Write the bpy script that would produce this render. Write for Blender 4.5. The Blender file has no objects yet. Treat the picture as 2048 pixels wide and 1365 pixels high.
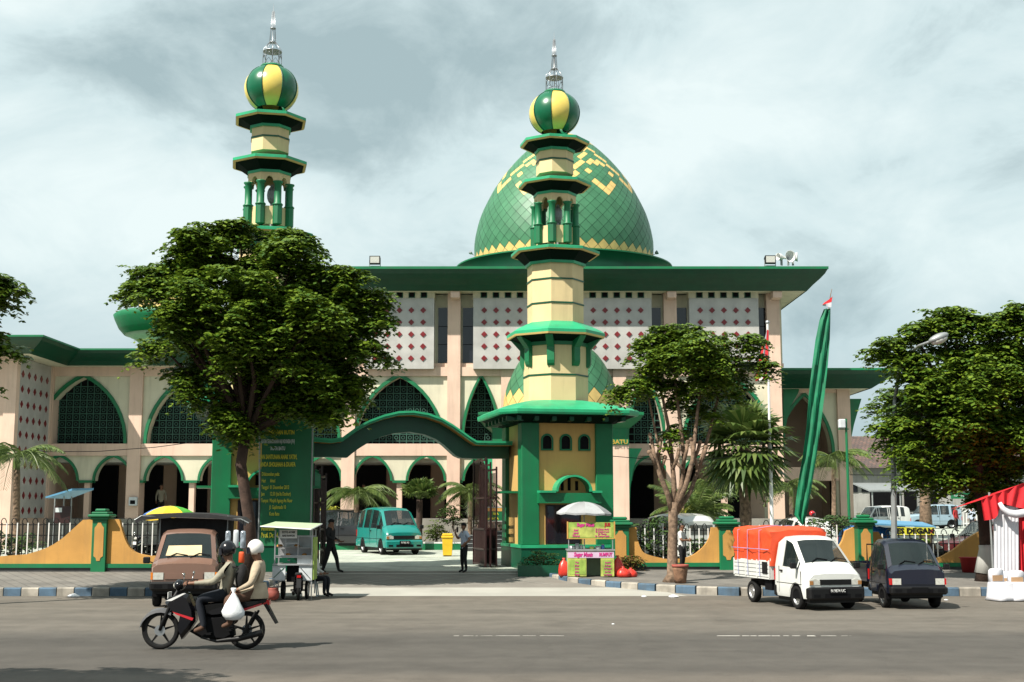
import bpy, math, random
from mathutils import Vector, Matrix
random.seed(7)
R = math.radians
scn = bpy.context.scene
COL = scn.collection
# ---------------------------------------------------------------- camera
FP = 2550.0; H = 2.2; PITCH = math.atan(337.5 / FP)
cam_d = bpy.data.cameras.new('camera'); cam = bpy.data.objects.new('camera', cam_d); COL.objects.link(cam)
cam_d.sensor_width = 36; cam_d.lens = 36 * FP / 2048; cam_d.clip_end = 6000; cam_d.clip_start = 0.1
cam.location = (0, 0, H); cam.rotation_euler = (math.pi / 2 + PITCH, 0, 0)
scn.camera = cam
# ---------------------------------------------------------------- light
SUN = Vector((0.62, 0.56, -1.0)).normalized()      # direction the light travels
sd = bpy.data.lights.new('sun', 'SUN'); so = bpy.data.objects.new('sun', sd); COL.objects.link(so)
sd.energy = 5.0; sd.angle = R(0.6); sd.color = (1.0, 0.94, 0.84)
so.rotation_euler = SUN.to_track_quat('-Z', 'Y').to_euler(); so.location = (-20, -20, 40)
world = bpy.data.worlds.new('World'); scn.world = world; world.use_nodes = True
nt = world.node_tree; N = nt.nodes; L = nt.links; N.clear()
out = N.new('ShaderNodeOutputWorld'); bg = N.new('ShaderNodeBackground'); bg.inputs[1].default_value = 0.05
sky = N.new('ShaderNodeTexSky'); sky.sky_type = 'NISHITA'; sky.sun_disc = False
sky.sun_elevation = math.asin(-SUN.z); sky.sun_rotation = math.atan2(-SUN.x, -SUN.y)
sky.air_density = 1.2; sky.dust_density = 1.5
tc = N.new('ShaderNodeTexCoord')
mp = N.new('ShaderNodeMapping'); mp.inputs['Scale'].default_value = (1.0, 1.0, 1.6); mp.inputs['Location'].default_value = (0.35, 0.0, 0.12)
L.new(tc.outputs['Generated'], mp.inputs[0])
n1 = N.new('ShaderNodeTexNoise'); n1.inputs['Scale'].default_value = 3.1; n1.inputs['Detail'].default_value = 7; n1.inputs['Roughness'].default_value = 0.58; n1.inputs['Distortion'].default_value = 0.25
L.new(mp.outputs[0], n1.inputs[0])
n2 = N.new('ShaderNodeTexNoise'); n2.inputs['Scale'].default_value = 8; n2.inputs['Detail'].default_value = 10; n2.inputs['Roughness'].default_value = 0.6; n2.inputs['Distortion'].default_value = 0.5
L.new(mp.outputs[0], n2.inputs[0])
def math_node(op, a, b=None, clamp=False):
    m = N.new('ShaderNodeMath'); m.operation = op; m.use_clamp = clamp
    for i, v in enumerate((a, b)):
        if v is None: continue
        if isinstance(v, (int, float)): m.inputs[i].default_value = v
        else: L.new(v, m.inputs[i])
    return m.outputs[0]
def sky_blob(d, w, h):      # a soft cloud bank round the direction d; w, h = its half-size (radians)
    mb_ = N.new('ShaderNodeMapping'); mb_.vector_type = 'POINT'
    mb_.inputs['Scale'].default_value = (1 / w, 1 / w, 1 / h)
    mb_.inputs['Location'].default_value = (-d[0] / w, -d[1] / w, -d[2] / h)
    L.new(tc.outputs['Generated'], mb_.inputs[0])
    g = N.new('ShaderNodeTexGradient'); g.gradient_type = 'QUADRATIC_SPHERE'; L.new(mb_.outputs[0], g.inputs[0])
    return g.outputs[0]
def dirpx(px, py):
    u = (px - 1024) / FP; v = (682.5 - py) / FP
    return Vector((u, math.cos(PITCH) - v * math.sin(PITCH), math.sin(PITCH) + v * math.cos(PITCH))).normalized()
base = math_node('ADD', n1.outputs[0], math_node('MULTIPLY', math_node('SUBTRACT', n2.outputs[0], 0.5), 0.85))
for (px, py, w, h, k) in ((760, 130, .34, .12, -.42), (180, 130, .16, .06, -.22), (1150, 60, .2, .09, -.2), (700, 300, .14, .06, -.25), (520, 420, .12, .05, .2), (1130, 420, .14, .06, .15), (1800, 320, .2, .06, -.2),
                          (1640, 650, .14, .05, -.25), (30, 20, .12, .08, .25), (150, 400, .3, .12, .22), (1400, 250, .22, .1, .25), (1950, 480, .2, .08, .2), (500, 640, .5, .04, -.12)):
    base = math_node('ADD', base, math_node('MULTIPLY', sky_blob(dirpx(px, py), w, h), k))
cr = N.new('ShaderNodeValToRGB'); L.new(base, cr.inputs[0])
e = cr.color_ramp.elements
e[0].position = 0.16; e[0].color = (0.40, 0.52, 0.54, 1)
e[1].position = 0.72; e[1].color = (0.86, 0.97, 0.96, 1)
x = cr.color_ramp.elements.new(0.30); x.color = (0.52, 0.645, 0.66, 1)
x = cr.color_ramp.elements.new(0.44); x.color = (0.68, 0.82, 0.83, 1)
sc10 = N.new('ShaderNodeVectorMath'); sc10.operation = 'SCALE'; sc10.inputs['Scale'].default_value = 10.7
L.new(cr.outputs[0], sc10.inputs[0])
# bluish air low down on the far horizon
sep = N.new('ShaderNodeSeparateXYZ'); L.new(tc.outputs['Generated'], sep.inputs[0])
lowf = math_node('SUBTRACT', 1.0, math_node('MULTIPLY', sep.outputs[2], 5.5), True)
mixl = N.new('ShaderNodeMix'); mixl.data_type = 'RGBA'; L.new(math_node('MULTIPLY', lowf, 0.75), mixl.inputs[0]); L.new(sc10.outputs[0], mixl.inputs[6]); mixl.inputs[7].default_value = (1.9, 3.3, 4.3, 1)
mix = N.new('ShaderNodeMix'); mix.data_type = 'RGBA'; mix.inputs[0].default_value = 0.90
L.new(sky.outputs[0], mix.inputs[6]); L.new(mixl.outputs[2], mix.inputs[7])
L.new(mix.outputs[2], bg.inputs[0]); L.new(bg.outputs[0], out.inputs[0])
scn.view_settings.view_transform = 'Standard'; scn.view_settings.look = 'None'; scn.view_settings.gamma = 1
scn.view_settings.exposure = 1.0; scn.view_settings.use_curve_mapping = False
# ---------------------------------------------------------------- helpers
def ray(px, py):
    u = (px - 1024) / FP; v = (682.5 - py) / FP
    return u, math.cos(PITCH) - v * math.sin(PITCH), math.sin(PITCH) + v * math.cos(PITCH)
def X(px, py, Y): a, b, c = ray(px, py); return Y * a / b
def Z(py, Y): a, b, c = ray(0, py); return H + Y * c / b
def G(y):      # height of the ground at distance y
    pts = ((-100, 0), (33.4, 0), (40, .33), (58, .45), (100, .85), (200, 1.3), (3000, 1.3))
    for (a, za), (b, zb) in zip(pts, pts[1:]):
        if y <= b: return za + (zb - za) * (y - a) / (b - a)
    return 1.3
def tag(o, label=None, cat=None, group=None, kind=None):
    if label: o['label'] = label
    if cat: o['category'] = cat
    if group: o['group'] = group
    if kind: o['kind'] = kind
    return o
def empty(name, loc, label=None, cat=None, group=None, rz=0, s=1):
    o = bpy.data.objects.new(name, None); COL.objects.link(o); o.location = loc; o.rotation_euler = (0, 0, rz)
    o.scale = (s, s, s); o.empty_display_size = .2
    return tag(o, label, cat, group)
def kids(o): return [c for c in list(COL.objects) if c.parent == o]
def copy_tree(o, parent=None):
    c = o.copy(); COL.objects.link(c); c.parent = parent
    for ch in kids(o): copy_tree(ch, c)
    return c
def place(o, loc, rz=0, label=None, s=None):
    o.location = loc; o.rotation_euler = (0, 0, rz)
    if label: o['label'] = label
    if s: o.scale = (s, s, s)
    return o
def bez(a, b, c, n=8):
    return [tuple((1-t)**2*a[i] + 2*(1-t)*t*b[i] + t*t*c[i] for i in range(len(a))) for t in [k / n for k in range(n + 1)]]
class MB:
    def __init__(s): s.v = []; s.f = []; s.m = []; s.sm = []; s.mi = 0; s.smooth = False; s.M = None
    def vert(s, p):
        p = Vector(p)
        if s.M is not None: p = s.M @ p
        s.v.append(p); return len(s.v) - 1
    def face(s, ids):
        s.f.append(ids); s.m.append(s.mi); s.sm.append(s.smooth)
    def poly(s, pts): s.face([s.vert(p) for p in pts]); return s
    def box(s, x0, x1, y0, y1, z0, z1):
        i = [s.vert(p) for p in ((x0,y0,z0),(x1,y0,z0),(x1,y1,z0),(x0,y1,z0),(x0,y0,z1),(x1,y0,z1),(x1,y1,z1),(x0,y1,z1))]
        for q in ((0,3,2,1),(4,5,6,7),(0,1,5,4),(1,2,6,5),(2,3,7,6),(3,0,4,7)): s.face([i[k] for k in q])
        return s
    def cbox(s, x0, x1, y0, y1, z0, z1, c=.03):   # chamfered box
        q = lambda k: [(x0+k,y0),(x1-k,y0),(x1,y0+k),(x1,y1-k),(x1-k,y1),(x0+k,y1),(x0,y1-k),(x0,y0+k)]
        q2 = lambda k, d: [(min(max(a, x0+d), x1-d), min(max(b, y0+d), y1-d)) for a, b in q(k)]
        loops = [(q2(c*1.6, c), z0), (q(c), z0+c), (q(c), z1-c), (q2(c*1.6, c), z1)]
        ids = [[s.vert((a, b, z)) for a, b in lp] for lp, z in loops]
        for A, B in zip(ids, ids[1:]):
            for k in range(8): s.face([A[k], A[(k+1)%8], B[(k+1)%8], B[k]])
        s.face(ids[0][::-1]); s.face(ids[-1]); return s
    def prism(s, pts, y0, y1, plane='xz'):        # polygon in a plane, extruded along the third axis
        def P(a, b, d): return (a, d, b) if plane == 'xz' else ((a, b, d) if plane == 'xy' else (d, a, b))
        A = [s.vert(P(a, b, y0)) for a, b in pts]; B = [s.vert(P(a, b, y1)) for a, b in pts]; n = len(pts)
        s.face(A); s.face(B[::-1])
        for k in range(n): s.face([A[k], B[k], B[(k+1)%n], A[(k+1)%n]])
        return s
    def strip(s, A, B):     # quads between two polylines of equal length
        a = [s.vert(p) for p in A]; b = [s.vert(p) for p in B]
        for k in range(len(a) - 1): s.face([a[k], a[k+1], b[k+1], b[k]])
        return s
    def loft(s, loops, closed=True, cap=True):
        ids = [[s.vert(p) for p in lp] for lp in loops]; n = len(loops[0])
        for A, B in zip(ids, ids[1:]):
            for k in range(n if closed else n - 1): s.face([A[k], A[(k+1)%n], B[(k+1)%n], B[k]])
        if cap: s.face(ids[0][::-1]); s.face(ids[-1])
        return s
    def lathe(s, prof, n=24, c=(0, 0, 0), ph=0, cap=True):
        loops = [[(c[0] + r*math.sin(2*math.pi*k/n+ph), c[1] - r*math.cos(2*math.pi*k/n+ph), c[2] + z) for k in range(n)] for r, z in prof]
        return s.loft(loops, True, cap)
    def tube(s, path, rad, n=8, cap=True):
        path = [Vector(p) for p in path]
        if not hasattr(rad, '__len__'): rad = [rad] * len(path)
        loops = []; ref = None
        for i, p in enumerate(path):
            d = (path[min(i+1, len(path)-1)] - path[max(i-1, 0)]).normalized()
            if ref is None:
                ref = Vector((0, 0, 1)) if abs(d.z) < .9 else Vector((1, 0, 0))
            u = d.cross(ref).normalized(); w = d.cross(u).normalized(); ref = -w if False else w.cross(d) * 0 + ref
            ref = (u.cross(d)).normalized()
            loops.append([p + (u*math.cos(2*math.pi*k/n) + ref*math.sin(2*math.pi*k/n)) * rad[i] for k in range(n)])
        return s.loft(loops, True, cap)
    def ell(s, c, r, n=12, m=8):
        if not hasattr(r, '__len__'): r = (r, r, r)
        loops = []
        for j in range(m + 1):
            a = -math.pi/2 + math.pi*j/m; q = max(math.cos(a), .02)
            loops.append([(c[0]+r[0]*q*math.cos(2*math.pi*k/n), c[1]+r[1]*q*math.sin(2*math.pi*k/n), c[2]+r[2]*math.sin(a)) for k in range(n)])
        return s.loft(loops)
    def build(s, name, mats, parent=None, world=False, smooth=None):
        me = bpy.data.meshes.new(name)
        off = parent.location if (world and parent is not None) else Vector((0, 0, 0))
        if world and parent is not None and parent.parent is not None: off = off + parent.parent.location
        me.from_pydata([tuple(p - off) for p in s.v], [], s.f)
        if not isinstance(mats, (list, tuple)): mats = [mats]
        for m in mats: me.materials.append(m)
        me.polygons.foreach_set('material_index', s.m)
        me.polygons.foreach_set('use_smooth', [(smooth if smooth is not None else q) for q in s.sm])
        me.update()
        o = bpy.data.objects.new(name, me); COL.objects.link(o); o.parent = parent
        return o
def bx(name, mats, parent, *b, world=False):
    m = MB()
    for k in range(0, len(b), 6): m.box(*b[k:k+6])
    return m.build(name, mats, parent, world)
# ---------------------------------------------------------------- materials
def mat(name, col, rough=.7, nz=0.12, ns=3.0, bump=0.0, bs=30, metal=0.0, spec=.4, dirt=0.0, coat=0, alpha=None, emit=None, trans=0.0):
    m = bpy.data.materials.new(name); m.use_nodes = True; t = m.node_tree; n = t.nodes; l = t.links
    p = n['Principled BSDF']; p.inputs['Roughness'].default_value = rough; p.inputs['Metallic'].default_value = metal
    p.inputs['Specular IOR Level'].default_value = spec; p.inputs['Coat Weight'].default_value = coat
    p.inputs['Coat Roughness'].default_value = .05
    if trans: p.inputs['Transmission Weight'].default_value = trans
    if emit: p.inputs['Emission Color'].default_value = (*emit[:3], 1); p.inputs['Emission Strength'].default_value = emit[3]
    if alpha is not None: p.inputs['Alpha'].default_value = alpha
    g = n.new('ShaderNodeTexCoord'); a = n.new('ShaderNodeTexNoise'); a.inputs['Scale'].default_value = ns; a.inputs['Detail'].default_value = 5
    l.new(g.outputs['Object'], a.inputs[0])
    mx = n.new('ShaderNodeMix'); mx.data_type = 'RGBA'
    mr = n.new('ShaderNodeMapRange'); mr.inputs[1].default_value = .3; mr.inputs[2].default_value = .7; l.new(a.outputs[0], mr.inputs[0]); l.new(mr.outputs[0], mx.inputs[0])
    c = Vector(col) * .76
    mx.inputs[6].default_value = (*(c * (1 - nz)), 1); mx.inputs[7].default_value = (*[min(1, q * (1 + nz)) for q in c], 1)
    last = mx.outputs[2]
    if dirt:      # rain streaks and grime, long in z
        mpn = n.new('ShaderNodeMapping'); mpn.inputs['Scale'].default_value = (2.2, 2.2, .22); l.new(g.outputs['Object'], mpn.inputs[0])
        b = n.new('ShaderNodeTexNoise'); b.inputs['Scale'].default_value = 1.6; b.inputs['Detail'].default_value = 8; b.inputs['Roughness'].default_value = .65; l.new(mpn.outputs[0], b.inputs[0])
        r2 = n.new('ShaderNodeMapRange'); r2.inputs[1].default_value = .5; r2.inputs[2].default_value = .8; r2.inputs[3].default_value = 0; r2.inputs[4].default_value = dirt; l.new(b.outputs[0], r2.inputs[0])
        m2 = n.new('ShaderNodeMix'); m2.data_type = 'RGBA'; l.new(r2.outputs[0], m2.inputs[0]); l.new(last, m2.inputs[6]); m2.inputs[7].default_value = (*(c * .35 + Vector((.03, .03, .025))), 1)
        last = m2.outputs[2]
    l.new(last, p.inputs['Base Color'])
    if bump:
        b = n.new('ShaderNodeTexNoise'); b.inputs['Scale'].default_value = bs; b.inputs['Detail'].default_value = 6; l.new(g.outputs['Object'], b.inputs[0])
        bb = n.new('ShaderNodeBump'); bb.inputs['Strength'].default_value = bump; bb.inputs['Distance'].default_value = .02; l.new(b.outputs[0], bb.inputs['Height']); l.new(bb.outputs[0], p.inputs['Normal'])
    return m
MT = {}
def mk(name, *a, **k): MT[name] = mat(name, *a, **k); return MT[name]
mk('green', (.0, .155, .055), .5, .12, 1.5, dirt=.55, spec=.45)
mk('green_roof', (.02, .35, .16), .45, .18, 1.2, dirt=.5)
mk('green_dark', (.0, .075, .035), .4, .15, 1.5, dirt=.3)
mk('cream', (.66, .62, .47), .8, .08, 1.0, .15, 40, dirt=.42)
mk('pink', (.72, .52, .41), .8, .08, 1.0, .15, 40, dirt=.42)
mk('yellow', (.70, .47, .17), .7, .07, 1.0, .15, 40, dirt=.25)
mk('ochre', (.56, .29, .07), .75, .14, 1.2, .2, 30, dirt=.5)
mk('shaft', (.74, .58, .31), .7, .08, 1.0, .1, 40, dirt=.4)
mk('marble', (.47, .46, .44), .35, .12, 1.6, dirt=.2)
mk('red_tile', (.19, .018, .022), .3, .2, 5)
mk('black', (.004, .004, .005), .7, .3, 4, spec=.12)
mk('dark_glass', (.012, .014, .02), .06, .1, 2, spec=.6)
mk('dome_green', (.045, .18, .085), .48, .16, 1.3, spec=.5)
mk('dome_gold', (.72, .50, .17), .5, .12, 2, spec=.5)
mk('grout', (.01, .05, .03), .7)
mk('ball_green', (.0, .12, .05), .3, .08, 2, spec=.5)
mk('ball_gold', (.78, .60, .13), .28, .08, 2, spec=.5)
mk('steel', (.42, .44, .46), .35, .1, 5, metal=.8)
mk('galv', (.32, .34, .34), .5, .15, 5, metal=.4)
mk('concrete', (.26, .25, .22), .9, .18, 2, .3, 40, dirt=.4)
mk('stone_dark', (.045, .045, .045), .35, .3, 3)
mk('white', (.78, .78, .76), .45, .05, 3)
mk('offwhite', (.62, .62, .58), .7, .1, 2, dirt=.3)
mk('maroon', (.028, .008, .008), .4, .2, 4)
mk('rubber', (.009, .009, .009), .85, .2, 8, spec=.2)
mk('plastic_black', (.006, .006, .0065), .5, .15, 6, spec=.25)
mk('chrome', (.6, .6, .6), .18, .05, 5, metal=1)
mk('rim', (.5, .5, .5), .35, .1, 8, metal=.7)
mk('lamp_glass', (.55, .55, .5), .1, .15, 20, spec=.8)
mk('amber', (.7, .2, .02), .2); mk('red_lamp', (.5, .01, .01), .2)
mk('bark', (.20, .135, .09), .95, .55, 9, .9, 25, dirt=.6)
mk('bark_dark', (.06, .035, .025), .95, .35, 6, .6, 25)
mk('skin', (.22, .105, .06), .55, .1, 8); mk('hair', (.008, .007, .006), .5)
mk('silver_dark', (.30, .31, .32), .4)
def leafmat(name, col, col2, tr=.25):
    m = bpy.data.materials.new(name); m.use_nodes = True; t = m.node_tree; n = t.nodes; l = t.links
    p = n['Principled BSDF']; p.inputs['Roughness'].default_value = .42; p.inputs['Specular IOR Level'].default_value = .35
    g = n.new('ShaderNodeNewGeometry'); mx = n.new('ShaderNodeMix'); mx.data_type = 'RGBA'
    l.new(g.outputs['Random Per Island'], mx.inputs[0]); mx.inputs[6].default_value = (*col, 1); mx.inputs[7].default_value = (*col2, 1)
    l.new(mx.outputs[2], p.inputs['Base Color'])
    tb = n.new('ShaderNodeBsdfTranslucent'); l.new(mx.outputs[2], tb.inputs[0])
    ms = n.new('ShaderNodeMixShader'); ms.inputs[0].default_value = tr
    l.new(p.outputs[0], ms.inputs[1]); l.new(tb.outputs[0], ms.inputs[2]); l.new(ms.outputs[0], n['Material Output'].inputs[0])
    MT[name] = m; return m
leafmat('leaf', (.030, .075, .008), (.125, .185, .014), .2)
leafmat('leaf_dark', (.02, .045, .010), (.045, .085, .015), .15)
leafmat('leaf_palm', (.04, .08, .015), (.12, .16, .04))
leafmat('leaf_yellow', (.16, .20, .02), (.38, .36, .05))
leafmat('leaf_red', (.12, .03, .02), (.10, .13, .02))
def brickmat(name, c1, c2, mortar, sw, sh, scale=1.0, rough=.85, ms=.012, rot=(0, 0, 0), off=.5, bias=0):
    m = bpy.data.materials.new(name); m.use_nodes = True; t = m.node_tree; n = t.nodes; l = t.links
    p = n['Principled BSDF']; p.inputs['Roughness'].default_value = rough
    g = n.new('ShaderNodeTexCoord'); mp = n.new('ShaderNodeMapping'); mp.inputs['Rotation'].default_value = rot; l.new(g.outputs['Object'], mp.inputs[0])
    b = n.new('ShaderNodeTexBrick'); l.new(mp.outputs[0], b.inputs[0]); b.offset = off
    b.inputs['Color1'].default_value = (*c1, 1); b.inputs['Color2'].default_value = (*c2, 1); b.inputs['Mortar'].default_value = (*mortar, 1)
    b.inputs['Scale'].default_value = scale; b.inputs['Mortar Size'].default_value = ms; b.inputs['Brick Width'].default_value = sw; b.inputs['Row Height'].default_value = sh
    nn = n.new('ShaderNodeTexNoise'); nn.inputs['Scale'].default_value = .9; nn.inputs['Detail'].default_value = 8; l.new(g.outputs['Object'], nn.inputs[0])
    mr = n.new('ShaderNodeMapRange'); mr.inputs[1].default_value = .3; mr.inputs[2].default_value = .7; mr.inputs[3].default_value = .72; mr.inputs[4].default_value = 1.15; l.new(nn.outputs[0], mr.inputs[0])
    vm = n.new('ShaderNodeVectorMath'); vm.operation = 'SCALE'; l.new(b.outputs[0], vm.inputs[0]); l.new(mr.outputs[0], vm.inputs['Scale'])
    l.new(vm.outputs[0], p.inputs['Base Color'])
    MT[name] = m; return m
brickmat('paving', (.37, .40, .34), (.30, .33, .28), (.16, .17, .15), .6, .3, 1, .8, .012, (0, 0, R(45)))
brickmat('sidewalk', (.14, .13, .115), (.115, .107, .095), (.05, .047, .04), .9, .3, 1, .9, .012, (0, 0, R(60)))
brickmat('tiles_roof', (.12, .07, .055), (.07, .05, .045), (.02, .02, .02), .35, .45, 1, .9, .03)
# ================================================================ SETTING
def road_material():
    m = bpy.data.materials.new('asphalt'); m.use_nodes = True; t = m.node_tree; n = t.nodes; l = t.links
    p = n['Principled BSDF']; p.inputs['Roughness'].default_value = .85; p.inputs['Specular IOR Level'].default_value = .3
    g = n.new('ShaderNodeTexCoord'); s = n.new('ShaderNodeSeparateXYZ'); l.new(g.outputs['Object'], s.inputs[0])
    nz = n.new('ShaderNodeTexNoise'); nz.inputs['Scale'].default_value = .35; nz.inputs['Detail'].default_value = 6; l.new(g.outputs['Object'], nz.inputs[0])
    ad = n.new('ShaderNodeMath'); ad.operation = 'MULTIPLY_ADD'; l.new(nz.outputs[0], ad.inputs[0]); ad.inputs[1].default_value = 1.0; l.new(s.outputs[1], ad.inputs[2])
    mr = n.new('ShaderNodeMapRange'); mr.inputs[1].default_value = 14; mr.inputs[2].default_value = 38; l.new(ad.outputs[0], mr.inputs[0])
    cr = n.new('ShaderNodeValToRGB'); l.new(mr.outputs[0], cr.inputs[0]); q = cr.color_ramp.elements
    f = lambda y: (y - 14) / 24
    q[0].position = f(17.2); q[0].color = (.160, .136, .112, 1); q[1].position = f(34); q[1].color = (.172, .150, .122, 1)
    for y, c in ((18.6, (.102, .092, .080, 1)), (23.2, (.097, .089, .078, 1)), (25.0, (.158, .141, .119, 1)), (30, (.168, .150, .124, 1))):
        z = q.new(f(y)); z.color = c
    # long worn wheel paths and patches along the road
    mp = n.new('ShaderNodeMapping'); mp.inputs['Scale'].default_value = (.06, .9, 1); l.new(g.outputs['Object'], mp.inputs[0])
    n3 = n.new('ShaderNodeTexNoise'); n3.inputs['Scale'].default_value = 1.0; n3.inputs['Detail'].default_value = 6; l.new(mp.outputs[0], n3.inputs[0])
    n4 = n.new('ShaderNodeTexNoise'); n4.inputs['Scale'].default_value = 55; n4.inputs['Detail'].default_value = 3; l.new(g.outputs['Object'], n4.inputs[0])
    a3 = n.new('ShaderNodeMapRange'); a3.inputs[1].default_value = .3; a3.inputs[2].default_value = .7; a3.inputs[3].default_value = .86; a3.inputs[4].default_value = 1.13; l.new(n3.outputs[0], a3.inputs[0])
    a4 = n.new('ShaderNodeMapRange'); a4.inputs[1].default_value = .3; a4.inputs[2].default_value = .7; a4.inputs[3].default_value = .8; a4.inputs[4].default_value = 1.2; l.new(n4.outputs[0], a4.inputs[0])
    mu = n.new('ShaderNodeMath'); mu.operation = 'MULTIPLY'; l.new(a3.outputs[0], mu.inputs[0]); l.new(a4.outputs[0], mu.inputs[1])
    vm = n.new('ShaderNodeVectorMath'); vm.operation = 'SCALE'; l.new(cr.outputs[0], vm.inputs[0]); m7 = n.new('ShaderNodeMath'); m7.operation = 'MULTIPLY'; m7.inputs[1].default_value = .62; l.new(mu.outputs[0], m7.inputs[0]); l.new(m7.outputs[0], vm.inputs['Scale'])
    l.new(vm.outputs[0], p.inputs['Base Color'])
    n5 = n.new('ShaderNodeTexNoise'); n5.inputs['Scale'].default_value = 1.7; n5.inputs['Detail'].default_value = 9; n5.inputs['Roughness'].default_value = .65; l.new(g.outputs['Object'], n5.inputs[0])
    a5 = n.new('ShaderNodeMapRange'); a5.inputs[1].default_value = .3; a5.inputs[2].default_value = .7; a5.inputs[3].default_value = .84; a5.inputs[4].default_value = 1.14; l.new(n5.outputs[0], a5.inputs[0])
    n6 = n.new('ShaderNodeTexNoise'); n6.inputs['Scale'].default_value = .55; n6.inputs['Detail'].default_value = 8; l.new(g.outputs['Object'], n6.inputs[0])
    a6 = n.new('ShaderNodeMapRange'); a6.inputs[1].default_value = .56; a6.inputs[2].default_value = .66; a6.inputs[3].default_value = 1; a6.inputs[4].default_value = .84; l.new(n6.outputs[0], a6.inputs[0])
    vo = n.new('ShaderNodeTexVoronoi'); vo.feature = 'DISTANCE_TO_EDGE'; vo.inputs['Scale'].default_value = .33
    wv = n.new('ShaderNodeVectorMath'); wv.operation = 'MULTIPLY_ADD'; l.new(n5.outputs[1], wv.inputs[0]); wv.inputs[1].default_value = (1.3, 1.3, 0); l.new(g.outputs['Object'], wv.inputs[2]); l.new(wv.outputs[0], vo.inputs[0])
    a8 = n.new('ShaderNodeMapRange'); a8.inputs[1].default_value = .002; a8.inputs[2].default_value = .008; a8.inputs[3].default_value = .86; a8.inputs[4].default_value = 1; l.new(vo.outputs[0], a8.inputs[0])
    pr_ = mu.outputs[0]
    for q_ in (a5, a6, a8):
        k_ = n.new('ShaderNodeMath'); k_.operation = 'MULTIPLY'; l.new(pr_, k_.inputs[0]); l.new(q_.outputs[0], k_.inputs[1]); pr_ = k_.outputs[0]
    l.new(pr_, m7.inputs[0])
    bb = n.new('ShaderNodeBump'); bb.inputs['Strength'].default_value = .4; bb.inputs['Distance'].default_value = .01; l.new(n4.outputs[0], bb.inputs['Height']); l.new(bb.outputs[0], p.inputs['Normal'])
    return m
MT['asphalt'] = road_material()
mk('apron', (.20, .185, .16), .85, .15, .9, .3, 40)
mk('apron_light', (.36, .35, .31), .85, .1, .9, .3, 40)
mk('earth', (.09, .085, .05), .95, .3, .5, .3, 10)
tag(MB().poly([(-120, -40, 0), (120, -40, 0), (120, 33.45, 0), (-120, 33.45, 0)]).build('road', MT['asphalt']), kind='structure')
# driveway apron between the two kerbs
m = MB()
m.strip([(-9.5, 33.45, .0), (-9.5, 36, G(36)), (-9.5, 40, G(40)-.002)], [(6.5, 33.45, .0), (6.5, 36, G(36)), (6.5, 40, G(40)-.002)])
tag(m.build('driveway', MT['apron']), kind='structure')
m = MB(); m.poly([(-6.6, 33.3, .004), (4.5, 33.3, .004), (3.6, 35.3, G(35.3)+.006), (-6.6, 35.3, G(35.3)+.006)])
m.poly([(-6.6, 38.95, G(38.95)+.005), (1.0, 38.95, G(38.95)+.005), (1.0, 39.2, G(39.2)+.005), (-6.6, 39.2, G(39.2)+.005)])
m.poly([(-6.6, 39.75, G(39.75)+.005), (1.0, 39.75, G(39.75)+.005), (1.0, 40.0, G(40)+.005), (-6.6, 40.0, G(40)+.005)])
# chevron joints in the apron
for k in range(5):
    x0 = -5.6 + k * 1.5
    for s_ in (-1, 1):
        a = (x0, 38.7); b = (x0 + s_ * 2.2, 36.0)
        m.poly([(a[0], a[1], G(a[1])+.007), (a[0]+.05, a[1], G(a[1])+.007), (b[0]+.05, b[1], G(b[1])+.007), (b[0], b[1], G(b[1])+.007)])
tag(m.build('concrete_strip', MT['apron_light']), kind='structure')
ys = [40, 46, 52, 58, 70, 85, 100, 150, 200]
tag(MB().strip([(-140, y, G(y)) for y in ys], [(140, y, G(y)) for y in ys]).build('plaza_paving', MT['paving']), kind='structure')
tag(MB().strip([(-2500, y, G(y)-.004) for y in (200, 3000)], [(2500, y, G(y)-.004) for y in (200, 3000)]).build('ground', MT['earth']), kind='structure')
SW = lambda y: .2 + (y - 33.4) * .026
# pavements
def sidewalk(front, name='sidewalk'):
    m = MB(); m.strip([(x, y, SW(y)) for x, y in front], [(x, 40.4, SW(40.4)) for x, y in front])
    return tag(m.build(name, MT['sidewalk']), kind='structure')
LK = [(-60, 33.5), (-8.2, 33.5), (-7.6, 33.7), (-7.1, 34.4), (-6.8, 36), (-6.7, 40)]
RK = [(1.15, 38.6), (1.6, 37.2), (2.2, 36.2), (3.0, 35.3), (3.9, 34.5), (4.8, 33.95), (5.8, 33.55), (7.0, 33.5), (60, 33.5)]
sidewalk(LK); sidewalk(RK)
def resample(P, d):
    out_ = [Vector(P[0])]; acc = 0
    for a, b in zip(P, P[1:]):
        a = Vector(a); b = Vector(b); l = (b - a).length; t = d - acc
        while t <= l: out_.append(a + (b - a) * t / l); t += d
        acc = (acc + l) % d
    return out_
mk('kerb_blue', (.075, .13, .19), .85, .3, 3, .3, 30, dirt=1.0); mk('kerb_white', (.36, .33, .28), .85, .3, 3, .3, 30, dirt=1.0)
def kerb(P, step):
    m = MB(); pts = resample(P, step)
    for k in range(len(pts) - 1):
        a, b = pts[k], pts[k + 1]; d = (b - a).normalized(); a = a + d * .012; b = b - d * .012
        nrm = Vector((d.y, -d.x)) * .16; h = SW((a.y + b.y) / 2) + .012; m.mi = k % 2
        j = random.uniform(-.006, .006)
        q = [a + nrm, b + nrm, b, a]
        lo = [m.vert((p.x, p.y, -.1)) for p in q]; mid = [m.vert((p.x, p.y, h - .03 + j)) for p in q]
        q2 = [a + nrm * .85, b + nrm * .85, b, a]; hi = [m.vert((p.x, p.y, h + j)) for p in q2]
        for A, B in ((lo, mid), (mid, hi)):
            for i in range(4): m.face([A[i], A[(i+1)%4], B[(i+1)%4], B[i]])
        m.face(hi)
    return tag(m.build('kerb', [MT['kerb_blue'], MT['kerb_white']]), kind='structure')
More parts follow.
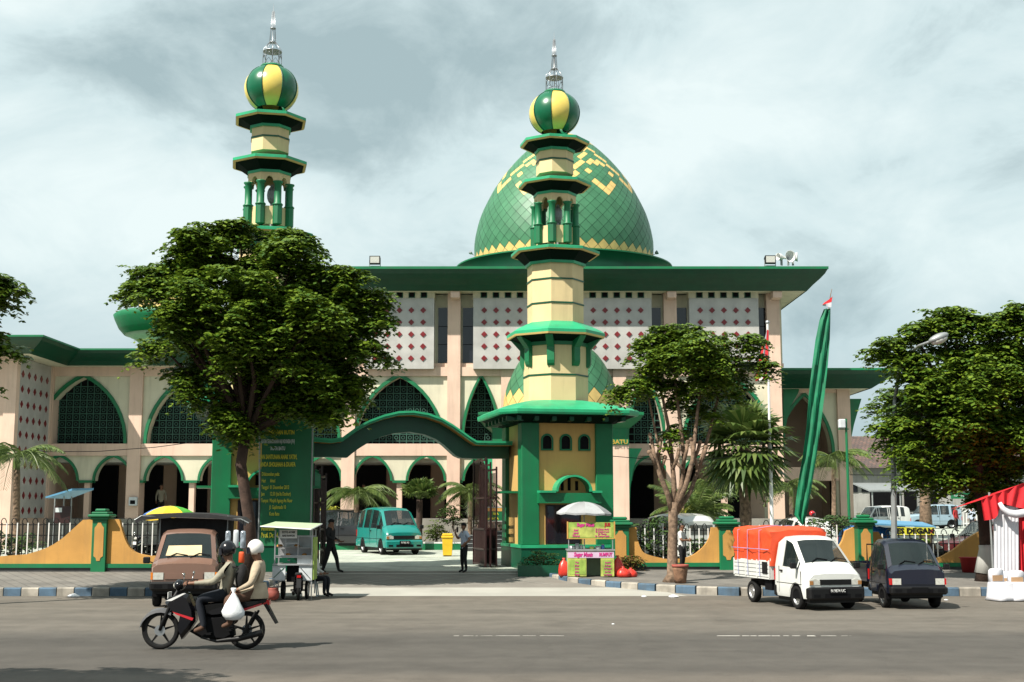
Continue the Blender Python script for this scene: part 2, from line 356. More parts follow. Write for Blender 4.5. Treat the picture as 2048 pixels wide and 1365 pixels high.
kerb([(-24.0, 33.5)] + LK[1:], .455); kerb(RK[:-1] + [(26, 33.5)], .56)
# worn centre line
mk('line_paint', (.42, .40, .36), .8, .35, 9)
m = MB()
for (a, b, w) in ((905, 918, .05), (925, 955, .04), (960, 985, .03), (990, 1040, .045), (1043, 1072, .035), (1078, 1128, .04), (1432, 1560, .07), (1565, 1600, .06), (1612, 1630, .10), (1640, 1672, .05), (1680, 1702, .03)):
    Yl = 22.9; x0 = X(a, 1268, Yl); x1 = X(b, 1268, Yl); k = x0
    while k < x1:
        e_ = min(x1, k + random.uniform(.1, .5)); j = random.uniform(-.012, .012)
        m.poly([(k, Yl - w*.8 + j, .004), (e_, Yl - w*.8, .004), (e_, Yl + w*.8, .004), (k + .03, Yl + w*.8 + j, .004)]); k = e_ + random.uniform(0, .06)
tag(m.build('road_marking', MT['line_paint']), kind='structure')

# ================================================================ MOSQUE
Y0 = 63.0
mos = empty('mosque', (0, Y0, G(Y0)), 'pink and cream mosque with green eaves, big green tiled dome and rows of pointed arches', 'mosque')
def mpart(mb, name, mats, parent=mos): return mb.build(name, mats, parent, True)
def xm(px, Y=Y0): return X(px, 800, Y)
def zm(py, Y=Y0): return Z(py, Y)
def arch_pts(cx, hw, zs, zp, n=9):
    h = zp - zs; c = (h*h - hw*hw) / (2*hw); r = hw + c; L_ = []
    a1 = math.atan2(h, c)
    for k in range(n + 1):
        a = a1 * k / n; L_.append((cx + c - r*math.cos(a), zs + r*math.sin(a)))
    return L_ + [(2*cx - x, z) for x, z in L_[-2::-1]]
def arch_wall(m, x0, x1, z0, z1, arches, yf, yb):
    xs = x0
    for (cx, hw, zs, zp) in arches:
        A = arch_pts(cx, hw, zs, zp)
        if cx - hw > xs + .01: m.box(xs, cx - hw, yf, yb, z0, z1)
        top = [(x, z1) for x, z in A]
        m.strip([(x, yf, z) for x, z in A], [(x, yf, z) for x, z in top])
        m.strip([(x, yb, z) for x, z in A], [(x, yb, z) for x, z in top])
        m.strip([(x, yf, z) for x, z in A], [(x, yb, z) for x, z in A])
        m.poly([(cx - hw, yf, z1), (cx + hw, yf, z1), (cx + hw, yb, z1), (cx - hw, yb, z1)])
        if zs > z0 + .01:
            for sx in (-1, 1): m.poly([(cx + sx*hw, yf, z0), (cx + sx*hw, yb, z0), (cx + sx*hw, yb, zs), (cx + sx*hw, yf, zs)])
        xs = cx + hw
    if xs < x1 - .01: m.box(xs, x1, yf, yb, z0, z1)
def arch_trim(cx, hw, zs, zp, y, w=.14, t=.1, zb=None, parent=mos, mt='green', wx=0):
    A = arch_pts(cx, hw - .01, zs, zp - .02); B = arch_pts(cx, hw + w, zs, zp + w*1.25)
    if zb is not None: A = [(cx-hw+.01, zb)] + A + [(cx+hw-.01, zb)]; B = [(cx-hw-w, zb)] + B + [(cx+hw+w, zb)]
    m = MB(); f = y - t
    m.strip([(x, f, z) for x, z in A], [(x, f, z) for x, z in B])
    m.strip([(x, f, z) for x, z in B], [(x, y + .05, z) for x, z in B]); m.strip([(x, f, z) for x, z in A], [(x, y + .05, z) for x, z in A])
    return mpart(m, 'arch_trim', MT[mt], parent)
def grille(cx, hw, zs, zp, y, cell=.34):
    m = MB(); A = arch_pts(cx, hw, zs, zp); m.poly([(x, y + .1, z) for x, z in A]); m.mi = 1
    def zt(x):
        for (xa, za), (xb, zb) in zip(A, A[1:]):
            if xa <= x <= xb: return za + (zb - za) * (x - xa) / max(xb - xa, 1e-6)
        return zs
    n = int(2*hw / cell); x = cx - n*cell/2
    for k in range(n + 1):
        xx = x + k*cell; t = zt(xx)
        if t > zs + .1: m.box(xx - .022, xx + .022, y, y + .05, zs, t)
    z = zs + cell/2
    while z < zp - .1:
        L_ = [q[0] for q in A if q[1] <= z]; hl = 0
        for k in range(len(A)//2):
            (xa, za), (xb, zb) = A[k], A[k+1]
            if za <= z <= zb: hl = cx - (xa + (xb-xa)*(z-za)/(zb-za))
        if hl > .1:
            m.box(cx - hl, cx + hl, y - .003, y + .047, z - .022, z + .022)
        # pierced flower in each cell
        kx = -n/2 + .5
        while kx < n/2:
            xx = cx + kx*cell
            if abs(xx - cx) < hl - .2 and zt(xx) > z + cell:
                zc = z + cell/2; r = cell*.30; w = .018
                ring = [(xx + r*math.cos(a)*(1+.0), zc + r*math.sin(a)) for a in [i*math.pi/3 for i in range(6)]]
                rin = [(xx + (r-.035)*math.cos(a), zc + (r-.035)*math.sin(a)) for a in [i*math.pi/3 for i in range(6)]]
                m.strip([(a, y - .006, b) for a, b in ring + ring[:1]], [(a, y - .006, b) for a, b in rin + rin[:1]])
            kx += 1
        z += cell
    return mpart(m, 'arch_grille', [MT['black'], MT['grille_green']])
mk('grille_green', (.03, .105, .075), .6, .2, 3)
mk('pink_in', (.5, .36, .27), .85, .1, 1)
def off_poly(P, d):      # outward offset of a clockwise-or-ccw axis polygon
    n = len(P); out_ = []
    area = sum(P[i][0]*P[(i+1)%n][1] - P[(i+1)%n][0]*P[i][1] for i in range(n)); sg = 1 if area > 0 else -1
    for i in range(n):
        a = Vector(P[i-1]); b = Vector(P[i]); c = Vector(P[(i+1)%n]); u = (b-a).normalized(); w = (c-b).normalized()
        n1_ = Vector((u.y, -u.x))*sg; n2_ = Vector((w.y, -w.x))*sg; s_ = n1_ + n2_; s_ = s_ / max(s_.dot(n1_), .3)
        out_.append((b.x + s_.x*d, b.y + s_.y*d))
    return out_
def eave(P, prof, parts):   # profile rows (offset, z, material name); one mesh per run of a material
    loops = [[(x, y, z) for x, y in off_poly(P, d)] for d, z in prof]
    for name, a, b, mt, cap in parts:
        m = MB(); m.loft(loops[a:b+1], True, False)
        if cap: m.poly(loops[b])
        mpart(m, name, MT[mt])
zf = zm(1036)                     # arcade floor
Zsp, Zlp = zm(962), zm(914)       # lower arches
Zb0, Zb1 = zm(912), zm(888)       # floor band
Zup, Ztop = zm(754), zm(735)
def diamond(m, x, z, y, r=.15):
    m.prism([(x - r, z), (x, z - r), (x + r, z), (x, z + r)], y - .035, y + .02)
def facade(x0, x1, bays, uppers, y0, zt, pill_w=.62):
    # cream arch walls
    for (cx, hw) in uppers:
        pass
    m = MB()
    ups = [(cx, hw, Zb1, Zup) for cx, hw in uppers]
    arch_wall(m, x0, x1, Zb1, zt, ups, y0, y0 + .75); mpart(m, 'upper_wall', MT['cream'])
    for (cx, hw) in uppers:
        arch_trim(cx, hw, Zb1, Zup, y0); grille(cx, hw, Zb1, Zup, y0 + .62)
    m = MB(); lows = [(cx, hw, Zsp, Zlp) for cx, hw in bays]
    arch_wall(m, x0, x1, Zsp, Zb0, lows, y0, y0 + .5); mpart(m, 'lower_wall', MT['cream'])
    for (cx, hw) in bays: arch_trim(cx, hw, Zsp, Zlp, y0, .1)
    m = MB()    # impost line
    xs = x0
    for (cx, hw) in bays + [(x1 + 1, 1)]:
        if cx - hw - xs > .05: m.box(xs + (.1 if xs > x0 else 0), cx - hw - .1, y0 - .1, y0 + .45, Zsp - .1, Zsp + .02)
        xs = cx + hw
    mpart(m, 'impost', MT['green'])
sp = xm(962) - xm(855)            # lower arch spacing (m)
hwL = (xm(1000) - xm(964)); hwU = xm(1000) - xm(914); hwN = xm(1000) - xm(965)
LX0 = X(60, 800, 62.0)
# ---- left wing and centre share the same front line
cxU = [X(p, 800, Y0) for p in (162, 379, 596, 797)]
cxN = [X(p, 800, Y0) for p in (962, 1292)]
uppers = [(X(162, 885, Y0), hwU), (X(379, 885, Y0), hwU), (X(590, 885, Y0), hwU), (X(797, 885, Y0), hwU), (X(962, 885, Y0), hwN), (X(1292, 885, Y0), hwN), (X(1456, 885, Y0), hwU)]
lows = [(X(p, 950, Y0), hwL) for p in (118, 226, 328, 436, 540, 645, 745, 852, 965, 1300, 1400, 1505)]
facade(X(85, 950, Y0), X(1563, 900, Y0), lows, uppers, Y0, Ztop)
def pillar(px, py, w=.64, z1=Ztop, y=Y0, name='pillar', mt='pink', z0=None):
    x = X(px, py, y); return mpart(MB().box(x - w/2, x + w/2, y - .2, y + .76, (zf - .9 if z0 is None else z0), z1), name, MT[mt])
PX = {}
for (px, py) in ((94, 900), (270, 900), (487, 900), (697, 900), (907, 900), (1015, 900), (1240, 900), (1344, 900), (1552, 900)):
    w = .64 if px not in (94,) else .5
    tall = px in (697, 907, 1344, 1552)
    pillar(px, py, w, zm(583) if tall else Ztop, name='pillar')
for px in (172, 382, 592, 798, 1450): 
    x = X(px, 1000, Y0); mpart(MB().box(x - .13, x + .13, Y0 + .05, Y0 + .4, zf - .9, Zsp - .1), 'post', MT['pink'])
def band(x0, x1, z0, z1, d, name='frieze', mt='pink', y=Y0): return mpart(MB().box(x0, x1, y - d, y + .2, z0, z1), name, MT[mt])
xl, xr = X(85, 900, Y0), X(1563, 900, Y0)
band(xl, xr, Zb0, Zb1, .12); band(xl, xr, zm(753), Ztop - .002, .12)
band(xl, xr, 0, zf - .05, .3, 'plinth', 'concrete')
# recessed frames of the cream panels: thin pink ledges
# veranda: floor, ceiling, back wall and dark doorways
mpart(MB().box(xl, xr, Y0 + .2, Y0 + 5, zf - .9, zf - .04), 'veranda_floor', MT['concrete'])
mpart(MB().box(xl, xr, Y0 + .52, Y0 + 5, Zb0 - .3, Zb0 - .1), 'veranda_ceiling', MT['offwhite'])
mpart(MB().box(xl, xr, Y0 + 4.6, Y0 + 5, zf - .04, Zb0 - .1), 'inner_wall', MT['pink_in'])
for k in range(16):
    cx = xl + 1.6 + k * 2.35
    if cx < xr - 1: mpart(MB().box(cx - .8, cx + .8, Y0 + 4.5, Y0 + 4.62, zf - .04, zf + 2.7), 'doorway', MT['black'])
# body behind
mpart(MB().box(xl, xr, Y0 + 5.02, Y0 + 18, 0, Ztop - .05).box(xl, xr, Y0 + .77, Y0 + 5, Zb0 - .098, Ztop - .05), 'body', MT['cream'])
# ---- upper storey of the main block
Zsoff = Z(581, Y0 - 1.0)
mx0, mx1 = X(686, 700, Y0), X(1567, 700, Y0)
mpart(MB().box(mx0, mx1, Y0 + .3, Y0 + 22, Ztop + .002, Zsoff), 'upper_block', MT['cream'])
band(mx0 + .05, mx1 - .0, Ztop + .004, zm(727), -.05, 'frieze')
for px in (706.5, 907, 1124, 1344, 1552): pass
for c in (800, 1016, 1233, 1446):
    x = X(c, 668, Y0); w = (X(1515, 668, Y0) - X(1377, 668, Y0)) / 2; yf = Y0 - .42
    z0, z1 = Z(738, yf), Z(597, yf)
    m = MB().box(x - w, x + w, yf, Y0 + .29, z0, z1); m.mi = 1
    for i in range(5):
        for j in range(5):
            diamond(m, x + (i - 2) * (X(1030, 660, yf) - X(1006.2, 660, yf)), Z(621 + 24 * j, yf), yf)
    mpart(m, 'marble_panel', [MT['marble'], MT['red_tile']])
    mpart(MB().box(x - w - .02, x + w + .02, Y0 - .38, Y0 + .29, z1 + .002, Zsoff), 'vent_block', MT['cream'])
    for i in range(5):
        xx = x + (i - 2) * .6; f = MB(); zc = Z(588.5, Y0 - .4)
        for b in ((xx - .16, xx - .12, zc - .19, zc + .19), (xx + .12, xx + .16, zc - .19, zc + .19), (xx - .12, xx + .12, zc + .15, zc + .19), (xx - .12, xx + .12, zc - .19, zc - .15)):
            f.box(b[0], b[1], Y0 - .41, Y0 - .35, b[2], b[3])
        f.mi = 1; f.box(xx - .12, xx + .12, Y0 - .395, Y0 - .36, zc - .15, zc + .15)
        mpart(f, 'vent_window', [MT['green_dark'], MT['black']])
for (a, b) in ((876, 897), (925, 946), (1092, 1110), (1303, 1323), (1353, 1375), (1518, 1538), (708, 728)):
    x0_, x1_ = X(a, 668, Y0), X(b, 668, Y0); z0, z1 = zm(725), zm(615)
    o = mpart(MB().box(x0_ - .05, x1_ + .05, Y0 + .24, Y0 + .31, z0 - .06, z1 + .05), 'tall_window', MT['cream'])
    g_ = MB().box(x0_, x1_, Y0 + .2, Y0 + .245, z0, z1); g_.mi = 1
    for t in (.33, .66): g_.box(x0_, x1_, Y0 + .19, Y0 + .2, z0 + (z1-z0)*t - .015, z0 + (z1-z0)*t + .015)
    g_.build('pane', [MT['dark_glass'], MT['black']], o, True)
for px in (697, 907, 1124, 1344, 1552):   # corbels under the eave
    x = X(px - (5 if px > 1024 else -5), 585, Y0); mpart(MB().box(x - .22, x + .22, Y0 - .95, Y0 - .2, Zsoff - .35, Zsoff - .01), 'corbel', MT['pink'])
P = [(mx0, Y0), (mx1, Y0), (mx1, Y0 + 22), (mx0, Y0 + 22)]
def roof_set(P, zb, zt, ov1, ov2):
    h = zt - zb
    prof = [(-.05, zb), (ov1, zb), (ov1 + .02, zb - .04), (ov1 + (ov2-ov1)*.30, zb + h*.22), (ov1 + (ov2-ov1)*.62, zb + h*.47), (ov1 + (ov2-ov1)*.84, zb + h*.68), (ov2 - .04, zb + h*.86), (ov2, zb + h*.88), (ov2, zt), (ov2 - .25, zt + .03)]
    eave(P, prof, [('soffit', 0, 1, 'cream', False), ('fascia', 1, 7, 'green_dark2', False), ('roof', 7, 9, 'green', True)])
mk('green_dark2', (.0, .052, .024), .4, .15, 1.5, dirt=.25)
roof_set(P, Zsoff, Z(533, Y0 - 1.9), 1.0, 1.9)
# ---- left wing roof with its projecting end
xb = X(28, 800, 58.2); YL = 58.2
Pl = [(xb, YL), (xb, Y0), (mx0 - .02 - 1.9, Y0), (mx0 - .02 - 1.9, Y0 + 18), (xb - 12, Y0 + 18), (xb - 12, YL)]
Pl = [(xb - 12, YL), (xb, YL), (xb, Y0), (mx0 - 1.95, Y0), (mx0 - 1.95, Y0 + 18), (xb - 12, Y0 + 18)]
Zls, Zlt = Z(734, Y0 - 1.0), Z(697, Y0 - 1.9)
roof_set(Pl, Ztop + .004, Zlt, 1.0, 1.9)
# projecting end block: side wall with red diamonds, front face pink
m = MB().box(xb - 12, xb - .04, YL, Y0 + 18, 0, Ztop); mpart(m, 'end_block', MT['pink'])
m = MB().box(xb - .04, xb + .02, YL + .35, Y0 - .35, zf + .0, Ztop - .02); m.mi = 1
for i in range(5):
    for j in range(13):
        y_ = YL + .85 + i * .78; z_ = zf + .35 + j * .70; r = .17
        if z_ < Ztop - .3: m.prism([(y_ - r, z_), (y_, z_ - r), (y_ + r, z_), (y_, z_ + r)], xb + .0, xb + .045, 'yz')
mpart(m, 'tile_wall', [MT['marble'], MT['red_tile']])
mpart(MB().box(xb - .45, xb + .1, YL - .06, YL + .35, 0, Ztop), 'pillar', MT['pink'])
mpart(MB().box(xb - .04, xb + .1, Y0 - .35, Y0 - .2, 0, Ztop), 'pillar', MT['pink'])
# ---- right wing (set back)
YR = 70.0
rx0, rx1 = mx1 - .5, X(1698, 850, YR)
ZrT, ZrS = Z(738, YR - 1.9), Z(776, YR - 1.0)
az0, azp = Z(905, YR), Z(792, YR)
m = MB(); arch_wall(m, rx0, rx1, Z(1040, YR), ZrS, [(X(1610, 850, YR), X(1662, 850, YR) - X(1610, 850, YR), az0, azp)], YR, YR + .8); mpart(m, 'wing_wall', MT['cream'])
arch_trim(X(1610, 850, YR), X(1662, 850, YR) - X(1610, 850, YR), az0, azp, YR, .16, zb=Z(1040, YR))
mpart(MB().box(rx1 - .65, rx1 + .05, YR - .2, YR + 9, 0, ZrS), 'pillar', MT['pink'])
mpart(MB().box(rx0, rx1 - .66, YR - .12, YR + .1, Z(792, YR) + .15, ZrS - .002), 'frieze', MT['pink'])
mpart(MB().box(rx0, rx1 - .66, YR - .12, YR + .1, Z(962, YR), Z(935, YR)), 'frieze', MT['pink'])
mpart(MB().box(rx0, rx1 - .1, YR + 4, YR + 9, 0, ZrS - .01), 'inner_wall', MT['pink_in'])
roof_set([(rx0 - 1, YR), (rx1, YR), (rx1, YR + 12), (rx0 - 1, YR + 12)], ZrS, ZrT, 1.0, 2.3)
# green curved buttresses
def buttress(pts, y, name='buttress', mt='green'):
    m = MB().prism([(X(a, b, y), Z(b, y)) for a, b in pts], y, y + .5); return mpart(m, name, MT[mt])
buttress([(1698, 798), (1723, 798)] + [(1716, 822), (1708, 850), (1702, 880), (1700, 905), (1697, 905)], YR + .3)
buttress([(1567, 770), (1600, 770), (1597, 786), (1585, 806), (1576, 830), (1571, 860), (1569, 905), (1567, 905)], YR - .3)
# ---- entrance porch with small dome
YP = 58.6
pz = G(YP)
ex0, ex1 = X(985, 860, YP), X(1257, 860, YP)
Zp0, Zp1 = Z(890, YP), Z(832, YP)
cxp = (ex0 + ex1) / 2
m = MB()
for b in ((ex0, ex0 + 2.3), (ex1 - 2.3, ex1)): m.box(b[0], b[1], YP, Y0 - .21, pz, Zp0)
mpart(m, 'porch_wall', MT['pink'])
mpart(MB().box(ex0 - .01, ex1 + .01, YP - .05, Y0 - .21, Zp0 + .002, Zp1), 'porch_parapet', MT['green'])
mpart(MB().box(ex0 + .1, ex1 - .1, YP + .02, Y0 - .22, Zp0 - .6, Zp0), 'porch_beam', MT['pink'])
eaveP = [(ex0 + .1, YP + .1), (ex1 - .1, YP + .1), (ex1 - .1, Y0 - .3), (ex0 + .1, Y0 - .3)]
mm = [[(x, y, z) for x, y in off_poly(eaveP, d)] for d, z in ((.0, Zp1 - .6), (.15, Zp1 - .58), (.6, Zp1 - .2), (.75, Zp1), (.75, Zp1 + .12), (.6, Zp1 + .14))]
m = MB().loft(mm, True, True); mpart(m, 'porch_roof', MT['green'])
for sgn, base_ in ((1, [(1255, 897), (1284, 897), (1276, 912), (1266, 940), (1261, 975), (1259, 1025), (1255, 1025)]), (-1, [(988, 912), (962, 912), (972, 935), (977, 960), (981, 1000), (982, 1030), (988, 1030)])):
    buttress(base_, YP + 1.2, mt='green_roof')
# rail and dark doors beyond the porch on its right
def text(body, size, mt, parent, loc, rot=(math.pi/2, 0, 0), name='lettering', sx=1.0, ext=.004, align='CENTER', bold=0.0, shear=0, label=None):
    cu = bpy.data.curves.new(name, 'FONT'); cu.body = body; cu.size = size; cu.extrude = ext; cu.align_x = align; cu.align_y = 'CENTER'; cu.offset = bold; cu.shear = shear
    cu.resolution_u = 2
    t = bpy.data.objects.new('tmp', cu); COL.objects.link(t); bpy.context.view_layer.update()
    dg = bpy.context.evaluated_depsgraph_get(); me = bpy.data.meshes.new_from_object(t.evaluated_get(dg)); me.name = name
    COL.objects.unlink(t); bpy.data.objects.remove(t); bpy.data.curves.remove(cu)
    me.transform(Matrix.Diagonal((sx, 1, 1, 1))); me.materials.clear(); me.materials.append(mt)
    o = bpy.data.objects.new(name, me); COL.objects.link(o); o.parent = parent; o.location = loc; o.rotation_euler = rot
    return o
mk('gold_letter', (.72, .45, .08), .35, .1, 5, metal=.5)
def mtext(body, size, px, py, y, **k):
    return text(body, size, MT['gold_letter'], mos, Vector((X(px, py, y), y, Z(py, y))) - mos.location, **k)
mtext('MASJID AGUNG KOTA BATU', .27, 1256, 884.5, YP - .13, sx=1.1, bold=.008, align='RIGHT')
# ---- domes
def dome(cx, cy, prof, Nn, motif, name, parent=mos, grow=1.0):
    # prof: (r, z) from base up. diamond tiles laid on it
    def rz(s):  # s = arclength parameter
        acc = 0
        for (r0, z0), (r1, z1) in zip(prof, prof[1:]):
            d = math.hypot(r1-r0, z1-z0)
            if acc + d >= s: t = (s-acc)/d; return r0+(r1-r0)*t, z0+(z1-z0)*t
            acc += d
        return prof[-1]
    tot = sum(math.hypot(b[0]-a[0], b[1]-a[1]) for a, b in zip(prof, prof[1:]))
    ss = [0.0]
    while ss[-1] < tot - .15:
        r = rz(ss[-1])[0]; ss.append(ss[-1] + max(math.pi*r/Nn*grow, .05))
    m = MB(); m.smooth = False
    m.mi = 2; m.smooth = True; m.lathe([(max(r - .03, .01), z) for r, z in prof], 64, (cx, cy, 0)); m.smooth = False
    def P_(k, i):
        r, z = rz(min(max(ss[min(k, len(ss)-1)], 0), tot)); a = math.pi*i/Nn
        return Vector((cx + r*math.sin(a), cy - r*math.cos(a), z))
    for k in range(0, len(ss) - 1):
        for i in range(k % 2, 2*Nn, 2):
            pts = [P_(max(k-1, 0), i), P_(k, i+1), P_(k+1, i), P_(k, i-1)]
            c = sum(pts, Vector())/4; pts = [c + (p-c)*.955 for p in pts]
            m.mi = 1 if motif(k, i, Nn, len(ss)) else 0
            if k == 0: pts = pts[1:]
            m.poly(pts)
    return mpart(m, name, [MT['dome_green'], MT['dome_gold'], MT['grout']], parent)
YD = 75.0
def pr(px0, rows, Y): return [(abs(X(px0 + h, y, Y) - X(px0, y, Y)), Z(y, Y)) for h, y in rows]
cxD = X(1127, 450, YD)
def resmooth(rows, n=40):
    # Catmull-Rom through rows
    out_ = []
    for i in range(len(rows)-1):
        p0 = rows[max(i-1, 0)]; p1 = rows[i]; p2 = rows[i+1]; p3 = rows[min(i+2, len(rows)-1)]
        for k in range(5):
            t = k/5
            out_.append(tuple(.5*((2*p1[q]) + (-p0[q]+p2[q])*t + (2*p0[q]-5*p1[q]+4*p2[q]-p3[q])*t*t + (-p0[q]+3*p1[q]-3*p2[q]+p3[q])*t**3) for q in (0, 1)))
    return out_ + [rows[-1]]
def big_motif(k, i, Nn, n):
    if k in (1, 2): return True
    q = i % 16; d = abs(q - 8)
    if (k, d) in ((12, 0), (13, 1), (14, 2), (17, 3), (20, 0), (20, 2), (21, 1)): return True
    if 13 <= k <= 30 and abs(d - (8.0 - (k - 13)*.5)) <= .55: return True
    return k > 32
prD = resmooth(pr(1127, [(176, 546), (179, 500), (175, 470), (166, 438), (152, 408), (135, 378), (113, 348), (86, 318), (54, 290), (28, 275), (2, 268)], YD))
dome(cxD, YD, prD, 48, big_motif, 'main_dome')
r0 = prD[0][0]; zb = Z(535, YD)
m = MB(); m.smooth = True
zr = Z(531, YD - 6.7)
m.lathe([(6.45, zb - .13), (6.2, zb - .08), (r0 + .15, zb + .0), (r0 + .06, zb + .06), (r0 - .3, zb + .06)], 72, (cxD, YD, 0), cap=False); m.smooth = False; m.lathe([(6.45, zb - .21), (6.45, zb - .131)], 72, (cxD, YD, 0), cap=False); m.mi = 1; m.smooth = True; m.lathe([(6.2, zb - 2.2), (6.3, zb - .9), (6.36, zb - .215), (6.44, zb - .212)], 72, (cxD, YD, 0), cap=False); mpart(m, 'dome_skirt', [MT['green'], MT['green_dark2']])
def small_motif(k, i, Nn, n):
    if k in (1, 2): return True
    top = k - 8; q = i % 8
    return (top == 0 and q == 4) or (top == 1 and q in (3, 5)) or (top == 2 and q in (2, 6, 4)) or (top == 3 and q in (1, 7)) or top == 5 or top > 7
YS = 60.9
prS = resmooth(pr(1122, [(117, 832), (117, 815), (113, 790), (105, 765), (92, 738), (76, 714), (56, 696), (34, 684), (2, 676)], YS))
cxS = X(1122, 760, YS)
dome(cxS, YS, prS, 22, small_motif, 'porch_dome')
m = MB(); m.smooth = True; m.lathe([(prS[0][0] + .12, Zp1), (prS[0][0] + .12, prS[0][1] + .03), (prS[0][0] - .1, prS[0][1] + .06)], 48, (cxS, YS, 0)); mpart(m, 'dome_skirt', MT['green'])
# left rear dome on its drum
YB = 78.0; cxB = X(352, 660, YB)
h_ = lambda px, y: abs(X(352 + px, y, YB) - X(352, y, YB))
m = MB(); m.smooth = True
m.lathe([(h_(66, 690), 4), (h_(66, 690), Z(692, YB)), (h_(80, 685), Z(681, YB)), (h_(100, 680), Z(672, YB))], 48, (cxB, YB, 0)); mpart(m, 'rear_drum', MT['cream'])
m = MB(); m.smooth = True
m.lathe([(h_(100, 680), Z(673, YB)), (h_(110, 670), Z(662, YB)), (h_(118, 660), Z(645, YB)), (h_(121, 650), Z(636, YB)), (h_(116, 640), Z(632, YB)), (h_(82, 632), Z(626, YB))], 48, (cxB, YB, 0)); mpart(m, 'dome_skirt', MT['green'])
prB = resmooth(pr(352, [(74, 636), (73, 615), (67, 585), (54, 555), (34, 532), (2, 520)], YB))
dome(cxB, YB, prB, 24, lambda k, i, a, b: k in (1, 2, 3), 'rear_dome')
# roof-top gear (things of their own)
def floodlight(px, py, Y, label):
    z = Z(py, Y); t = empty('floodlight', (X(px, py, Y), Y, z - .28), label, 'floodlight', 'floodlights on the main roof')
    m = MB(); m.prism([(-.14, .1), (.1, .1), (.2, .42), (-.14, .5)], -.26, .26, 'yz'); m.build('housing', MT['plastic_black'], t)
    m = MB(); m.poly([(-.22, -.145, .15), (.22, -.145, .15), (.22, -.15, .46), (-.22, -.15, .46)]).build('lamp_glass', MT['lamp_glass'], t)
    m = MB(); m.box(-.28, -.25, -.03, .03, 0, .3).box(.25, .28, -.03, .03, 0, .3).box(-.28, .28, -.05, .05, -.02, .02).build('bracket', MT['galv'], t)
floodlight(750, 522, Y0 - 1.5, 'small dark floodlight on the left stretch of the main roof edge')
floodlight(1540, 521, Y0 - 1.5, 'small dark floodlight on the roof edge beside the white horn loudspeakers')
def horn(px, py, Y, rz, s, label):
    t = empty('horn_loudspeaker', (X(px, py, Y), Y, Z(533, Y) + .04), label, 'loudspeaker', 'white horn loudspeakers on the roof corner', rz)
    m = MB(); m.smooth = True; m.M = Matrix.Translation((0, 0, .42)) @ Matrix.Rotation(R(90), 4, 'X')
    m.lathe([(.05, -.3), (.07, -.2), (.1, -.1), (.17, .05), (.29 * s, .18), (.30 * s, .2), (.26 * s, .17), (.05, -.1)], 20); m.build('horn', MT['white'], t)
    MB().box(-.03, .03, -.02, .08, 0, .4).build('bracket', MT['galv'], t)
horn(1577, 520, Y0 - 1.4, R(20), 1, 'white horn loudspeaker, the taller round one on the roof corner')
horn(1587, 524, Y0 - 1.1, R(75), .8, 'white horn loudspeaker turned to the right at the roof corner')
horn(1562, 524, Y0 - 1.1, R(-60), .6, 'smallest white horn loudspeaker nearest the roof floodlight')
def spot(px, py, sg, label):
    Y = YD - 1; x = X(px, py, Y); z = Z(py, Y)
    t = empty('dome_spotlight', (x, Y, z), label, 'spotlight', 'spotlights on arms beside the main dome')
    MB().tube([(0, 0, -.05), (sg * .75, 0, -.35)], .02, 6).build('arm', MT['galv'], t)
    m = MB(); m.M = Matrix.Rotation(R(60), 4, 'Y'); m.lathe([(.03, -.1), (.09, -.05), (.13, .08), (.1, .08)], 12); m.build('lamp_head', MT['steel'], t)
spot(941, 506, 1, 'tiny spotlight on an arm at the left foot of the main dome')
spot(1313, 506, -1, 'tiny spotlight on an arm at the right foot of the main dome')
# ================================================================ GATE TOWERS
RZ = R(12.4); TY = 42.6
TX = X(1109, 228, TY); TZ = G(TY)
def tz(py, Y=TY): return Z(py, Y) - TZ
def tr(hw, py):       # half width in pixels -> octagon radius
    a, b, c = ray(1109 + hw, py); return (TY * a / b - TX) / .978
mk('soffit_shade', (.002, .010, .006), .8, spec=.08)  # near-black colour paints in the deep shade under the tower eaves
tow = empty('gate_tower', (TX, TY, TZ), 'yellow and green octagonal gate tower behind the silver umbrella, its shaft in view', 'tower', 'twin gate towers', RZ)
PO = math.pi / 8
def ringp(c, y0, y1, hw_top, hw_edge, hw_bot, name, edge=.13, drop=.0):
    m = MB(); zt, ze, zb = tz(y0), tz(y1), tz(drop)
    m.mi = 0; rt, re_, rb = tr(hw_top, y0), tr(hw_edge, y1), tr(hw_bot, drop)
    m.lathe([(rt*.5, ze + .24), (re_ - .06, ze + .11), (re_, ze + .09)], 8, ph=PO, cap=False)
    m.lathe([(re_, ze + .09), (re_, ze)], 8, ph=PO, cap=False)
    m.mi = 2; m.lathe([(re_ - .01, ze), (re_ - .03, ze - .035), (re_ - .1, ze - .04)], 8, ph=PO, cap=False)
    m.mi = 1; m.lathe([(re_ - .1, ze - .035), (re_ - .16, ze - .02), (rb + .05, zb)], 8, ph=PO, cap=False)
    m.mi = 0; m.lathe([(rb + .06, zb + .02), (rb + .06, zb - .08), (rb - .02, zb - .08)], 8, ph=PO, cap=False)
    return m.build(name, [MT['green_roof'], MT['soffit_shade'], MT['yellow']], tow)
def shaftp(hw, y0, y1, bands):
    m = MB(); r0 = tr(hw, (y0+y1)/2); m.lathe([(r0, tz(y1)), (r0, tz(y0))], 8, ph=PO); m.mi = 1
    for b in bands: m.lathe([(r0 - .01, tz(b) - .025), (r0 + .025, tz(b) - .025), (r0 + .025, tz(b) + .025), (r0 - .01, tz(b) + .025)], 8, ph=PO)
    return m.build('shaft', [MT['shaft'], MT['green_dark']], tow)
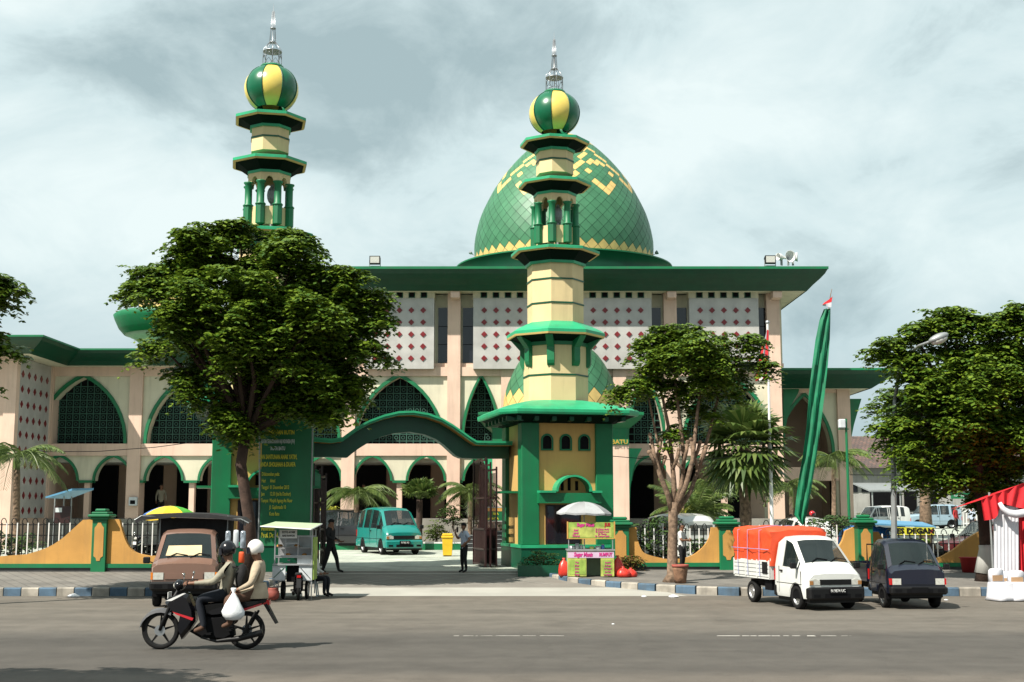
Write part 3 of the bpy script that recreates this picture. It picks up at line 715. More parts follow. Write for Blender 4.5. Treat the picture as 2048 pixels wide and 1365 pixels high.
# finial
m = MB(); zt = tz(185); m.smooth = True
for k in range(8):
    a = 2*math.pi*k/8; c_, s_ = math.cos(a), math.sin(a); r = .30
    P3 = lambda rr, zz: (rr*c_, rr*s_, zz)
    m.tube([P3(r, zt), P3(r, zt + .52), P3(r - .02, zt + .60), P3(r*.35, zt + .84)], .010, 5)
    m.tube([P3(r*.35, zt + .78), P3(.04, zt + 1.9)], .008, 5)
    b = a + math.pi/8
    m.tube([P3(r, zt + .26), (r*.93*math.cos(b), r*.93*math.sin(b), zt + .42), (r*math.cos(a + math.pi/4), r*math.sin(a + math.pi/4), zt + .26)], .009, 4)
    m.tube([P3(r, zt + .12), (r*.93*math.cos(b), r*.93*math.sin(b), zt + .04), (r*math.cos(a + math.pi/4), r*math.sin(a + math.pi/4), zt + .12)], .009, 4)
for zz, rr in ((.0, .30), (.5, .30), (.82, .11), (1.3, .085)): m.lathe([(rr - .01, zt + zz), (rr + .012, zt + zz), (rr + .012, zt + zz + .02), (rr - .01, zt + zz + .02)], 16)
m.tube([(0, 0, zt), (0, 0, zt + 1.9), (0, 0, tz(82)), (0, 0, tz(64))], [.016, .02, .012, .003], 6)
m.build('finial', MT['steel'], tow)
# striped ball
rb = tr(51, 228) * .978; zc = tz(228)
m = MB(); m.smooth = True; prof = []
for j in range(15):
    a = -1.02 + 2.04 * j / 14; prof.append((rb * math.cos(a), zc + rb * .90 * math.sin(a)))
for k in range(8):
    m.mi = k % 2; n_ = 6
    lp = []
    for r, z in prof:
        lp.append([((r*(1 - .02*abs(i/n_*2 - 1)**3))*math.sin(-math.pi/8 + 2*math.pi*(k + i/n_)/8), -(r*(1 - .02*abs(i/n_*2 - 1)**3))*math.cos(-math.pi/8 + 2*math.pi*(k + i/n_)/8), z) for i in range(n_ + 1)])
    m.loft(lp, False, False)
    m.mi = 2; a = -math.pi/8 + 2*math.pi*k/8; m.tube([(r*.985*math.sin(a), -r*.985*math.cos(a), z) for r, z in prof], .022, 6)
m.build('striped_ball', [MT['ball_gold'], MT['ball_green'], MT['green_dark']], tow)
m = MB(); m.lathe([(.2, tz(190)), (.38, tz(190)), (.40, tz(187)), (.36, tz(184)), (.1, tz(184))], 20).build('ball_collar', MT['green'], tow)
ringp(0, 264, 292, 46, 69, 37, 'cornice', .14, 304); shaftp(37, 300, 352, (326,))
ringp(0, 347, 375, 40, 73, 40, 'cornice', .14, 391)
# arcade stage: cream arched ring, eight columns, balustrade
ra = tr(42, 400)
m = MB()
for k in range(8):
    a0 = PO + 2*math.pi*k/8; a1 = a0 + 2*math.pi/8
    p0 = Vector((ra*math.sin(a0), -ra*math.cos(a0), 0)); p1 = Vector((ra*math.sin(a1), -ra*math.cos(a1), 0)); d = p1 - p0; wd = d.length; d.normalize(); nrm = Vector((d.y, -d.x, 0))
    z1, zs = tz(388), tz(416); hw = wd*.24; zpk = tz(402)
    A = [(wd/2 - hw*math.cos(t*math.pi/8), zs + (zpk-zs)*math.sin(t*math.pi/8)) for t in range(9)]
    for off in (0, -.12):
        o_ = nrm * off
        m.strip([p0 + d*x + o_ + Vector((0, 0, z)) for x, z in A], [p0 + d*x + o_ + Vector((0, 0, z1)) for x, z in A])
        for xa, xb2 in ((0, wd/2-hw), (wd/2+hw, wd)): m.poly([p0 + d*xa + o_ + Vector((0, 0, zs)), p0 + d*xb2 + o_ + Vector((0, 0, zs)), p0 + d*xb2 + o_ + Vector((0, 0, z1)), p0 + d*xa + o_ + Vector((0, 0, z1))])
    m.strip([p0 + d*x + Vector((0, 0, z)) for x, z in A], [p0 + d*x - nrm*.12 + Vector((0, 0, z)) for x, z in A])
m.build('arcade_ring', MT['shaft'], tow)
for k in range(8):
    a = PO + 2*math.pi*k/8; x_, y_ = ra*.97*math.sin(a), -ra*.97*math.cos(a)
    m = MB(); m.smooth = True
    m.lathe([(.16, tz(412)), (.16, tz(414)), (.115, tz(417)), (.115, tz(452)), (.17, tz(455)), (.17, tz(457))], 12, (x_, y_, 0)); m.smooth = False
    m.lathe([(.15, tz(457)), (.15, tz(492))], 8, (x_, y_, 0)); m.build('column', MT['green'], tow)
m = MB()
m.lathe([(ra*.93, tz(492)), (ra*.93, tz(458)), (ra*.85, tz(458)), (ra*.85, tz(492))], 8, ph=PO, cap=False); m.build('balustrade', MT['shaft'], tow)
m = MB().tube([(.1, 0, tz(490)), (.1, 0, tz(410))], .05, 8); m.ell((.1, 0, tz(430)), (.16, .16, .3)); m.build('stair_rail', MT['galv'], tow)
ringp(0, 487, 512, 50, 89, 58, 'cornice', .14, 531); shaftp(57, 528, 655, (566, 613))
# fourth roof, with curved top
def domed_roof(y0, y1, hwt, hwe, hwb, yb):
    m = MB(); rt, re_ = tr(hwt, y0), tr(hwe, y1); zt, ze = tz(y0), tz(y1); pr_ = []
    for k in range(8):
        f_ = k/7; pr_.append((rt*.9 + (re_-rt*.9)*f_, ze + .10 + (zt-ze-.05)*(1 - f_)**.8))
    m.lathe(pr_, 8, ph=PO, cap=False); m.lathe([(re_, ze + .10), (re_, ze)], 8, ph=PO, cap=False)
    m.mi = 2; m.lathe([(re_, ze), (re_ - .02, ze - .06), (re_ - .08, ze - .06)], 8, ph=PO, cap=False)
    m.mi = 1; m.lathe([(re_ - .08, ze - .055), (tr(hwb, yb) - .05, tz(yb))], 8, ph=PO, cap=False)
    return m.build('bell_roof', [MT['green_roof'], MT['soffit_shade'], MT['yellow']], tow)
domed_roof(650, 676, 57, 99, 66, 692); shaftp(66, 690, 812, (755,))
rc = tr(66, 720)
for k in range(8):
    a = PO + 2*math.pi*k/8; m = MB(); m.M = Matrix.Rotation(a, 4, 'Z')
    q = [(-(rc - .12), tz(738)), (-(rc + .02), tz(738)), (-(rc + .07), tz(734)), (-(rc + .10), tz(728)), (-(rc + .10), tz(702)), (-(rc + .42), tz(681)), (-(rc + .42), tz(678)), (-(rc - .12), tz(678))]
    m.prism(q, -.12, .12, 'yz'); m.build('bracket', MT['green'], tow)
m = MB(); m.lathe([(rc - .05, tz(697)), (rc + .05, tz(697)), (rc + .05, tz(690)), (rc - .05, tz(690))], 8, ph=PO); m.build('shaft_collar', MT['green'], tow)
# square base
hb = 1.52; YFb = TY - hb
bz = lambda py: Z(py, YFb - .1) - TZ
def chamf(a, c, z): return [(-a+c, -a, z), (a-c, -a, z), (a, -a+c, z), (a, a-c, z), (a-c, a, z), (-a+c, a, z), (-a, a-c, z), (-a, -a+c, z)]
a0_ = 2.32; zt, ze = tz(808), 5.27 - TZ
lp = [chamf(a0_ - .12, .45, ze - .07), chamf(a0_ - .02, .48, ze - .06), chamf(a0_, .48, ze), chamf(a0_, .48, ze + .09)]
for k in range(1, 8):
    f_ = 1 - k/7; s_ = 1.0 + (a0_ - 1.0) * f_
    lp.append(chamf(s_, .48 * s_/a0_ + .25*(1-s_/a0_), ze + .09 + (zt - ze - .05) * (1 - f_)**.75))
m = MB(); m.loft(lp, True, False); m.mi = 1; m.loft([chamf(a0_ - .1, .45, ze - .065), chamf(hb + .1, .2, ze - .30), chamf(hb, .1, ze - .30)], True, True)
m.build('base_roof', [MT['green_roof'], MT['soffit_shade']], tow)
zt = ze - .29
for sx in (-1, 1):
    for sy in (-1, 1):
        x0_, x1_ = sorted((sx*(hb + .0), sx*(hb - .58))); y0_, y1_ = sorted((sy*hb, sy*(hb - .58)))
        m = MB().cbox(x0_, x1_, y0_, y1_, bz(1090), zt, .02); m.build('corner_pier', MT['green'], tow)
for k in range(7):
    for sd_ in (0, 1):
        x_ = -hb - .2 + k*(2*hb + .4)/6; m = MB(); m.box(x_ - .07, x_ + .07, -hb - .55, -hb, ze - .26, ze - .1) if sd_ == 0 else m.box(-hb - .55, -hb, x_ - .07, x_ + .07, ze - .26, ze - .1)
        m.build('eave_bracket', MT['green_dark'], tow)
# walls
yi = -(hb - .12); zl = lambda py: bz(py)
zw0 = bz(1090)
wins = [(-.66, bz(880), bz(861)), (-.04, bz(880), bz(861)), (.58, bz(880), bz(861))]
m = MB().box(-hb + .3, hb - .3, yi, hb - .12, zw0, zt).box(-hb + .12, hb - .12, -hb + .59, hb - .59, zw0, zt); m.build('wall', MT['ochre_wall'] if 'ochre_wall' in MT else mk('ochre_wall', (.66, .41, .13), .7, .08, 1.0, .15, 40, dirt=.3), tow)
for (xc, zs, zp_) in wins:
    zb_ = bz(901); hw = .205
    A = [(xc - hw, zb_)] + [(xc - hw*math.cos(t*math.pi/10), zs + hw*math.sin(t*math.pi/10)) for t in range(11)] + [(xc + hw, zb_)]
    B = [(xc - hw + .06, zb_ + .05)] + [(xc - (hw-.06)*math.cos(t*math.pi/10), zs + (hw-.06)*math.sin(t*math.pi/10)) for t in range(11)] + [(xc + hw - .06, zb_ + .05)]
    f = MB(); f.strip([(a, yi - .05, b) for a, b in A + A[:1]], [(a, yi - .05, b) for a, b in B + B[:1]]); f.strip([(a, yi - .05, b) for a, b in A + A[:1]], [(a, yi + .02, b) for a, b in A + A[:1]])
    f = f.build('arched_window', MT['green'], tow); g_ = MB().poly([(a, yi - .012, b) for a, b in B]); g_.build('pane', MT['black'], f)
# small arched awning above the door
zs = bz(985); rr = .60; xc = .10
m = MB(); out_ = [(xc - rr*math.cos(t*math.pi/14), zs + .02 + rr*.88*math.sin(t*math.pi/14)) for t in range(15)]; inn = [(xc - (rr-.07)*math.cos(t*math.pi/14), zs + .02 + (rr-.07)*.88*math.sin(t*math.pi/14)) for t in range(15)]
yo = yi - .55
m.strip([(a, yo, b) for a, b in out_], [(a, yi, b) for a, b in out_]); m.strip([(a, yo, b) for a, b in out_], [(a, yo, b) for a, b in inn]); m.strip([(a, yo, b) for a, b in inn], [(a, yi, b) for a, b in inn])
m.box(-hb + .5, xc - rr, yo, yi, zs - .02, zs + .05).box(xc + rr, hb - .5, yo, yi, zs - .02, zs + .05)
m.build('awning', MT['green_roof'], tow)
m = MB()
for dx, h2 in ((-.26, .3), (-.03, .42), (.22, .3)): m.box(xc + dx - .05, xc + dx + .05, yi - .01, yi + .05, zs + .06, zs + .06 + h2)
m.build('slot', MT['black'], tow)
bx('lintel', MT['green'], tow, -hb + .5, hb - .5, yo + .12, yi, bz(1007), zs - .022)
d = bx('door_frame', MT['maroon'], tow, -.72, .45, yi - .03, yi, zw0 + .02, bz(1010))
MB().box(-.66, .39, yi - .04, yi - .031, zw0 + .04, bz(1013)).build('pane', MT['dark_glass'], d)
bx('base_moulding', MT['green_roof'], tow, -hb - .05, hb + .05, -hb - .05, hb + .05, zw0 - .1, zw0 - .001)
bx('plinth', MT['green_dark'], tow, -hb - .02, hb + .02, -hb - .02, hb + .02, -.4, zw0 - .101)
# side faces (seen obliquely): shelf awning and panel lines
m = MB(); m.box(-hb - .45, -hb + .1, -.7, .7, bz(985) - .02, bz(985) + .05).box(hb - .1, hb + .3, -.5, .5, bz(985) - .02, bz(985) + .05)
for k in range(10):
    a0, a1 = math.pi*k/10, math.pi*(k+1)/10
    m.poly([(hb, -.5*math.cos(a0), bz(985)+.05+.6*math.sin(a0)), (hb, -.5*math.cos(a1), bz(985)+.05+.6*math.sin(a1)), (hb + .3, -.42*math.cos(a1), bz(985)+.05+.5*math.sin(a1)), (hb + .3, -.42*math.cos(a0), bz(985)+.05+.5*math.sin(a0))])
m.build('side_awning', MT['green'], tow)
tow2 = copy_tree(tow); LY = 40.4
place(tow2, (X(543, 180, LY), LY, TZ + .13), RZ, 'yellow and green octagonal gate tower, the taller one rising out of the big round tree')
T1 = Vector((TX, TY, TZ)); T2 = tow2.location.copy()
# ================================================================ GATE ARCH between the towers (local x runs from left tower to right)
gmid = (T1 + T2) / 2
ga = empty('gateway_arch', (gmid.x, gmid.y, TZ), 'green arched gateway roof spanning between the two gate towers', 'arch', rz=math.atan2((T1-T2).y, (T1-T2).x))
ang = ga.rotation_euler[2]; span = (T1.xy - T2.xy).length
def gl(px, py):      # pixel on the gate plane -> local x, z
    a, b, c = ray(px, py); d_ = Vector((math.cos(ang), math.sin(ang))); n_ = Vector((-math.sin(ang), math.cos(ang))); org = Vector((ga.location.x, ga.location.y)) + n_ * (-.8)
    t = org.dot(n_) / Vector((a, b)).dot(n_); w = Vector((a, b)) * t; return (w - org).dot(d_), H + c * t - TZ
top = [(610, 873), (640, 875), (668, 877), (690, 874), (705, 863), (722, 851), (745, 839), (775, 828), (805, 821), (835, 820), (865, 825), (893, 835), (915, 848), (935, 862), (950, 873), (963, 881), (990, 882), (1020, 882), (1036, 882)]
T_ = [gl(*p) for p in top]
m = MB()
up = [(x, z) for x, z in T_]; lo = [(x, z - .11) for x, z in T_]
for A, mi in ((up, 0), (lo, 1)):
    m.mi = mi; m.strip([(x, -.0, z) for x, z in A], [(x, 1.6, z) for x, z in A])
m.mi = 0; m.strip([(x, 0, z) for x, z in up], [(x, 0, z) for x, z in lo]); m.strip([(x, 1.6, z) for x, z in up], [(x, 1.6, z) for x, z in lo])
m.strip([(x, -.05, z + .03) for x, z in up], [(x, -.05, z - .04) for x, z in up]); m.strip([(x, -.05, z + .03) for x, z in up], [(x, .1, z + .03) for x, z in up])
m.build('arched_roof', [MT['green_roof'], MT['ochre']], ga)
bot = [(610, 911), (640, 911), (668, 911), (704, 912), (712, 905), (728, 893), (748, 881), (772, 870), (800, 862), (832, 859), (862, 864), (886, 874), (903, 886), (917, 899), (927, 908), (938, 913), (960, 914), (1010, 914), (1036, 914)]
B_ = [gl(*p) for p in bot]; m = MB()
for y_ in (.55, 1.05): m.strip([(x, y_, z - .115) for x, z in T_], [(x, y_, z) for x, z in B_])
m.strip([(x, .55, z) for x, z in B_], [(x, 1.05, z) for x, z in B_])
m.build('beam', MT['green_dark'], ga)  # darker green puts the roof overhang's shade into the beam colour
# folding steel gate leaves stacked at the sides
def gate_leaf(xc, zt_, label, n=5):
    w = Vector((math.cos(ang), math.sin(ang))) * xc; base_ = Vector((gmid.x + w.x, gmid.y + w.y, TZ))
    t = empty('steel_gate', base_, label, 'gate', 'folded maroon steel gates', ang)
    for k in range(n):
        x0_ = -.42 + k*.2; m = MB(); l_ = 1.5 - k*.12
        m.box(x0_ - .025, x0_ + .025, -.3 - .2*(k == 0), -.24 - .2*(k == 0), .04, zt_ - .15*k).box(x0_ - .025, x0_ + .025, l_ - .06, l_, .04, zt_)
        for zz in (.06, .55, 1.2, zt_*.62, zt_ - .12 - .15*k): m.box(x0_ - .02, x0_ + .02, -.3, l_, zz, zz + .06)
        for j in range(8):
            yy = -.2 + j*l_/8; m.box(x0_ - .01, x0_ + .01, yy, yy + .025, .1, zt_ - .2 - .15*k)
        m.build('leaf_panel', MT['maroon'], t)
        MB().box(x0_ + .005, x0_ + .012, -.28, l_ - .02, .1, 1.25).build('sheet', MT['maroon'], t)
gate_leaf(span/2 - hb - .55, 3.55, 'folded maroon steel gate stack beside the right gate tower', 3)
gate_leaf(-span/2 + hb + .50, 3.3, 'folded maroon steel gate stack beside the left gate tower behind the banner', 3)
# ================================================================ FENCE WALLS
WY = 40.0
WZ = lambda py, Y=WY: Z(py, Y)
def fence_pillar(px, Y, top, base, w_px, label):
    x = X(px, 1090, Y); z0 = SW(40); w = w_px/2573*Y
    t = empty('fence_pillar', (x, Y, z0 - .05), label, 'pillar', 'green and ochre fence pillars'); hz = Z(top + 22, Y) - z0 + .05; ht = Z(top, Y) - z0 + .05
    MB().cbox(-w/2, w/2, -w/2, w/2, -.2, hz, .015).build('shaft', MT['green'], t)
    m = MB(); q = w*.32; h0, h1 = .35, hz - .08
    m.prism([(-q*.35, h0), (q*.35, h0), (q*.5, h0 + .09), (q, h0 + .14), (q, h1 - .16), (q*.55, h1 - .08), (q*.3, h1), (-q*.3, h1), (-q*.55, h1 - .08), (-q, h1 - .16), (-q, h0 + .14), (-q*.5, h0 + .09)], -w/2 - .012, -w/2 + .02); m.build('panel', MT['ochre'], t)
    d = ht - hz; m = MB()
    m.cbox(-w/2 - .06, w/2 + .06, -w/2 - .06, w/2 + .06, hz - .0, hz + d*.22, .02).cbox(-w/2 - .12, w/2 + .12, -w/2 - .12, w/2 + .12, hz + d*.221, hz + d*.5, .03).cbox(-w/2 - .03, w/2 + .03, -w/2 - .03, w/2 + .03, hz + d*.501, hz + d*.72, .02).cbox(-w/2 + .05, w/2 - .05, -w/2 + .05, w/2 - .05, hz + d*.721, ht, .03); m.build('cap', MT['green'], t)
    return t
def wall_from_px(pts, Y, label, base=.1, th=.18, foot=True):
    P_ = [(X(a, b, Y), Z(b, Y)) for a, b in pts]; x0_, x1_ = P_[0][0], P_[-1][0]; cx = (x0_ + x1_)/2; z0 = SW(40) - .05
    t = empty('fence_wall', (cx, Y, z0), label, 'wall', 'curved ochre fence walls')
    up = [(x - cx, z - z0) for x, z in P_]; lo = [(x, .18) for x, z in up]; m = MB()
    for yy in (-th/2, th/2): m.strip([(x, yy, z) for x, z in up], [(x, yy, z) for x, z in lo])
    m.strip([(x, -th/2, z) for x, z in up], [(x, th/2, z) for x, z in up])
    for (x, z), (x2, z2) in ((up[0], lo[0]), (up[-1], lo[-1])): m.poly([(x, -th/2, z), (x, th/2, z), (x, th/2, z2), (x, -th/2, z2)])
    m.build('panel', MT['ochre'], t)
    m = MB(); m.box(up[0][0], up[-1][0], -th/2 - .06, th/2 + .06, .14, .26).build('ledge', MT['green'], t)
    m = MB(); m.box(up[0][0], up[-1][0], -th/2 - .02, th/2 + .02, -.2, .139).build('footing', MT['stone_dark'], t)
    return t
def curve_px(pts, n=6):
    return resmooth_px(pts, n)
def resmooth_px(rows, n):
    out_ = []
    for i in range(len(rows)-1):
        p0 = rows[max(i-1, 0)]; p1 = rows[i]; p2 = rows[i+1]; p3 = rows[min(i+2, len(rows)-1)]
        for k in range(n):
            t = k/n
            out_.append(tuple(.5*((2*p1[q]) + (-p0[q]+p2[q])*t + (2*p0[q]-5*p1[q]+4*p2[q]-p3[q])*t*t + (-p0[q]+3*p1[q]-3*p2[q]+p3[q])*t**3) for q in (0, 1)))
    return out_ + [rows[-1]]
fence_pillar(202, WY - .8, 1018, 1138, 29, 'green fence pillar with ochre panel between the two curved walls on the left pavement')
wall_from_px([(-160, 1113), (0, 1113)] + curve_px([(55, 1109), (95, 1096), (125, 1078), (150, 1056), (168, 1040)]) + [(189, 1039)], WY - .8, 'ochre fence wall left of the pillar, its top sweeping down to the left')
wall_from_px([(216, 1039), (240, 1039)] + curve_px([(246, 1062), (256, 1088), (272, 1105), (300, 1112)]) + [(420, 1113)], WY - .8, 'ochre fence wall between the left pillar and the brown truck, sweeping down to the right')
fence_pillar(1240, WY, 1034, 1140, 34, 'green fence pillar directly right of the fruit drink stall')
wall_from_px([(1255, 1055), (1272, 1055)] + curve_px([(1274, 1075), (1280, 1095), (1292, 1108), (1330, 1118), (1352, 1119), (1380, 1113), (1402, 1098), (1417, 1078), (1422, 1055)]) + [(1440, 1055)], WY, 'ochre fence wall with a deep round scoop behind the pruned tree')
fence_pillar(1454, WY, 1033, 1150, 34, 'green fence pillar between the scooped wall and the orange covered truck')
wall_from_px([(1469, 1056), (1520, 1056)] + curve_px([(1530, 1085), (1545, 1100), (1570, 1108), (1640, 1108), (1668, 1100), (1682, 1085), (1690, 1062)]) + [(1712, 1052)], WY, 'ochre fence wall hidden behind the orange tarpaulin of the white truck')
fence_pillar(1728, WY - .3, 1030, 1150, 30, 'green fence pillar standing above the gap between the white and navy trucks')
wall_from_px([(1742, 1064), (1755, 1064), (1765, 1078)] + curve_px([(1772, 1096), (1790, 1112), (1830, 1120), (1870, 1118), (1905, 1100), (1930, 1080), (1960, 1062)]) + [(2000, 1060), (2200, 1060)], WY, 'ochre fence wall rising to the right behind the navy truck and the dark street tree')
# railings
def railing(px0, px1, ytop, ybot, Y, label, step=14, arch=True):
    x0_, x1_ = X(px0, 1090, Y), X(px1, 1090, Y); cx = (x0_+x1_)/2; z0 = SW(40)
    t = empty('railing', (cx, Y, z0), label, 'railing', 'iron railings above the fence walls')
    zt_, zb_ = Z(ytop, Y) - z0, Z(ybot, Y) - z0; m = MB(); w = MB(); k = 0; x = x0_ - cx; s_ = step/2573*Y
    while x <= x1_ - cx:
        (w if k % 2 == 0 else m).box(x - .016, x + .016, -.016, .016, zb_, zt_)
        if arch and k % 2 == 1 and x + s_ < x1_ - cx:
            m.tube([(x + s_*.7*(1 - math.cos(a))*.75 - s_*.25, .03, zt_ - .02 + .16*math.sin(a)) for a in [math.pi*i/6 for i in range(7)]], .014, 5)
        x += s_; k += 1
    for zz in (zt_ - .06, zb_ + (zt_-zb_)*.62, zb_ + .06): m.box(x0_ - cx, x1_ - cx, -.014, .014, zz - .014, zz + .014)
    w.build('white_bars', MT['white'], t); m.build('dark_bars', MT['plastic_black'], t); return t
railing(-30, 165, 1046, 1112, WY - .5, 'white and dark bar railing left of the left fence pillar', 10.5)
railing(244, 420, 1046, 1112, WY - .5, 'white and dark bar railing between the left pillar and the brown truck', 10)
railing(1272, 1424, 1057, 1120, WY + .15, 'white bar railing filling the round scoop of the fence wall', 9)
railing(1520, 1690, 1050, 1110, WY + .15, 'railing mostly hidden behind the orange tarpaulin', 11)
railing(1765, 1940, 1068, 1120, WY + .15, 'railing behind the navy truck under the yellow lettered stall sign', 11)
# planter at the right tower
t = empty('planter_box', (X(1120, 1150, TY - 4.3), TY - 4.3, SW(38.3)), 'low green edged planter bed at the foot of the right gate tower', 'planter')
MB().box(-1.25, 1.05, -.06, .06, -.2, .24).box(-1.25, -1.13, .061, 1.6, -.2, .24).build('kerb_edge', MT['green_dark'], t)
MB().box(-1.12, 1.05, .061, 1.6, -.2, .15).build('soil', MT['earth'], t)
# ================================================================ VEGETATION
rnd = random.Random(11)
def clump(m, c, s, nf=7, droop=.95, up=None, leaf=.17, pairs=4):
    base_a = rnd.uniform(0, 6.28)
    for i in range(nf):
        a = base_a + i*6.283/nf + rnd.uniform(-.25, .25); L_ = s*rnd.uniform(.75, 1.2); dr = droop*rnd.uniform(.5, 1.5)
        ca, sa = math.cos(a), math.sin(a); rise = rnd.uniform(.1, .6)
        for j in range(1, pairs + 1):
            t = j/pairs; px_ = L_*t; pz = rise*L_*t*1.2 - dr*L_*t*t
            for sd_ in (-1, 1):
                lf = leaf*rnd.uniform(.75, 1.2)*(1 - .25*t); w = lf*.33
                o = Vector((c[0] + ca*px_, c[1] + sa*px_, c[2] + pz))
                d = Vector((ca*.55 - sa*sd_*.85, sa*.55 + ca*sd_*.85, -rnd.uniform(.15, .8))).normalized()
                n_ = Vector((ca, sa, rnd.uniform(-.3, .3))).cross(d).normalized(); q = d.cross(n_)
                if q.z < 0: q = -q
                wv = d.cross(Vector((rnd.uniform(-.5, .5), rnd.uniform(-.5, .5), 1))).normalized()*w
                m.poly([o, o + d*lf*.5 + wv, o + d*lf, o + d*lf*.5 - wv])
def limb(m, pts, rads, n=7): m.smooth = True; m.tube(pts, rads, n)
def crown_lobes(lobes, Y, depth, dens, mt, tree, s=.42, leaf=.17, name='crown', squash=.95, shell=.33):
    m = MB(); C_ = []
    for lb in lobes:
        px, py, r = lb[:3]; dy = lb[3] if len(lb) > 3 else rnd.uniform(-.4, .4)*depth
        rr = r/2573*Y; C_.append((Vector((X(px, py, Y), Y + dy, Z(py, Y))), rr))
    for c, rr in C_:
        n = int(dens*1.75*rr*rr*rr**.35) + 3; hr = max(rr - .42, rr*.45)
        for k in range(max(n//6, 3)):      # each spray: clumps strung along a short drooping twig
            u = Vector((rnd.gauss(0, 1), rnd.gauss(0, 1), rnd.gauss(.1, .9))).normalized(); q = rnd.random()**.45
            p = c + Vector((u.x*hr*q, u.y*hr*q, u.z*rr*q*squash)); h = Vector((u.x, u.y, 0)); h = (h.normalized() if h.length > .1 else Vector((1, 0, 0))); st = s*rnd.uniform(.16, .30)
            dr = rnd.uniform(.02, .06)
            for j in range(6):
                pp = p + h*st*j + Vector((rnd.gauss(0, .12), rnd.gauss(0, .12), .10*st*j - dr*j*j*.35 + rnd.gauss(0, .05)))
                clump(m, pp, s*rnd.uniform(.65, 1.05)*(1 - .05*j), leaf=leaf*rnd.uniform(.8, 1.1))
        for k in range(int(n*.22)):
            u = Vector((rnd.gauss(0, 1), rnd.gauss(0, 1), rnd.gauss(0, 1))).normalized()*rnd.random()**.6*rr*.8; clump(m, c + u, s, leaf=leaf)
    o = m.build(name, mt, tree, True); return C_
def tree(px, Y, z, label, group, lobes, depth, dens, mt='leaf', trunk=None, r=.16, bark='bark', s=.46, leaf=.20, limbs_to=None, **kw):
    x = X(px, 1150, Y); t = empty('street_tree', (x, Y, z), label, 'tree', group)
    C_ = crown_lobes(lobes, Y, depth, dens, MT[mt], t, s, leaf, **kw)
    fork = trunk[-1]; m = MB(); limb(m, [Vector(p) for p in trunk], [r*(1.35 if i == 0 else 1 - .25*i/len(trunk)) for i in range(len(trunk))], 10)
    m.build('trunk', MT[bark], t, True)
    f = Vector(fork)
    for c, rr in C_:
        mid = f.lerp(c, .5) + Vector((rnd.uniform(-.2, .2), rnd.uniform(-.2, .2), .1)); m = MB()
        limb(m, [f - Vector((0, 0, .15)), mid, c], [r*.5, r*.33, r*.10], 6); m.build('branch', MT[bark], t, True)
    return t
# --- the big round tree in front of the left tower
Yb = 34.9
bz0 = SW(Yb)
bigL = [(420, 520, 88, 0), (520, 500, 66, .4), (590, 520, 72, -.3), (350, 500, 42, .3), (372, 470, 30, 0), (455, 462, 30, .2), (330, 575, 60, -.2), (300, 560, 36, 0), (350, 650, 60, .3), (640, 590, 88, .5), (690, 560, 30, 0), (690, 680, 62, 0), (712, 640, 44, .3), (560, 640, 110, -1.0), (450, 620, 110, -.8), (600, 730, 90, -.3),
        (500, 740, 80, .2), (420, 720, 60, .4), (660, 770, 42, .2), (570, 790, 44, .0), (470, 795, 34, .2), (735, 700, 28, 0), (735, 600, 24, 0), (320, 690, 34, 0), (370, 740, 36, .2), (285, 545, 26, 0), (690, 790, 34, 0), (540, 570, 100, 1.6), (620, 680, 100, 1.6), (440, 660, 90, 1.6), (640, 805, 26, .1), (395, 610, 60, -1.4), (650, 650, 60, -1.5), (520, 700, 70, -1.6), (470, 830, 24, -.3), (485, 820, 44, .2), (560, 790, 42, .1), (450, 800, 42, .1), (640, 800, 44, 0), (705, 745, 40, 0), (540, 780, 60, .9), (620, 780, 50, .9), (400, 775, 30, 0), (650, 815, 26, .2), (475, 850, 34, 0), (600, 478, 46, .1), (650, 535, 56, .1), (555, 462, 40, .2), (705, 580, 46, .3), (480, 450, 38, .1), (738, 640, 26, .2), (400, 465, 36, 0), (680, 760, 40, .2)]
fx = X(503, 870, Yb)
tree(500, Yb, bz0, 'large dense round street tree hiding the lower part of the left gate tower', 'broad leaved street trees', bigL, 3.0, 27, 'leaf', trunk=[(X(503, 1150, Yb), Yb, bz0 - .1), (fx, Yb, Z(1040, Yb)), (fx - .25, Yb - .1, Z(930, Yb)), (fx - .15, Yb, Z(860, Yb))], r=.17, bark='bark_dark', shell=.38)
# --- pruned tree on the right pavement
Yt = 35.3; z0 = SW(Yt)
rl = [(1345, 680, 40, 0), (1390, 668, 34, .3), (1330, 720, 46, -.3), (1300, 690, 28, 0), (1420, 700, 50, .3), (1470, 690, 36, 0), (1502, 680, 24, 0), (1480, 730, 38, .4), (1400, 750, 50, -.5), (1440, 770, 40, .2), (1340, 765, 34, .3), (1290, 745, 26, 0), (1250, 785, 15, .2), (1275, 770, 17, 0), (1380, 790, 30, .3), (1350, 700, 55, 1.1), (1440, 730, 55, 1.2), (1390, 720, 55, -1.1), (1515, 720, 14, 0), (1325, 660, 18, 0), (1350, 860, 12, .3), (1420, 820, 26, .2)]
t = empty('pruned_tree', (X(1345, 1165, Yt), Yt, z0), 'street tree with pruned stubs low on its limbs beside the woven waste basket', 'tree', 'broad leaved street trees')
C_ = crown_lobes(rl, Yt, 2.0, 52, MT['leaf'], t, .36, .15, shell=.4)
def pxp(px, py, dy=0, Y=Yt): return Vector((X(px, py, Y + dy), Y + dy, Z(py, Y + dy)))
m = MB(); m.smooth = True
m.tube([pxp(1342, 1167), pxp(1345, 1150), pxp(1345, 1100), pxp(1346, 1060), pxp(1346, 1030), pxp(1348, 1005)], [.25, .155, .135, .128, .135, .13], 12); m.build('trunk', MT['bark'], t, True)
def branch(pts, r0, r1, nm='limb', mt='bark'):
    m = MB(); m.smooth = True; n = len(pts); m.tube(pts, [r0 + (r1-r0)*k/(n-1) for k in range(n)], 7); m.build(nm, MT[mt], t, True)
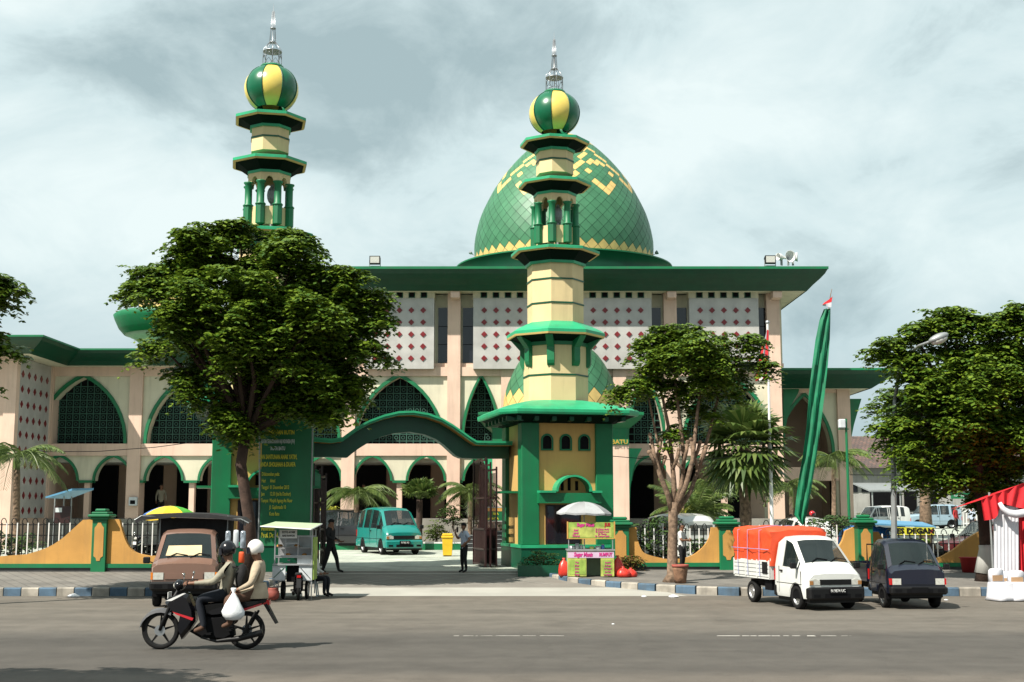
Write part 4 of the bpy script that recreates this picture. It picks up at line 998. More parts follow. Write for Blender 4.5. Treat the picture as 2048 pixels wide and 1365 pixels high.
branch([pxp(1346, 1035), pxp(1336, 990, -.1), pxp(1320, 950, -.2), pxp(1310, 915, -.2), pxp(1302, 890, -.2)], .085, .055)
branch([pxp(1346, 1020), pxp(1348, 970, .1), pxp(1344, 920, .2), pxp(1338, 860, .2), pxp(1326, 800, .2), pxp(1310, 740, .2)], .085, .03)
branch([pxp(1348, 1020), pxp(1362, 975), pxp(1368, 920), pxp(1362, 860), pxp(1352, 780), pxp(1345, 700)], .08, .03)
branch([pxp(1350, 1025), pxp(1372, 970, -.2), pxp(1385, 920, -.2), pxp(1392, 850, -.1), pxp(1400, 780), pxp(1410, 720)], .085, .03)
branch([pxp(1350, 1030), pxp(1380, 985, .2), pxp(1400, 930, .3), pxp(1420, 860, .3), pxp(1440, 780, .3), pxp(1460, 720)], .075, .025)
branch([pxp(1320, 950, -.2), pxp(1318, 900, .1), pxp(1300, 810, .1), pxp(1290, 760)], .05, .018)
stubs = [(1308, 915, 1300, 870), (1312, 920, 1322, 880), (1325, 960, 1312, 925), (1344, 920, 1330, 890), (1345, 940, 1358, 900), (1366, 930, 1375, 885), (1386, 920, 1382, 880), (1386, 925, 1400, 885), (1400, 930, 1412, 895), (1310, 930, 1298, 905), (1368, 945, 1352, 925), (1395, 940, 1388, 915), (1318, 945, 1330, 915)]
for a, b, c, d in stubs:
    dy = rnd.uniform(-.3, .2); p0, p1 = pxp(a, b, dy), pxp(c, d, dy)
    branch([p0, p0.lerp(p1, .6) + Vector((.02, 0, 0)), p1], .05, .05, 'stub'); m = MB(); m.ell(p1, .065, 7, 5); m.build('stub', MT['bark'], t, True)
# --- trees at the right edge
Yr = 35.6; z0 = SW(Yr)
rr_ = [(1800, 690, 40, 0), (1840, 670, 34, .3), (1875, 640, 26, 0), (1905, 625, 18, 0), (1890, 690, 46, .4), (1950, 690, 50, 0), (1775, 705, 18, 0), (1815, 750, 50, -.3), (1870, 750, 60, -.8), (1940, 760, 70, -.9), (2010, 700, 46, .2), (2040, 650, 32, 0), (2060, 740, 70, .3), (1830, 820, 60, .2), (1900, 840, 76, -.7), (1980, 850, 80, -.6), (2050, 850, 70, 0), (1850, 890, 50, .3), (1910, 920, 50, .3), (1980, 930, 50, .2), (1800, 830, 36, .3), (1815, 890, 30, .2), (1870, 780, 80, 1.4), (1960, 800, 100, 1.6), (2050, 900, 60, 0), (2090, 780, 80, 0), (1850, 940, 24, 0), (1960, 960, 44, .3), (2030, 950, 46, .8), (2000, 665, 46, 0), (1900, 955, 42, .2), (2045, 985, 46, .4), (1860, 955, 30, .2), (2000, 900, 70, 0), (2040, 630, 34, .2), (1940, 640, 24, 0), (1980, 780, 80, .6), (2045, 700, 56, .3), (1985, 985, 30, .2)]
xr_ = X(1965, 1150, Yr)
tree(1965, Yr, z0, 'broad dark street tree with white painted trunk foot beside the red and white tent', 'broad leaved street trees', rr_, 2.6, 27, 'leaf', trunk=[(X(1968, 1160, Yr), Yr, z0 - .1), (X(1974, 1100, Yr), Yr, Z(1100, Yr)), (X(1968, 1020, Yr), Yr, Z(1020, Yr)), (X(1955, 950, Yr), Yr, Z(950, Yr)), (X(1952, 900, Yr), Yr, Z(900, Yr))], r=.20, bark='bark_dark', shell=.38)
tr_ = [o for o in COL.objects if o.type == 'EMPTY' and o.name.startswith('street_tree')][-1]
m = MB(); m.smooth = True; m.tube([(X(1969.2, 1148, Yr), Yr, Z(1148, Yr)), (X(1974, 1100, Yr), Yr, Z(1100, Yr)), (X(1973.2, 1090, Yr), Yr, Z(1090, Yr))], [.272, .212, .21], 10); m.build('painted_band', MT['offwhite'], tr_, True)
# second trunk further back
Yq = 60; tree(1850, Yq, G(Yq), 'reddish thin trunked tree standing in front of the light blue van', 'broad leaved street trees', [(1860, 880, 46, 0), (1830, 900, 40, .5), (1885, 910, 34, -.5), (1850, 850, 50, .3)], 3, 12, 'leaf', trunk=[(X(1852, 1060, Yq), Yq, G(Yq)), (X(1850, 1000, Yq), Yq, Z(1000, Yq)), (X(1848, 940, Yq), Yq, Z(940, Yq))], r=.26, bark='bark', s=.7, leaf=.3)
# --- tree whose branch tips enter at the left edge, and the one that shades the near road
Ye = 30; tree(-70, Ye, 0.0, 'street tree at the left edge of which only leafy branch tips show', 'broad leaved street trees', [(-18, 572, 26, 0), (-16, 560, 20, 0), (-40, 620, 30, 0), (-24, 662, 24, .2), (-24, 695, 20, 0), (-110, 620, 90, .4), (-140, 560, 100, 0), (-110, 700, 70, .5)], 1.5, 30, 'leaf', trunk=[(X(-90, 1180, Ye), Ye, -.05), (X(-88, 1000, Ye), Ye, Z(1000, Ye)), (X(-85, 800, Ye), Ye, Z(800, Ye))], r=.15, bark='bark_dark')
def free_tree(x, y, z, hgt, rad, label, dens=22):
    t = empty('shade_tree', (x, y, z), label, 'tree', 'broad leaved street trees'); m = MB()
    for k in range(int(dens*rad*rad*1.3)):
        u = Vector((rnd.gauss(0, 1), rnd.gauss(0, 1), rnd.gauss(0, 1))).normalized(); q = rnd.random()**.4
        clump(m, (x + u.x*rad*q, y + u.y*rad*q*.55, z + hgt + u.z*rad*q*.5), .55, leaf=.24)
    m.build('crown', MT['leaf'], t, True); MB().tube([(x, y, z), (x + .1, y, z + hgt*.5), (x, y, z + hgt)], [.2, .15, .08], 8).build('trunk', MT['bark'], t, True)
    return t
free_tree(-9.5, 13.7, 0, 5.6, 2.1, 'roadside tree beyond the left edge that shades the near lane', 20)
# --- palms
def frond(m, base, a, L_, rise, droop, leafl, n=16, w=.03, dz=.5):
    ca, sa = math.cos(a), math.sin(a); pts = []
    for k in range(9):
        t = k/8; r_ = L_*(t - .12*t*t*droop); pts.append(Vector((base[0] + ca*r_, base[1] + sa*r_, base[2] + L_*(rise*t - droop*t*t))))
    m.tube(pts, [.022*(1 - .8*k/8) + .004 for k in range(9)], 4)
    for k in range(n):
        t = .15 + .85*k/n; i = min(int(t*8), 7); f = t*8 - i; o = pts[i].lerp(pts[i+1], f); d = (pts[i+1]-pts[i]).normalized()
        ll = leafl*(math.sin(math.pi*min(t*.9 + .08, 1))**.5)*rnd.uniform(.85, 1.1)
        for sd_ in (-1, 1):
            s_ = Vector((-sa, ca, 0))*sd_; q = (d*.55 + s_*.8 + Vector((0, 0, -dz*rnd.uniform(.6, 1.2)))).normalized(); wv = d*w
            m.poly([o - wv*.5, o + q*ll*.5 + wv + Vector((0, 0, .03)), o + q*ll, o + q*ll*.5 - wv*.8])
def palm(px, Y, ybase, ycrown, L_, label, nf=14, r=.1, leafl=.45, mt='leaf_palm', green=True, group='feather palms', rise=.65, droop=.85, n=26, bark='bark', lean=0, zb=None):
    x = X(px, ybase, Y); z0 = Z(ybase, Y) if zb is None else zb; zc = Z(ycrown, Y); t = empty('palm_tree', (x, Y, z0), label, 'palm', group)
    xc = X(px + lean, ycrown, Y); m = MB(); m.smooth = True; pts = [(x + (xc-x)*k/10, Y, z0 + (zc-z0)*k/10) for k in range(11)]
    m.tube(pts, [r*(1.3 if k == 0 else 1)*(1 + .08*(k % 2)) for k in range(11)], 9); m.build('trunk', MT[bark], t, True)
    if green: MB().tube([(xc, Y, zc - .1), (xc, Y, zc + .2), (xc, Y, zc + .45)], [r*1.05, r*1.1, r*.5], 8).build('crownshaft', MT['leaf_palm'], t, True)
    nf = int(nf*1.45)
    for k in range(nf):
        a = k*2.399 + rnd.uniform(-.2, .2); q = k/nf; m = MB()
        frond(m, (xc, Y, zc + (.35 if green else .1)), a, L_*rnd.uniform(.85, 1.1), rise*(1.35 - q*1.1), droop*rnd.uniform(.8, 1.1), leafl, n)
        m.build('frond', MT[mt], t, True)
    return t
palm(33, 45, 1112, 935, 2.0, 'feather palm with thick green trunk before the diamond tiled wall at far left', 13, .12, .55, zb=G(45))
palm(713, 57, 1098, 1005, 1.9, 'feather palm behind the teal van, left of the young fan palm', 14, .11, .5, zb=G(57))
palm(940, 57, 1100, 1000, 1.7, 'feather palm behind the guard at the gate', 13, .10, .5, zb=G(57))
palm(1388, 52, 1100, 1040, 1.9, 'bushy low feather palm behind the white car', 22, .14, .5, rise=1.1, droop=.7, green=False, zb=G(52))
palm(1668, 55, 1100, 935, 1.75, 'feather palm between the tall green banner flag and the green lamp post', 14, .10, .48, zb=G(55))
palm(1583, 60, 1090, 990, 1.6, 'lower feather palm seen just left of the tall green banner flag foot', 13, .10, .45, zb=G(60))
palm(1420, 60, 1090, 985, 1.5, 'feather palm behind the fan palm near the mosque pillar', 12, .10, .45, zb=G(60))
# fan palms
def fan(m, base, d, L_, up):
    o = base + d*L_*.55; m.tube([base, base.lerp(o, .5) + Vector((0, 0, .04)), o], .015, 4)
    s_ = d.cross(Vector((0, 0, 1))).normalized(); u = s_.cross(d).normalized(); nb = 16; R_ = L_*.62
    for k in range(nb):
        a = (-1.9 + 3.8*k/(nb-1)); q = (d*math.cos(a) + s_*math.sin(a)).normalized(); a2 = .09; tip = o + q*R_*(1 - .15*abs(a)/1.9) + Vector((0, 0, -R_*.18*rnd.uniform(.5, 1.6)))
        mid = o + q*R_*.62; w = (d*-math.sin(a) + s_*math.cos(a))*R_*.075
        m.poly([o, mid + w, tip, mid - w])
def fan_palm(px, Y, ybase, ycrown, L_, label, nf, r, rise=(-.6, 1.0), bark='bark_dark', mt='leaf_palm', zb=None):
    x = X(px, ybase, Y); z0 = Z(ybase, Y) if zb is None else zb; zc = Z(ycrown, Y); t = empty('fan_palm', (x, Y, z0), label, 'palm', 'fan palms')
    m = MB(); m.smooth = True; m.tube([(x, Y, z0 + (zc-z0)*k/8) for k in range(9)], [r*(1 + .1*(k % 2)) for k in range(9)], 9); m.build('trunk', MT[bark], t, True)
    for k in range(nf):
        a = k*2.399; q = k/(nf-1); el = rise[0] + (rise[1]-rise[0])*q; d = Vector((math.cos(a)*math.cos(el), math.sin(a)*math.cos(el), math.sin(el)))
        m = MB(); fan(m, Vector((x, Y, zc)), d, L_*rnd.uniform(.85, 1.1), 0); m.build('frond', MT[mt], t, True)
fan_palm(1494, 48, 1130, 895, 1.8, 'large dark fan palm with reddish trunk behind the fence pillar', 64, .21, (-1.1, 1.35), bark='bark', zb=G(48))
fan_palm(838, 56.5, 1100, 1000, 1.0, 'young fan palm with upright leaves directly right of the teal van', 26, .13, (.35, 1.45), bark='bark_dark', zb=G(56))
# --- shrubs and planting beds
def shrub(px, py, Y, w, h, label, mt='leaf_dark', n=40, leaf=.12, s=.22, group='planting bed shrubs', zb=None, spiky=False):
    x = X(px, py, Y); z0 = Z(py, Y) if zb is None else zb; t = empty('shrub', (x, Y, z0), label, 'shrub', group); m = MB()
    if spiky:
        for k in range(n):
            a = rnd.uniform(0, 6.28); el = rnd.uniform(.5, 1.4); d = Vector((math.cos(a)*math.cos(el), math.sin(a)*math.cos(el), math.sin(el))); l_ = h*rnd.uniform(.8, 1.2); sd_ = d.cross(Vector((0, 0, 1))).normalized()*.035
            o = Vector((x + rnd.uniform(-w, w)*.3, Y, z0)); m.poly([o - sd_*.5, o + d*l_*.5 + sd_, o + d*l_ + Vector((math.cos(a), math.sin(a), -.3))*l_*.15, o + d*l_*.5 - sd_])
    else:
        for k in range(n):
            u = Vector((rnd.gauss(0, 1), rnd.gauss(0, 1), rnd.gauss(0, 1))).normalized()*rnd.random()**.35
            clump(m, (x + u.x*w/2, Y + u.y*w/3, z0 + h*.5 + u.z*h*.45), s, nf=5, leaf=leaf, pairs=3)
    m.build('foliage', MT[mt], t, True)
    m = MB()
    for k in range(4): m.tube([(x + rnd.uniform(-.08, .08), Y, z0 - .1), (x + rnd.uniform(-w, w)*.25, Y + rnd.uniform(-.1, .1), z0 + h*.6)], .015, 5)
    m.build('stems', MT['bark'], t, True); return t
P2 = SW(39)+.05
shrub(1085, 1140, 39.3, 1.25, .65, 'low rounded bush in the planter left of the fruit drink stall', 'leaf_dark', 46, .09, .18, zb=P2)
shrub(1262, 1135, 39.5, .8, .5, 'small bush behind the red bags right of the drink stall', 'leaf_red', 30, .10, .18, zb=P2)
for (px, py, w, h, mt, lab, n, zz) in ((655, 1085, 2.3, 1.3, 'leaf_dark', 'broad dark bush inside the gate at left', 60, None), (650, 1040, 1.2, .7, 'leaf_yellow', 'bright yellow green bush on top of the dark bush inside the gate', 30, None), (702, 1085, 1.0, .9, 'leaf_yellow', 'yellow leaved shrub left of the teal van', 24, None),
                                  (872, 1090, .9, 1.2, 'leaf_palm', 'leafy light green shrub right of the teal van', 26, None), (905, 1060, 1.3, 1.3, 'leaf_dark', 'leafy shrub behind the yellow waste bin', 30, None), (980, 1080, 1.8, 1.6, 'leaf_dark', 'dark bushes under the green direction sign', 50, None), (1310, 1112, 1.9, 1.35, 'leaf_dark', 'climbing bush behind the left half of the scooped wall railing', 60, None),
                                  (1395, 1108, .9, .5, 'leaf_dark', 'dark shrub growing at the right lip of the scooped wall', 26, None), (1690, 1070, 2.4, 1.1, 'leaf_dark', 'dark hedge bush left of the green capped pillar by the trucks', 50, None), (25, 1110, 1.8, .9, 'leaf_dark', 'dark bush behind the far left railing', 36, None), (1530, 1010, 1.6, 1.6, 'leaf_palm', 'light green bush beside the mosque corner pillar', 40, None), (1450, 1000, 2.2, 2.2, 'leaf_palm', 'large loose green bush behind the fan palm trunk', 50, None)):
    Y_ = 40.6 if px in (1310, 1395, 25) else (44 if px == 1690 else 58.5)
    if px in (1530, 1450): Y_ = 56
    shrub(px, py, Y_, w, h*(.75 if px == 1690 else 1), lab, mt, n, .14, .26)
shrub(722 - 44, 1090, 57.6, .6, .7, 'spiky light leaved plant left of the teal van', 'leaf_yellow', 26, spiky=True)
shrub(890, 1085, 57.8, .6, .7, 'spiky pale leaved plant between the teal van and the yellow bin', 'leaf_yellow', 26, spiky=True)
shrub(1362, 1032, 50, .6, .6, 'spiky yellowish plant behind the pruned tree fork', 'leaf_yellow', 30, spiky=True)
# bed edge inside the compound and black stone steps
t = empty('bed_edge', (X(760, 1095, 57.0), 57.0, G(57)), 'low white and green edging of the planting bed behind the teal van', 'bed edging')
MB().box(-4.5, 5.1, -.1, .1, -.1, .28).build('edge', MT['green'], t); MB().box(-4.5, 5.1, -.102, .1, .281, .34).build('cap', MT['white'], t); MB().box(-4.5, 5.1, .101, 5.0, -.1, .2).build('soil', MT['earth'], t)
t = empty('stone_steps', (X(978, 1098, 55.5), 55.5, G(55.5)), 'black polished stone steps inside the gate behind the guard', 'steps')
for k in range(5): MB().box(-1.15 + k*.1, 1.4, k*.35, 2.6, k*.17 + (.002 if k else -.05), k*.17 + .168).build('step', MT['stone_dark'], t)
for k in range(5): MB().box(-1.15 + k*.1, 1.4, k*.35 - .02, k*.35 - .001, k*.17 + .13, k*.17 + .165).build('nosing', MT['galv'], t)
t = empty('boulder', (X(976, 1060, 57.5), 57.5, Z(1072, 57.5)), 'pinkish boulder above the black steps', 'boulder')
m = MB(); m.smooth = True; m.ell((0, 0, .25), (.55, .4, .45), 10, 7)
for v in m.v: v += Vector((rnd.uniform(-.05, .05),)*3)
m.build('boulder_stone', MT['pink_in'], t)
# ================================================================ VEHICLES (local: front faces -Y, length along +Y)
def paint(name, col, rough=.28, nz=.04): return mk(name, col, rough, nz, 2, spec=.5, coat=.6, dirt=.22)
paint('p_brown', (.20, .115, .085)); paint('p_teal', (.0, .21, .18)); paint('p_white', (.72, .73, .70)); paint('p_navy', (.005, .007, .02)); paint('p_blue', (.30, .42, .50)); paint('p_silver', (.35, .37, .39)); paint('p_black', (.01, .01, .012)); paint('p_maroon', (.08, .01, .012)); paint('p_tosca', (.02, .2, .28))
mk('glass', (.02, .03, .03), .04, .2, 1.5, spec=.8, alpha=.62); mk('seat', (.05, .05, .055), .9); mk('amber_dark', (.35, .16, .05), .25)
def wheel(t, x, y, r, w=.17, rim='rim', style='disc'):
    s_ = -1 if x < 0 else 1
    m = MB(); m.smooth = True; m.M = Matrix.Translation((x, y, r)) @ Matrix.Rotation(R(90)*s_, 4, 'Y')
    m.lathe([(r*.60, -w/2), (r*.92, -w/2), (r, -w*.32), (r, w*.32), (r*.92, w/2), (r*.64, w/2 - .0), (r*.62, w*.2)], 24, cap=False); ty = m.build('tyre', MT['rubber'], t)
    m = MB(); m.smooth = False; m.M = Matrix.Translation((x, y, r)) @ Matrix.Rotation(R(90)*s_, 4, 'Y')
    m.lathe([(.01, w*.30), (r*.2, w*.30), (r*.24, w*.22), (r*.5, w*.26), (r*.58, w*.42), (r*.64, w*.44), (r*.64, w*.36), (r*.56, -.02)], 20, cap=False)
    m.mi = 1
    k_ = 5 if style == 'alloy' else 10
    for k in range(k_):
        a = 2*math.pi*k/k_; q = r*.42; d = r*(.11 if style == 'alloy' else .045)
        m.lathe([(.001, w*.245), (d, w*.27), (d, w*.275), (.001, w*.28)], 8, (q*math.cos(a), q*math.sin(a), 0))
    m.build('rim', [MT[rim], MT['rubber']], ty)
def vehicle(name, label, group, paintm, L_, hw, st, wheels, wr, wins, shields, loc, rz, s=1, bumper='plastic_black', rim='rim', style='disc', cat='van', doors=(), rear_glass=True, open_rear=None, z0=.28, zm_=.62, seats=(1.2,), lamp='trap', plate=None, grille=None, shelf=None):
    t = empty(name, loc, label, cat, group, rz, s)
    # st rows: (y, belt, ztop, hwtop)
    ys = sorted(set([round(q[0], 3) for q in st] + [round(w + d*(wr + .07), 3) for w in wheels for d in (-1, -.8, -.4, 0, .4, .8, 1) if 0 < w + d*(wr+.07) < L_]))
    def at_(y):
        for a, b in zip(st, st[1:]):
            if a[0] <= y <= b[0] + 1e-6: f = (y - a[0])/(b[0] - a[0]); return [a[k] + (b[k]-a[k])*f for k in (1, 2, 3)]
        return list(st[-1][1:])
    loops = []
    for y in ys:
        belt, zt, hwt = at_(y); zb = z0
        for w in wheels:
            d = (y - w)/(wr + .07)
            if abs(d) <= 1.001: zb = max(zb, wr + (wr + .07)*math.sqrt(max(0, 1 - d*d)) - .02)
        nar = 1 - .07*max(0, 1 - y/.25)**2 - .04*max(0, 1 - (L_-y)/.2)**2
        h_ = hw*nar; ht = min(hwt, h_)
        r1 = max(z0 + .09, zb + .03); r2 = max(zm_, zb + .05); b_ = max(belt, r2 + .02); z4 = max(zt - .07, b_ + .01); z5 = max(zt, z4 + .01)
        half = [(h_*.97, zb), (h_, r1), (h_, r2), (h_*.985, b_), (ht, z4), (ht - .09, z5), (ht*.45, z5 + .03), (0, z5 + .035)]
        loops.append([(-a, y, z) for a, z in half] + [(a, y, z) for a, z in half[-2::-1]])
    nr = len(loops[0]); m = MB(); gl = {}
    m.smooth = True
    for i in range(len(ys) - 1):
        yc = (ys[i] + ys[i+1])/2
        for j in range(nr - 1):
            jj = j if j < nr//2 else nr - 2 - j
            key = None
            if jj == 3:
                for k, (a, b) in enumerate(wins):
                    if a <= yc <= b: key = ('w', k, j < nr//2)
            if jj >= 4 :
                for k, (a, b) in enumerate(shields):
                    if a <= yc <= b: key = ('s', k, 0)
            q = [loops[i][j], loops[i+1][j], loops[i+1][j+1], loops[i][j+1]]
            if key: gl.setdefault(key, []).append(q)
            else: m.poly(q)
    m.smooth = False
    def endcap(lp, flip):
        m.poly(lp if flip else lp[::-1])
    endcap(loops[0], True); endcap(loops[-1], False)
    m.mi = 1; m.box(-hw*.88, hw*.88, .08, L_ - .05, z0 - .1, z0 + .12)
    # weld the grid so that shading runs smoothly over it
    body = m.build('body', [MT[paintm], MT['plastic_black']], t)
    import bmesh
    bm = bmesh.new(); bm.from_mesh(body.data); bmesh.ops.remove_doubles(bm, verts=bm.verts, dist=.0005); bm.to_mesh(body.data); bm.free()
    body.data.set_sharp_from_angle(angle=R(28))
    for key, qs in gl.items():
        g_ = MB(); pts = [Vector(p) for q in qs for p in q]; c = sum(pts, Vector())/len(pts)
        for q in qs: g_.poly(q)
        # rubber frame sits proud, glass recessed a little
        def shrink(p):
            p = Vector(p); v = c - p; return p + Vector((0, v.y, v.z)).normalized()*.0
        g_.build('windscreen' if key[0] == 's' and key[1] == 0 else 'window', MT['glass'], t)
        # pillars: thin paint strips on the outline
    m = MB()
    for (a, b) in wins:
        pass
    # side window frames: paint strips at both ends of each window
    for k, (a, b) in enumerate(wins):
        for sx in (-1, 1):
            for yy, wd in ((a, .045), (b, .045)):
                belt, zt, ht = at_(yy)
                if zt - .07 - belt < .08: continue
                d_ = wd if yy == a else -wd
                b2, z2, h2 = at_(yy + d_); m = MB()
                m.poly([(sx*(hw*.985 + .006), yy, belt), (sx*(hw*.985 + .006), yy + d_, b2), (sx*(h2 + .006), yy + d_, z2 - .07), (sx*(ht + .006), yy, zt - .07)]); m.build('window_frame', MT[paintm], body)
    for (a, b) in shields:
        for sx in (-1, 1):
            for yy0, yy1 in ((a, b),):
                p0, p1 = at_(yy0), at_(yy1); m = MB()
                m.poly([(sx*p0[2], yy0 - .012, p0[1] - .06), (sx*(p0[2] - .11), yy0 - .012, p0[1] + .012), (sx*(p1[2] - .11), yy1 - .012, p1[1] + .012), (sx*p1[2], yy1 - .012, p1[1] - .06)]); m.build('window_frame', MT[paintm], body)
    for w in wheels:
        for sx in (-1, 1): wheel(t, sx*(hw - .10), w, wr, rim=rim, style=style)
        m = MB(); m.box(-hw*.97, hw*.97, w - wr - .04, w + wr + .04, wr*.9, wr*2 + .05).build('wheel_well', MT['black'], t)
    # door seams and handles
    m = MB()
    for y in doors:
        belt = at_(y)[0]
        for sx in (-1, 1): m.box(*sorted((sx*(hw - .01), sx*(hw + .003))), y - .007, y + .007, z0 + .1, belt)
    for sx in (-1, 1): m.box(*sorted((sx*(hw - .01), sx*(hw + .004))), .3, L_ - .15, zm_ - .008, zm_ + .006)
    m.build('door_seams', MT['black'], t)
    for y in doors[1:]:
        for sx in (-1, 1): m = MB(); m.box(*sorted((sx*hw, sx*(hw + .025))), y - .2, y - .08, at_(y)[0] - .13, at_(y)[0] - .09).build('door_handle', MT['plastic_black'], t)
    # front: bumper, lamps, plate, wipers, mirrors
    if bumper:
        for nm, ya, yb2 in (('front_bumper', -.1, .14), ('rear_bumper', L_ - .14, L_ + .07)):
            m = MB(); m.smooth = False; m.cbox(-hw*.99, hw*.99, ya, yb2, z0 - .02, zm_ - .05, .045); m.build(nm, MT[bumper], t)
        m = MB(); m.box(-hw*.45, hw*.45, -.106, -.09, z0 + .03, z0 + .13); m.box(-hw*.85, -hw*.62, -.106, -.09, z0 + .05, z0 + .12).box(hw*.62, hw*.85, -.106, -.09, z0 + .05, z0 + .12); m.build('intake', MT['black'], t)
    zl0, zl1 = zm_ - .01, zm_ + .15
    for sx in (-1, 1):
        m = MB()
        if lamp == 'trap': q = [(hw*.93, zl0 + .01), (hw*.93, zl1 - .03), (hw*.72, zl1), (hw*.42, zl0 + .06), (hw*.42, zl0 + .01)]
        else: q = [(hw*.90, zl0), (hw*.90, zl1), (hw*.60, zl1), (hw*.60, zl0)]
        q = [(sx*a, b) for a, b in q]; m.prism(q, -.014, .12); m.build('headlight', MT['lamp_glass'], t)
        if lamp == 'sq':
            m = MB(); m.box(*sorted((sx*hw*.91, sx*hw*.97)), -.01, .14, zl0, zl1).build('indicator', MT['red_lamp' if paintm == 'p_navy' else 'amber'], t)
        m = MB(); m.box(*sorted((sx*hw*.86, sx*hw*.99)), L_ - .02, L_ + .012, zm_ + .05, zm_ + .33); m.build('tail_light', MT['red_lamp'], t)
        mir = MB(); mir.tube([(sx*hw*.97, shields[0][0] + .18, at_(shields[0][0] + .1)[0] + .02), (sx*(hw + .12), shields[0][0] + .1, at_(shields[0][0] + .1)[0] + .08)], .014, 5)
        a_, b_ = sorted((sx*(hw + .04), sx*(hw + .2))); mir.cbox(a_, b_, shields[0][0] + .02, shields[0][0] + .1, at_(shields[0][0] + .1)[0] + .02, at_(shields[0][0] + .1)[0] + .17, .02); mir.build('wing_mirror', MT['plastic_black'], t)
    if lamp == 'trap':
        for sx in (-1, 1): MB().box(*sorted((sx*hw*.80, sx*hw*.925)), -.022, .0, zl0 + .015, zl1 - .05).build('indicator', MT['amber_dark'], t)
    if grille: bx('grille', MT[grille], t, -hw*.56, hw*.56, -.018, .1, zm_ + .0, zm_ + .13)
    belt, zt, ht = at_(shields[0][0]); b2, zt2, h2 = at_(shields[0][1])
    for x0_ in (-.42, .1):
        m = MB(); y_ = shields[0][0]; f = .12
        m.tube([(x0_, y_ - .03, zt + .035), (x0_ + .2, y_ + (shields[0][1]-y_)*f, zt + .06 + (zt2-zt)*f), (x0_ + .46, y_ + (shields[0][1]-y_)*.05, zt + .055 + (zt2-zt)*.05)], .012, 5); m.build('wiper', MT['black'], t)
    pl = MB(); pl.box(-.22, .22, -.125, -.112, zm_ - .21, zm_ - .07); pl = pl.build('number_plate', MT['black'], t)
    if plate: text(plate, .105, MT['white'], pl, (0, -.128, zm_ - .14), sx=.8)
    if rear_glass:
        belt, zt, ht = at_(L_); bx('rear_window', MT['glass'], t, -ht + .12, ht - .12, L_ - .01, L_ + .006, belt + .02, zt - .1)
    for y in seats:
        m = MB(); m.cbox(-hw*.8, -.06, y, y + .14, .6, 1.22, .04).cbox(.06, hw*.8, y, y + .14, .6, 1.22, .04)
        m.build('seat', MT['seat'], t)
    m = MB(); m.tube([(.35 + .17*math.cos(a), shields[0][1] - .28 + .05*math.sin(a), .98 + .16*math.sin(a)) for a in [math.pi*k/8 for k in range(17)]], .014, 5); m.box(-hw*.85, hw*.85, shields[0][0] + .12, shields[0][0] + .3, .78, .96); m.build('dashboard', MT['plastic_black'], t)
    return t
VAN = [(0, .74, .84, .70), (.06, .80, .92, .72), (.40, .98, 1.12, .71), (.42, .98, 1.13, .71), (1.02, 1.02, 1.70, .63), (1.05, 1.02, 1.72, .63), (1.35, 1.03, 1.80, .63), (2.2, 1.03, 1.84, .63), (3.1, 1.03, 1.82, .63), (3.6, 1.03, 1.76, .62), (3.82, 1.0, 1.66, .60)]
wy = lambda py, z=0: (H - z)*2573/(py - 1020)
# teal van
t = vehicle('minivan', 'teal minivan with silver wheels driving inside the gate', None, 'p_teal', 3.82, .78, VAN, (.62, 2.95), .29, [(.46, 1.02), (1.12, 1.95), (2.05, 2.85), (2.95, 3.65)], [(.42, 1.02)], (X(808, 1100, 51.5), 51.5, G(52)), R(24), 1.02, bumper='p_teal', style='alloy', doors=(1.07, 2.0), plate='N 1234 AS' if False else 'N 965 AS', seats=(1.2, 2.2), grille='plastic_black')
# brown van-cab pickup with canopy
CAB = [(0, .86, .98, .70), (.10, .90, 1.02, .71), (.22, .98, 1.10, .71), (.24, .98, 1.11, .71), (.72, 1.02, 1.66, .62), (.76, 1.02, 1.69, .62), (1.0, 1.03, 1.76, .62), (1.45, 1.03, 1.76, .62), (1.7, 1.03, 1.66, .60)]
bt = vehicle('pickup_truck', 'brown cab-over pickup with a black cloth canopy behind its cab', None, 'p_brown', 1.7, .77, CAB, (.66,), .27, [(.30, .72), (.82, 1.4)], [(.24, .72)], (X(366, 1210, 29.3), 29.3, 0), R(8), .98, lamp='sq', style='disc', doors=(.2, 1.5), seats=(1.2,), cat='pickup', z0=.42, zm_=.66, grille='p_brown')
bx('card', mk('card', (.62, .50, .30), .8), bt, 0, 0, 0, 0, 0, 0); kidc = [o for o in kids(bt) if o.name.startswith('card')][-1]; bpy.data.objects.remove(kidc)
m = MB(); m.poly([(-.46, .275, 1.185), (.36, .275, 1.19), (.34, .46, 1.42), (-.42, .46, 1.41)]); m.build('windscreen_board', MT['card'], bt)
m = MB(); m.box(-.76, .76, 1.75, 3.5, .55, .95).box(-.35, .35, 1.5, 3.4, .3, .5); m.build('load_bed', MT['p_brown'], bt)
for sx in (-1, 1): wheel(bt, sx*.66, 2.75, .27)
m = MB(); m.smooth = False
cp = [(-1.35, 2.03), (-1.2, 2.12), (-.3, 2.16), (.4, 2.14), (1.15, 2.04), (1.3, 1.92)]
m.strip([(a, 1.35, b) for a, b in cp], [(a, 3.6, b + .02) for a, b in cp])
m.strip([(a, 1.35, b) for a, b in cp], [(a*.98, 1.33, b - .10 - .03*math.sin(a*9)) for a, b in cp])
m.poly([(-.85, 1.75, 2.05), (-.85, 3.5, 2.05), (-.8, 3.5, .9), (-.8, 1.75, .9)]).poly([(.85, 1.75, 2.05), (.85, 3.5, 2.05), (.8, 3.5, .9), (.8, 1.75, .9)]).poly([(-.85, 1.76, 2.05), (.85, 1.76, 2.05), (.8, 1.76, .9), (-.8, 1.76, .9)])
mk('canvas', (.014, .014, .015), .9, .3, 3, .4, 12); m.build('canopy', MT['canvas'], bt)
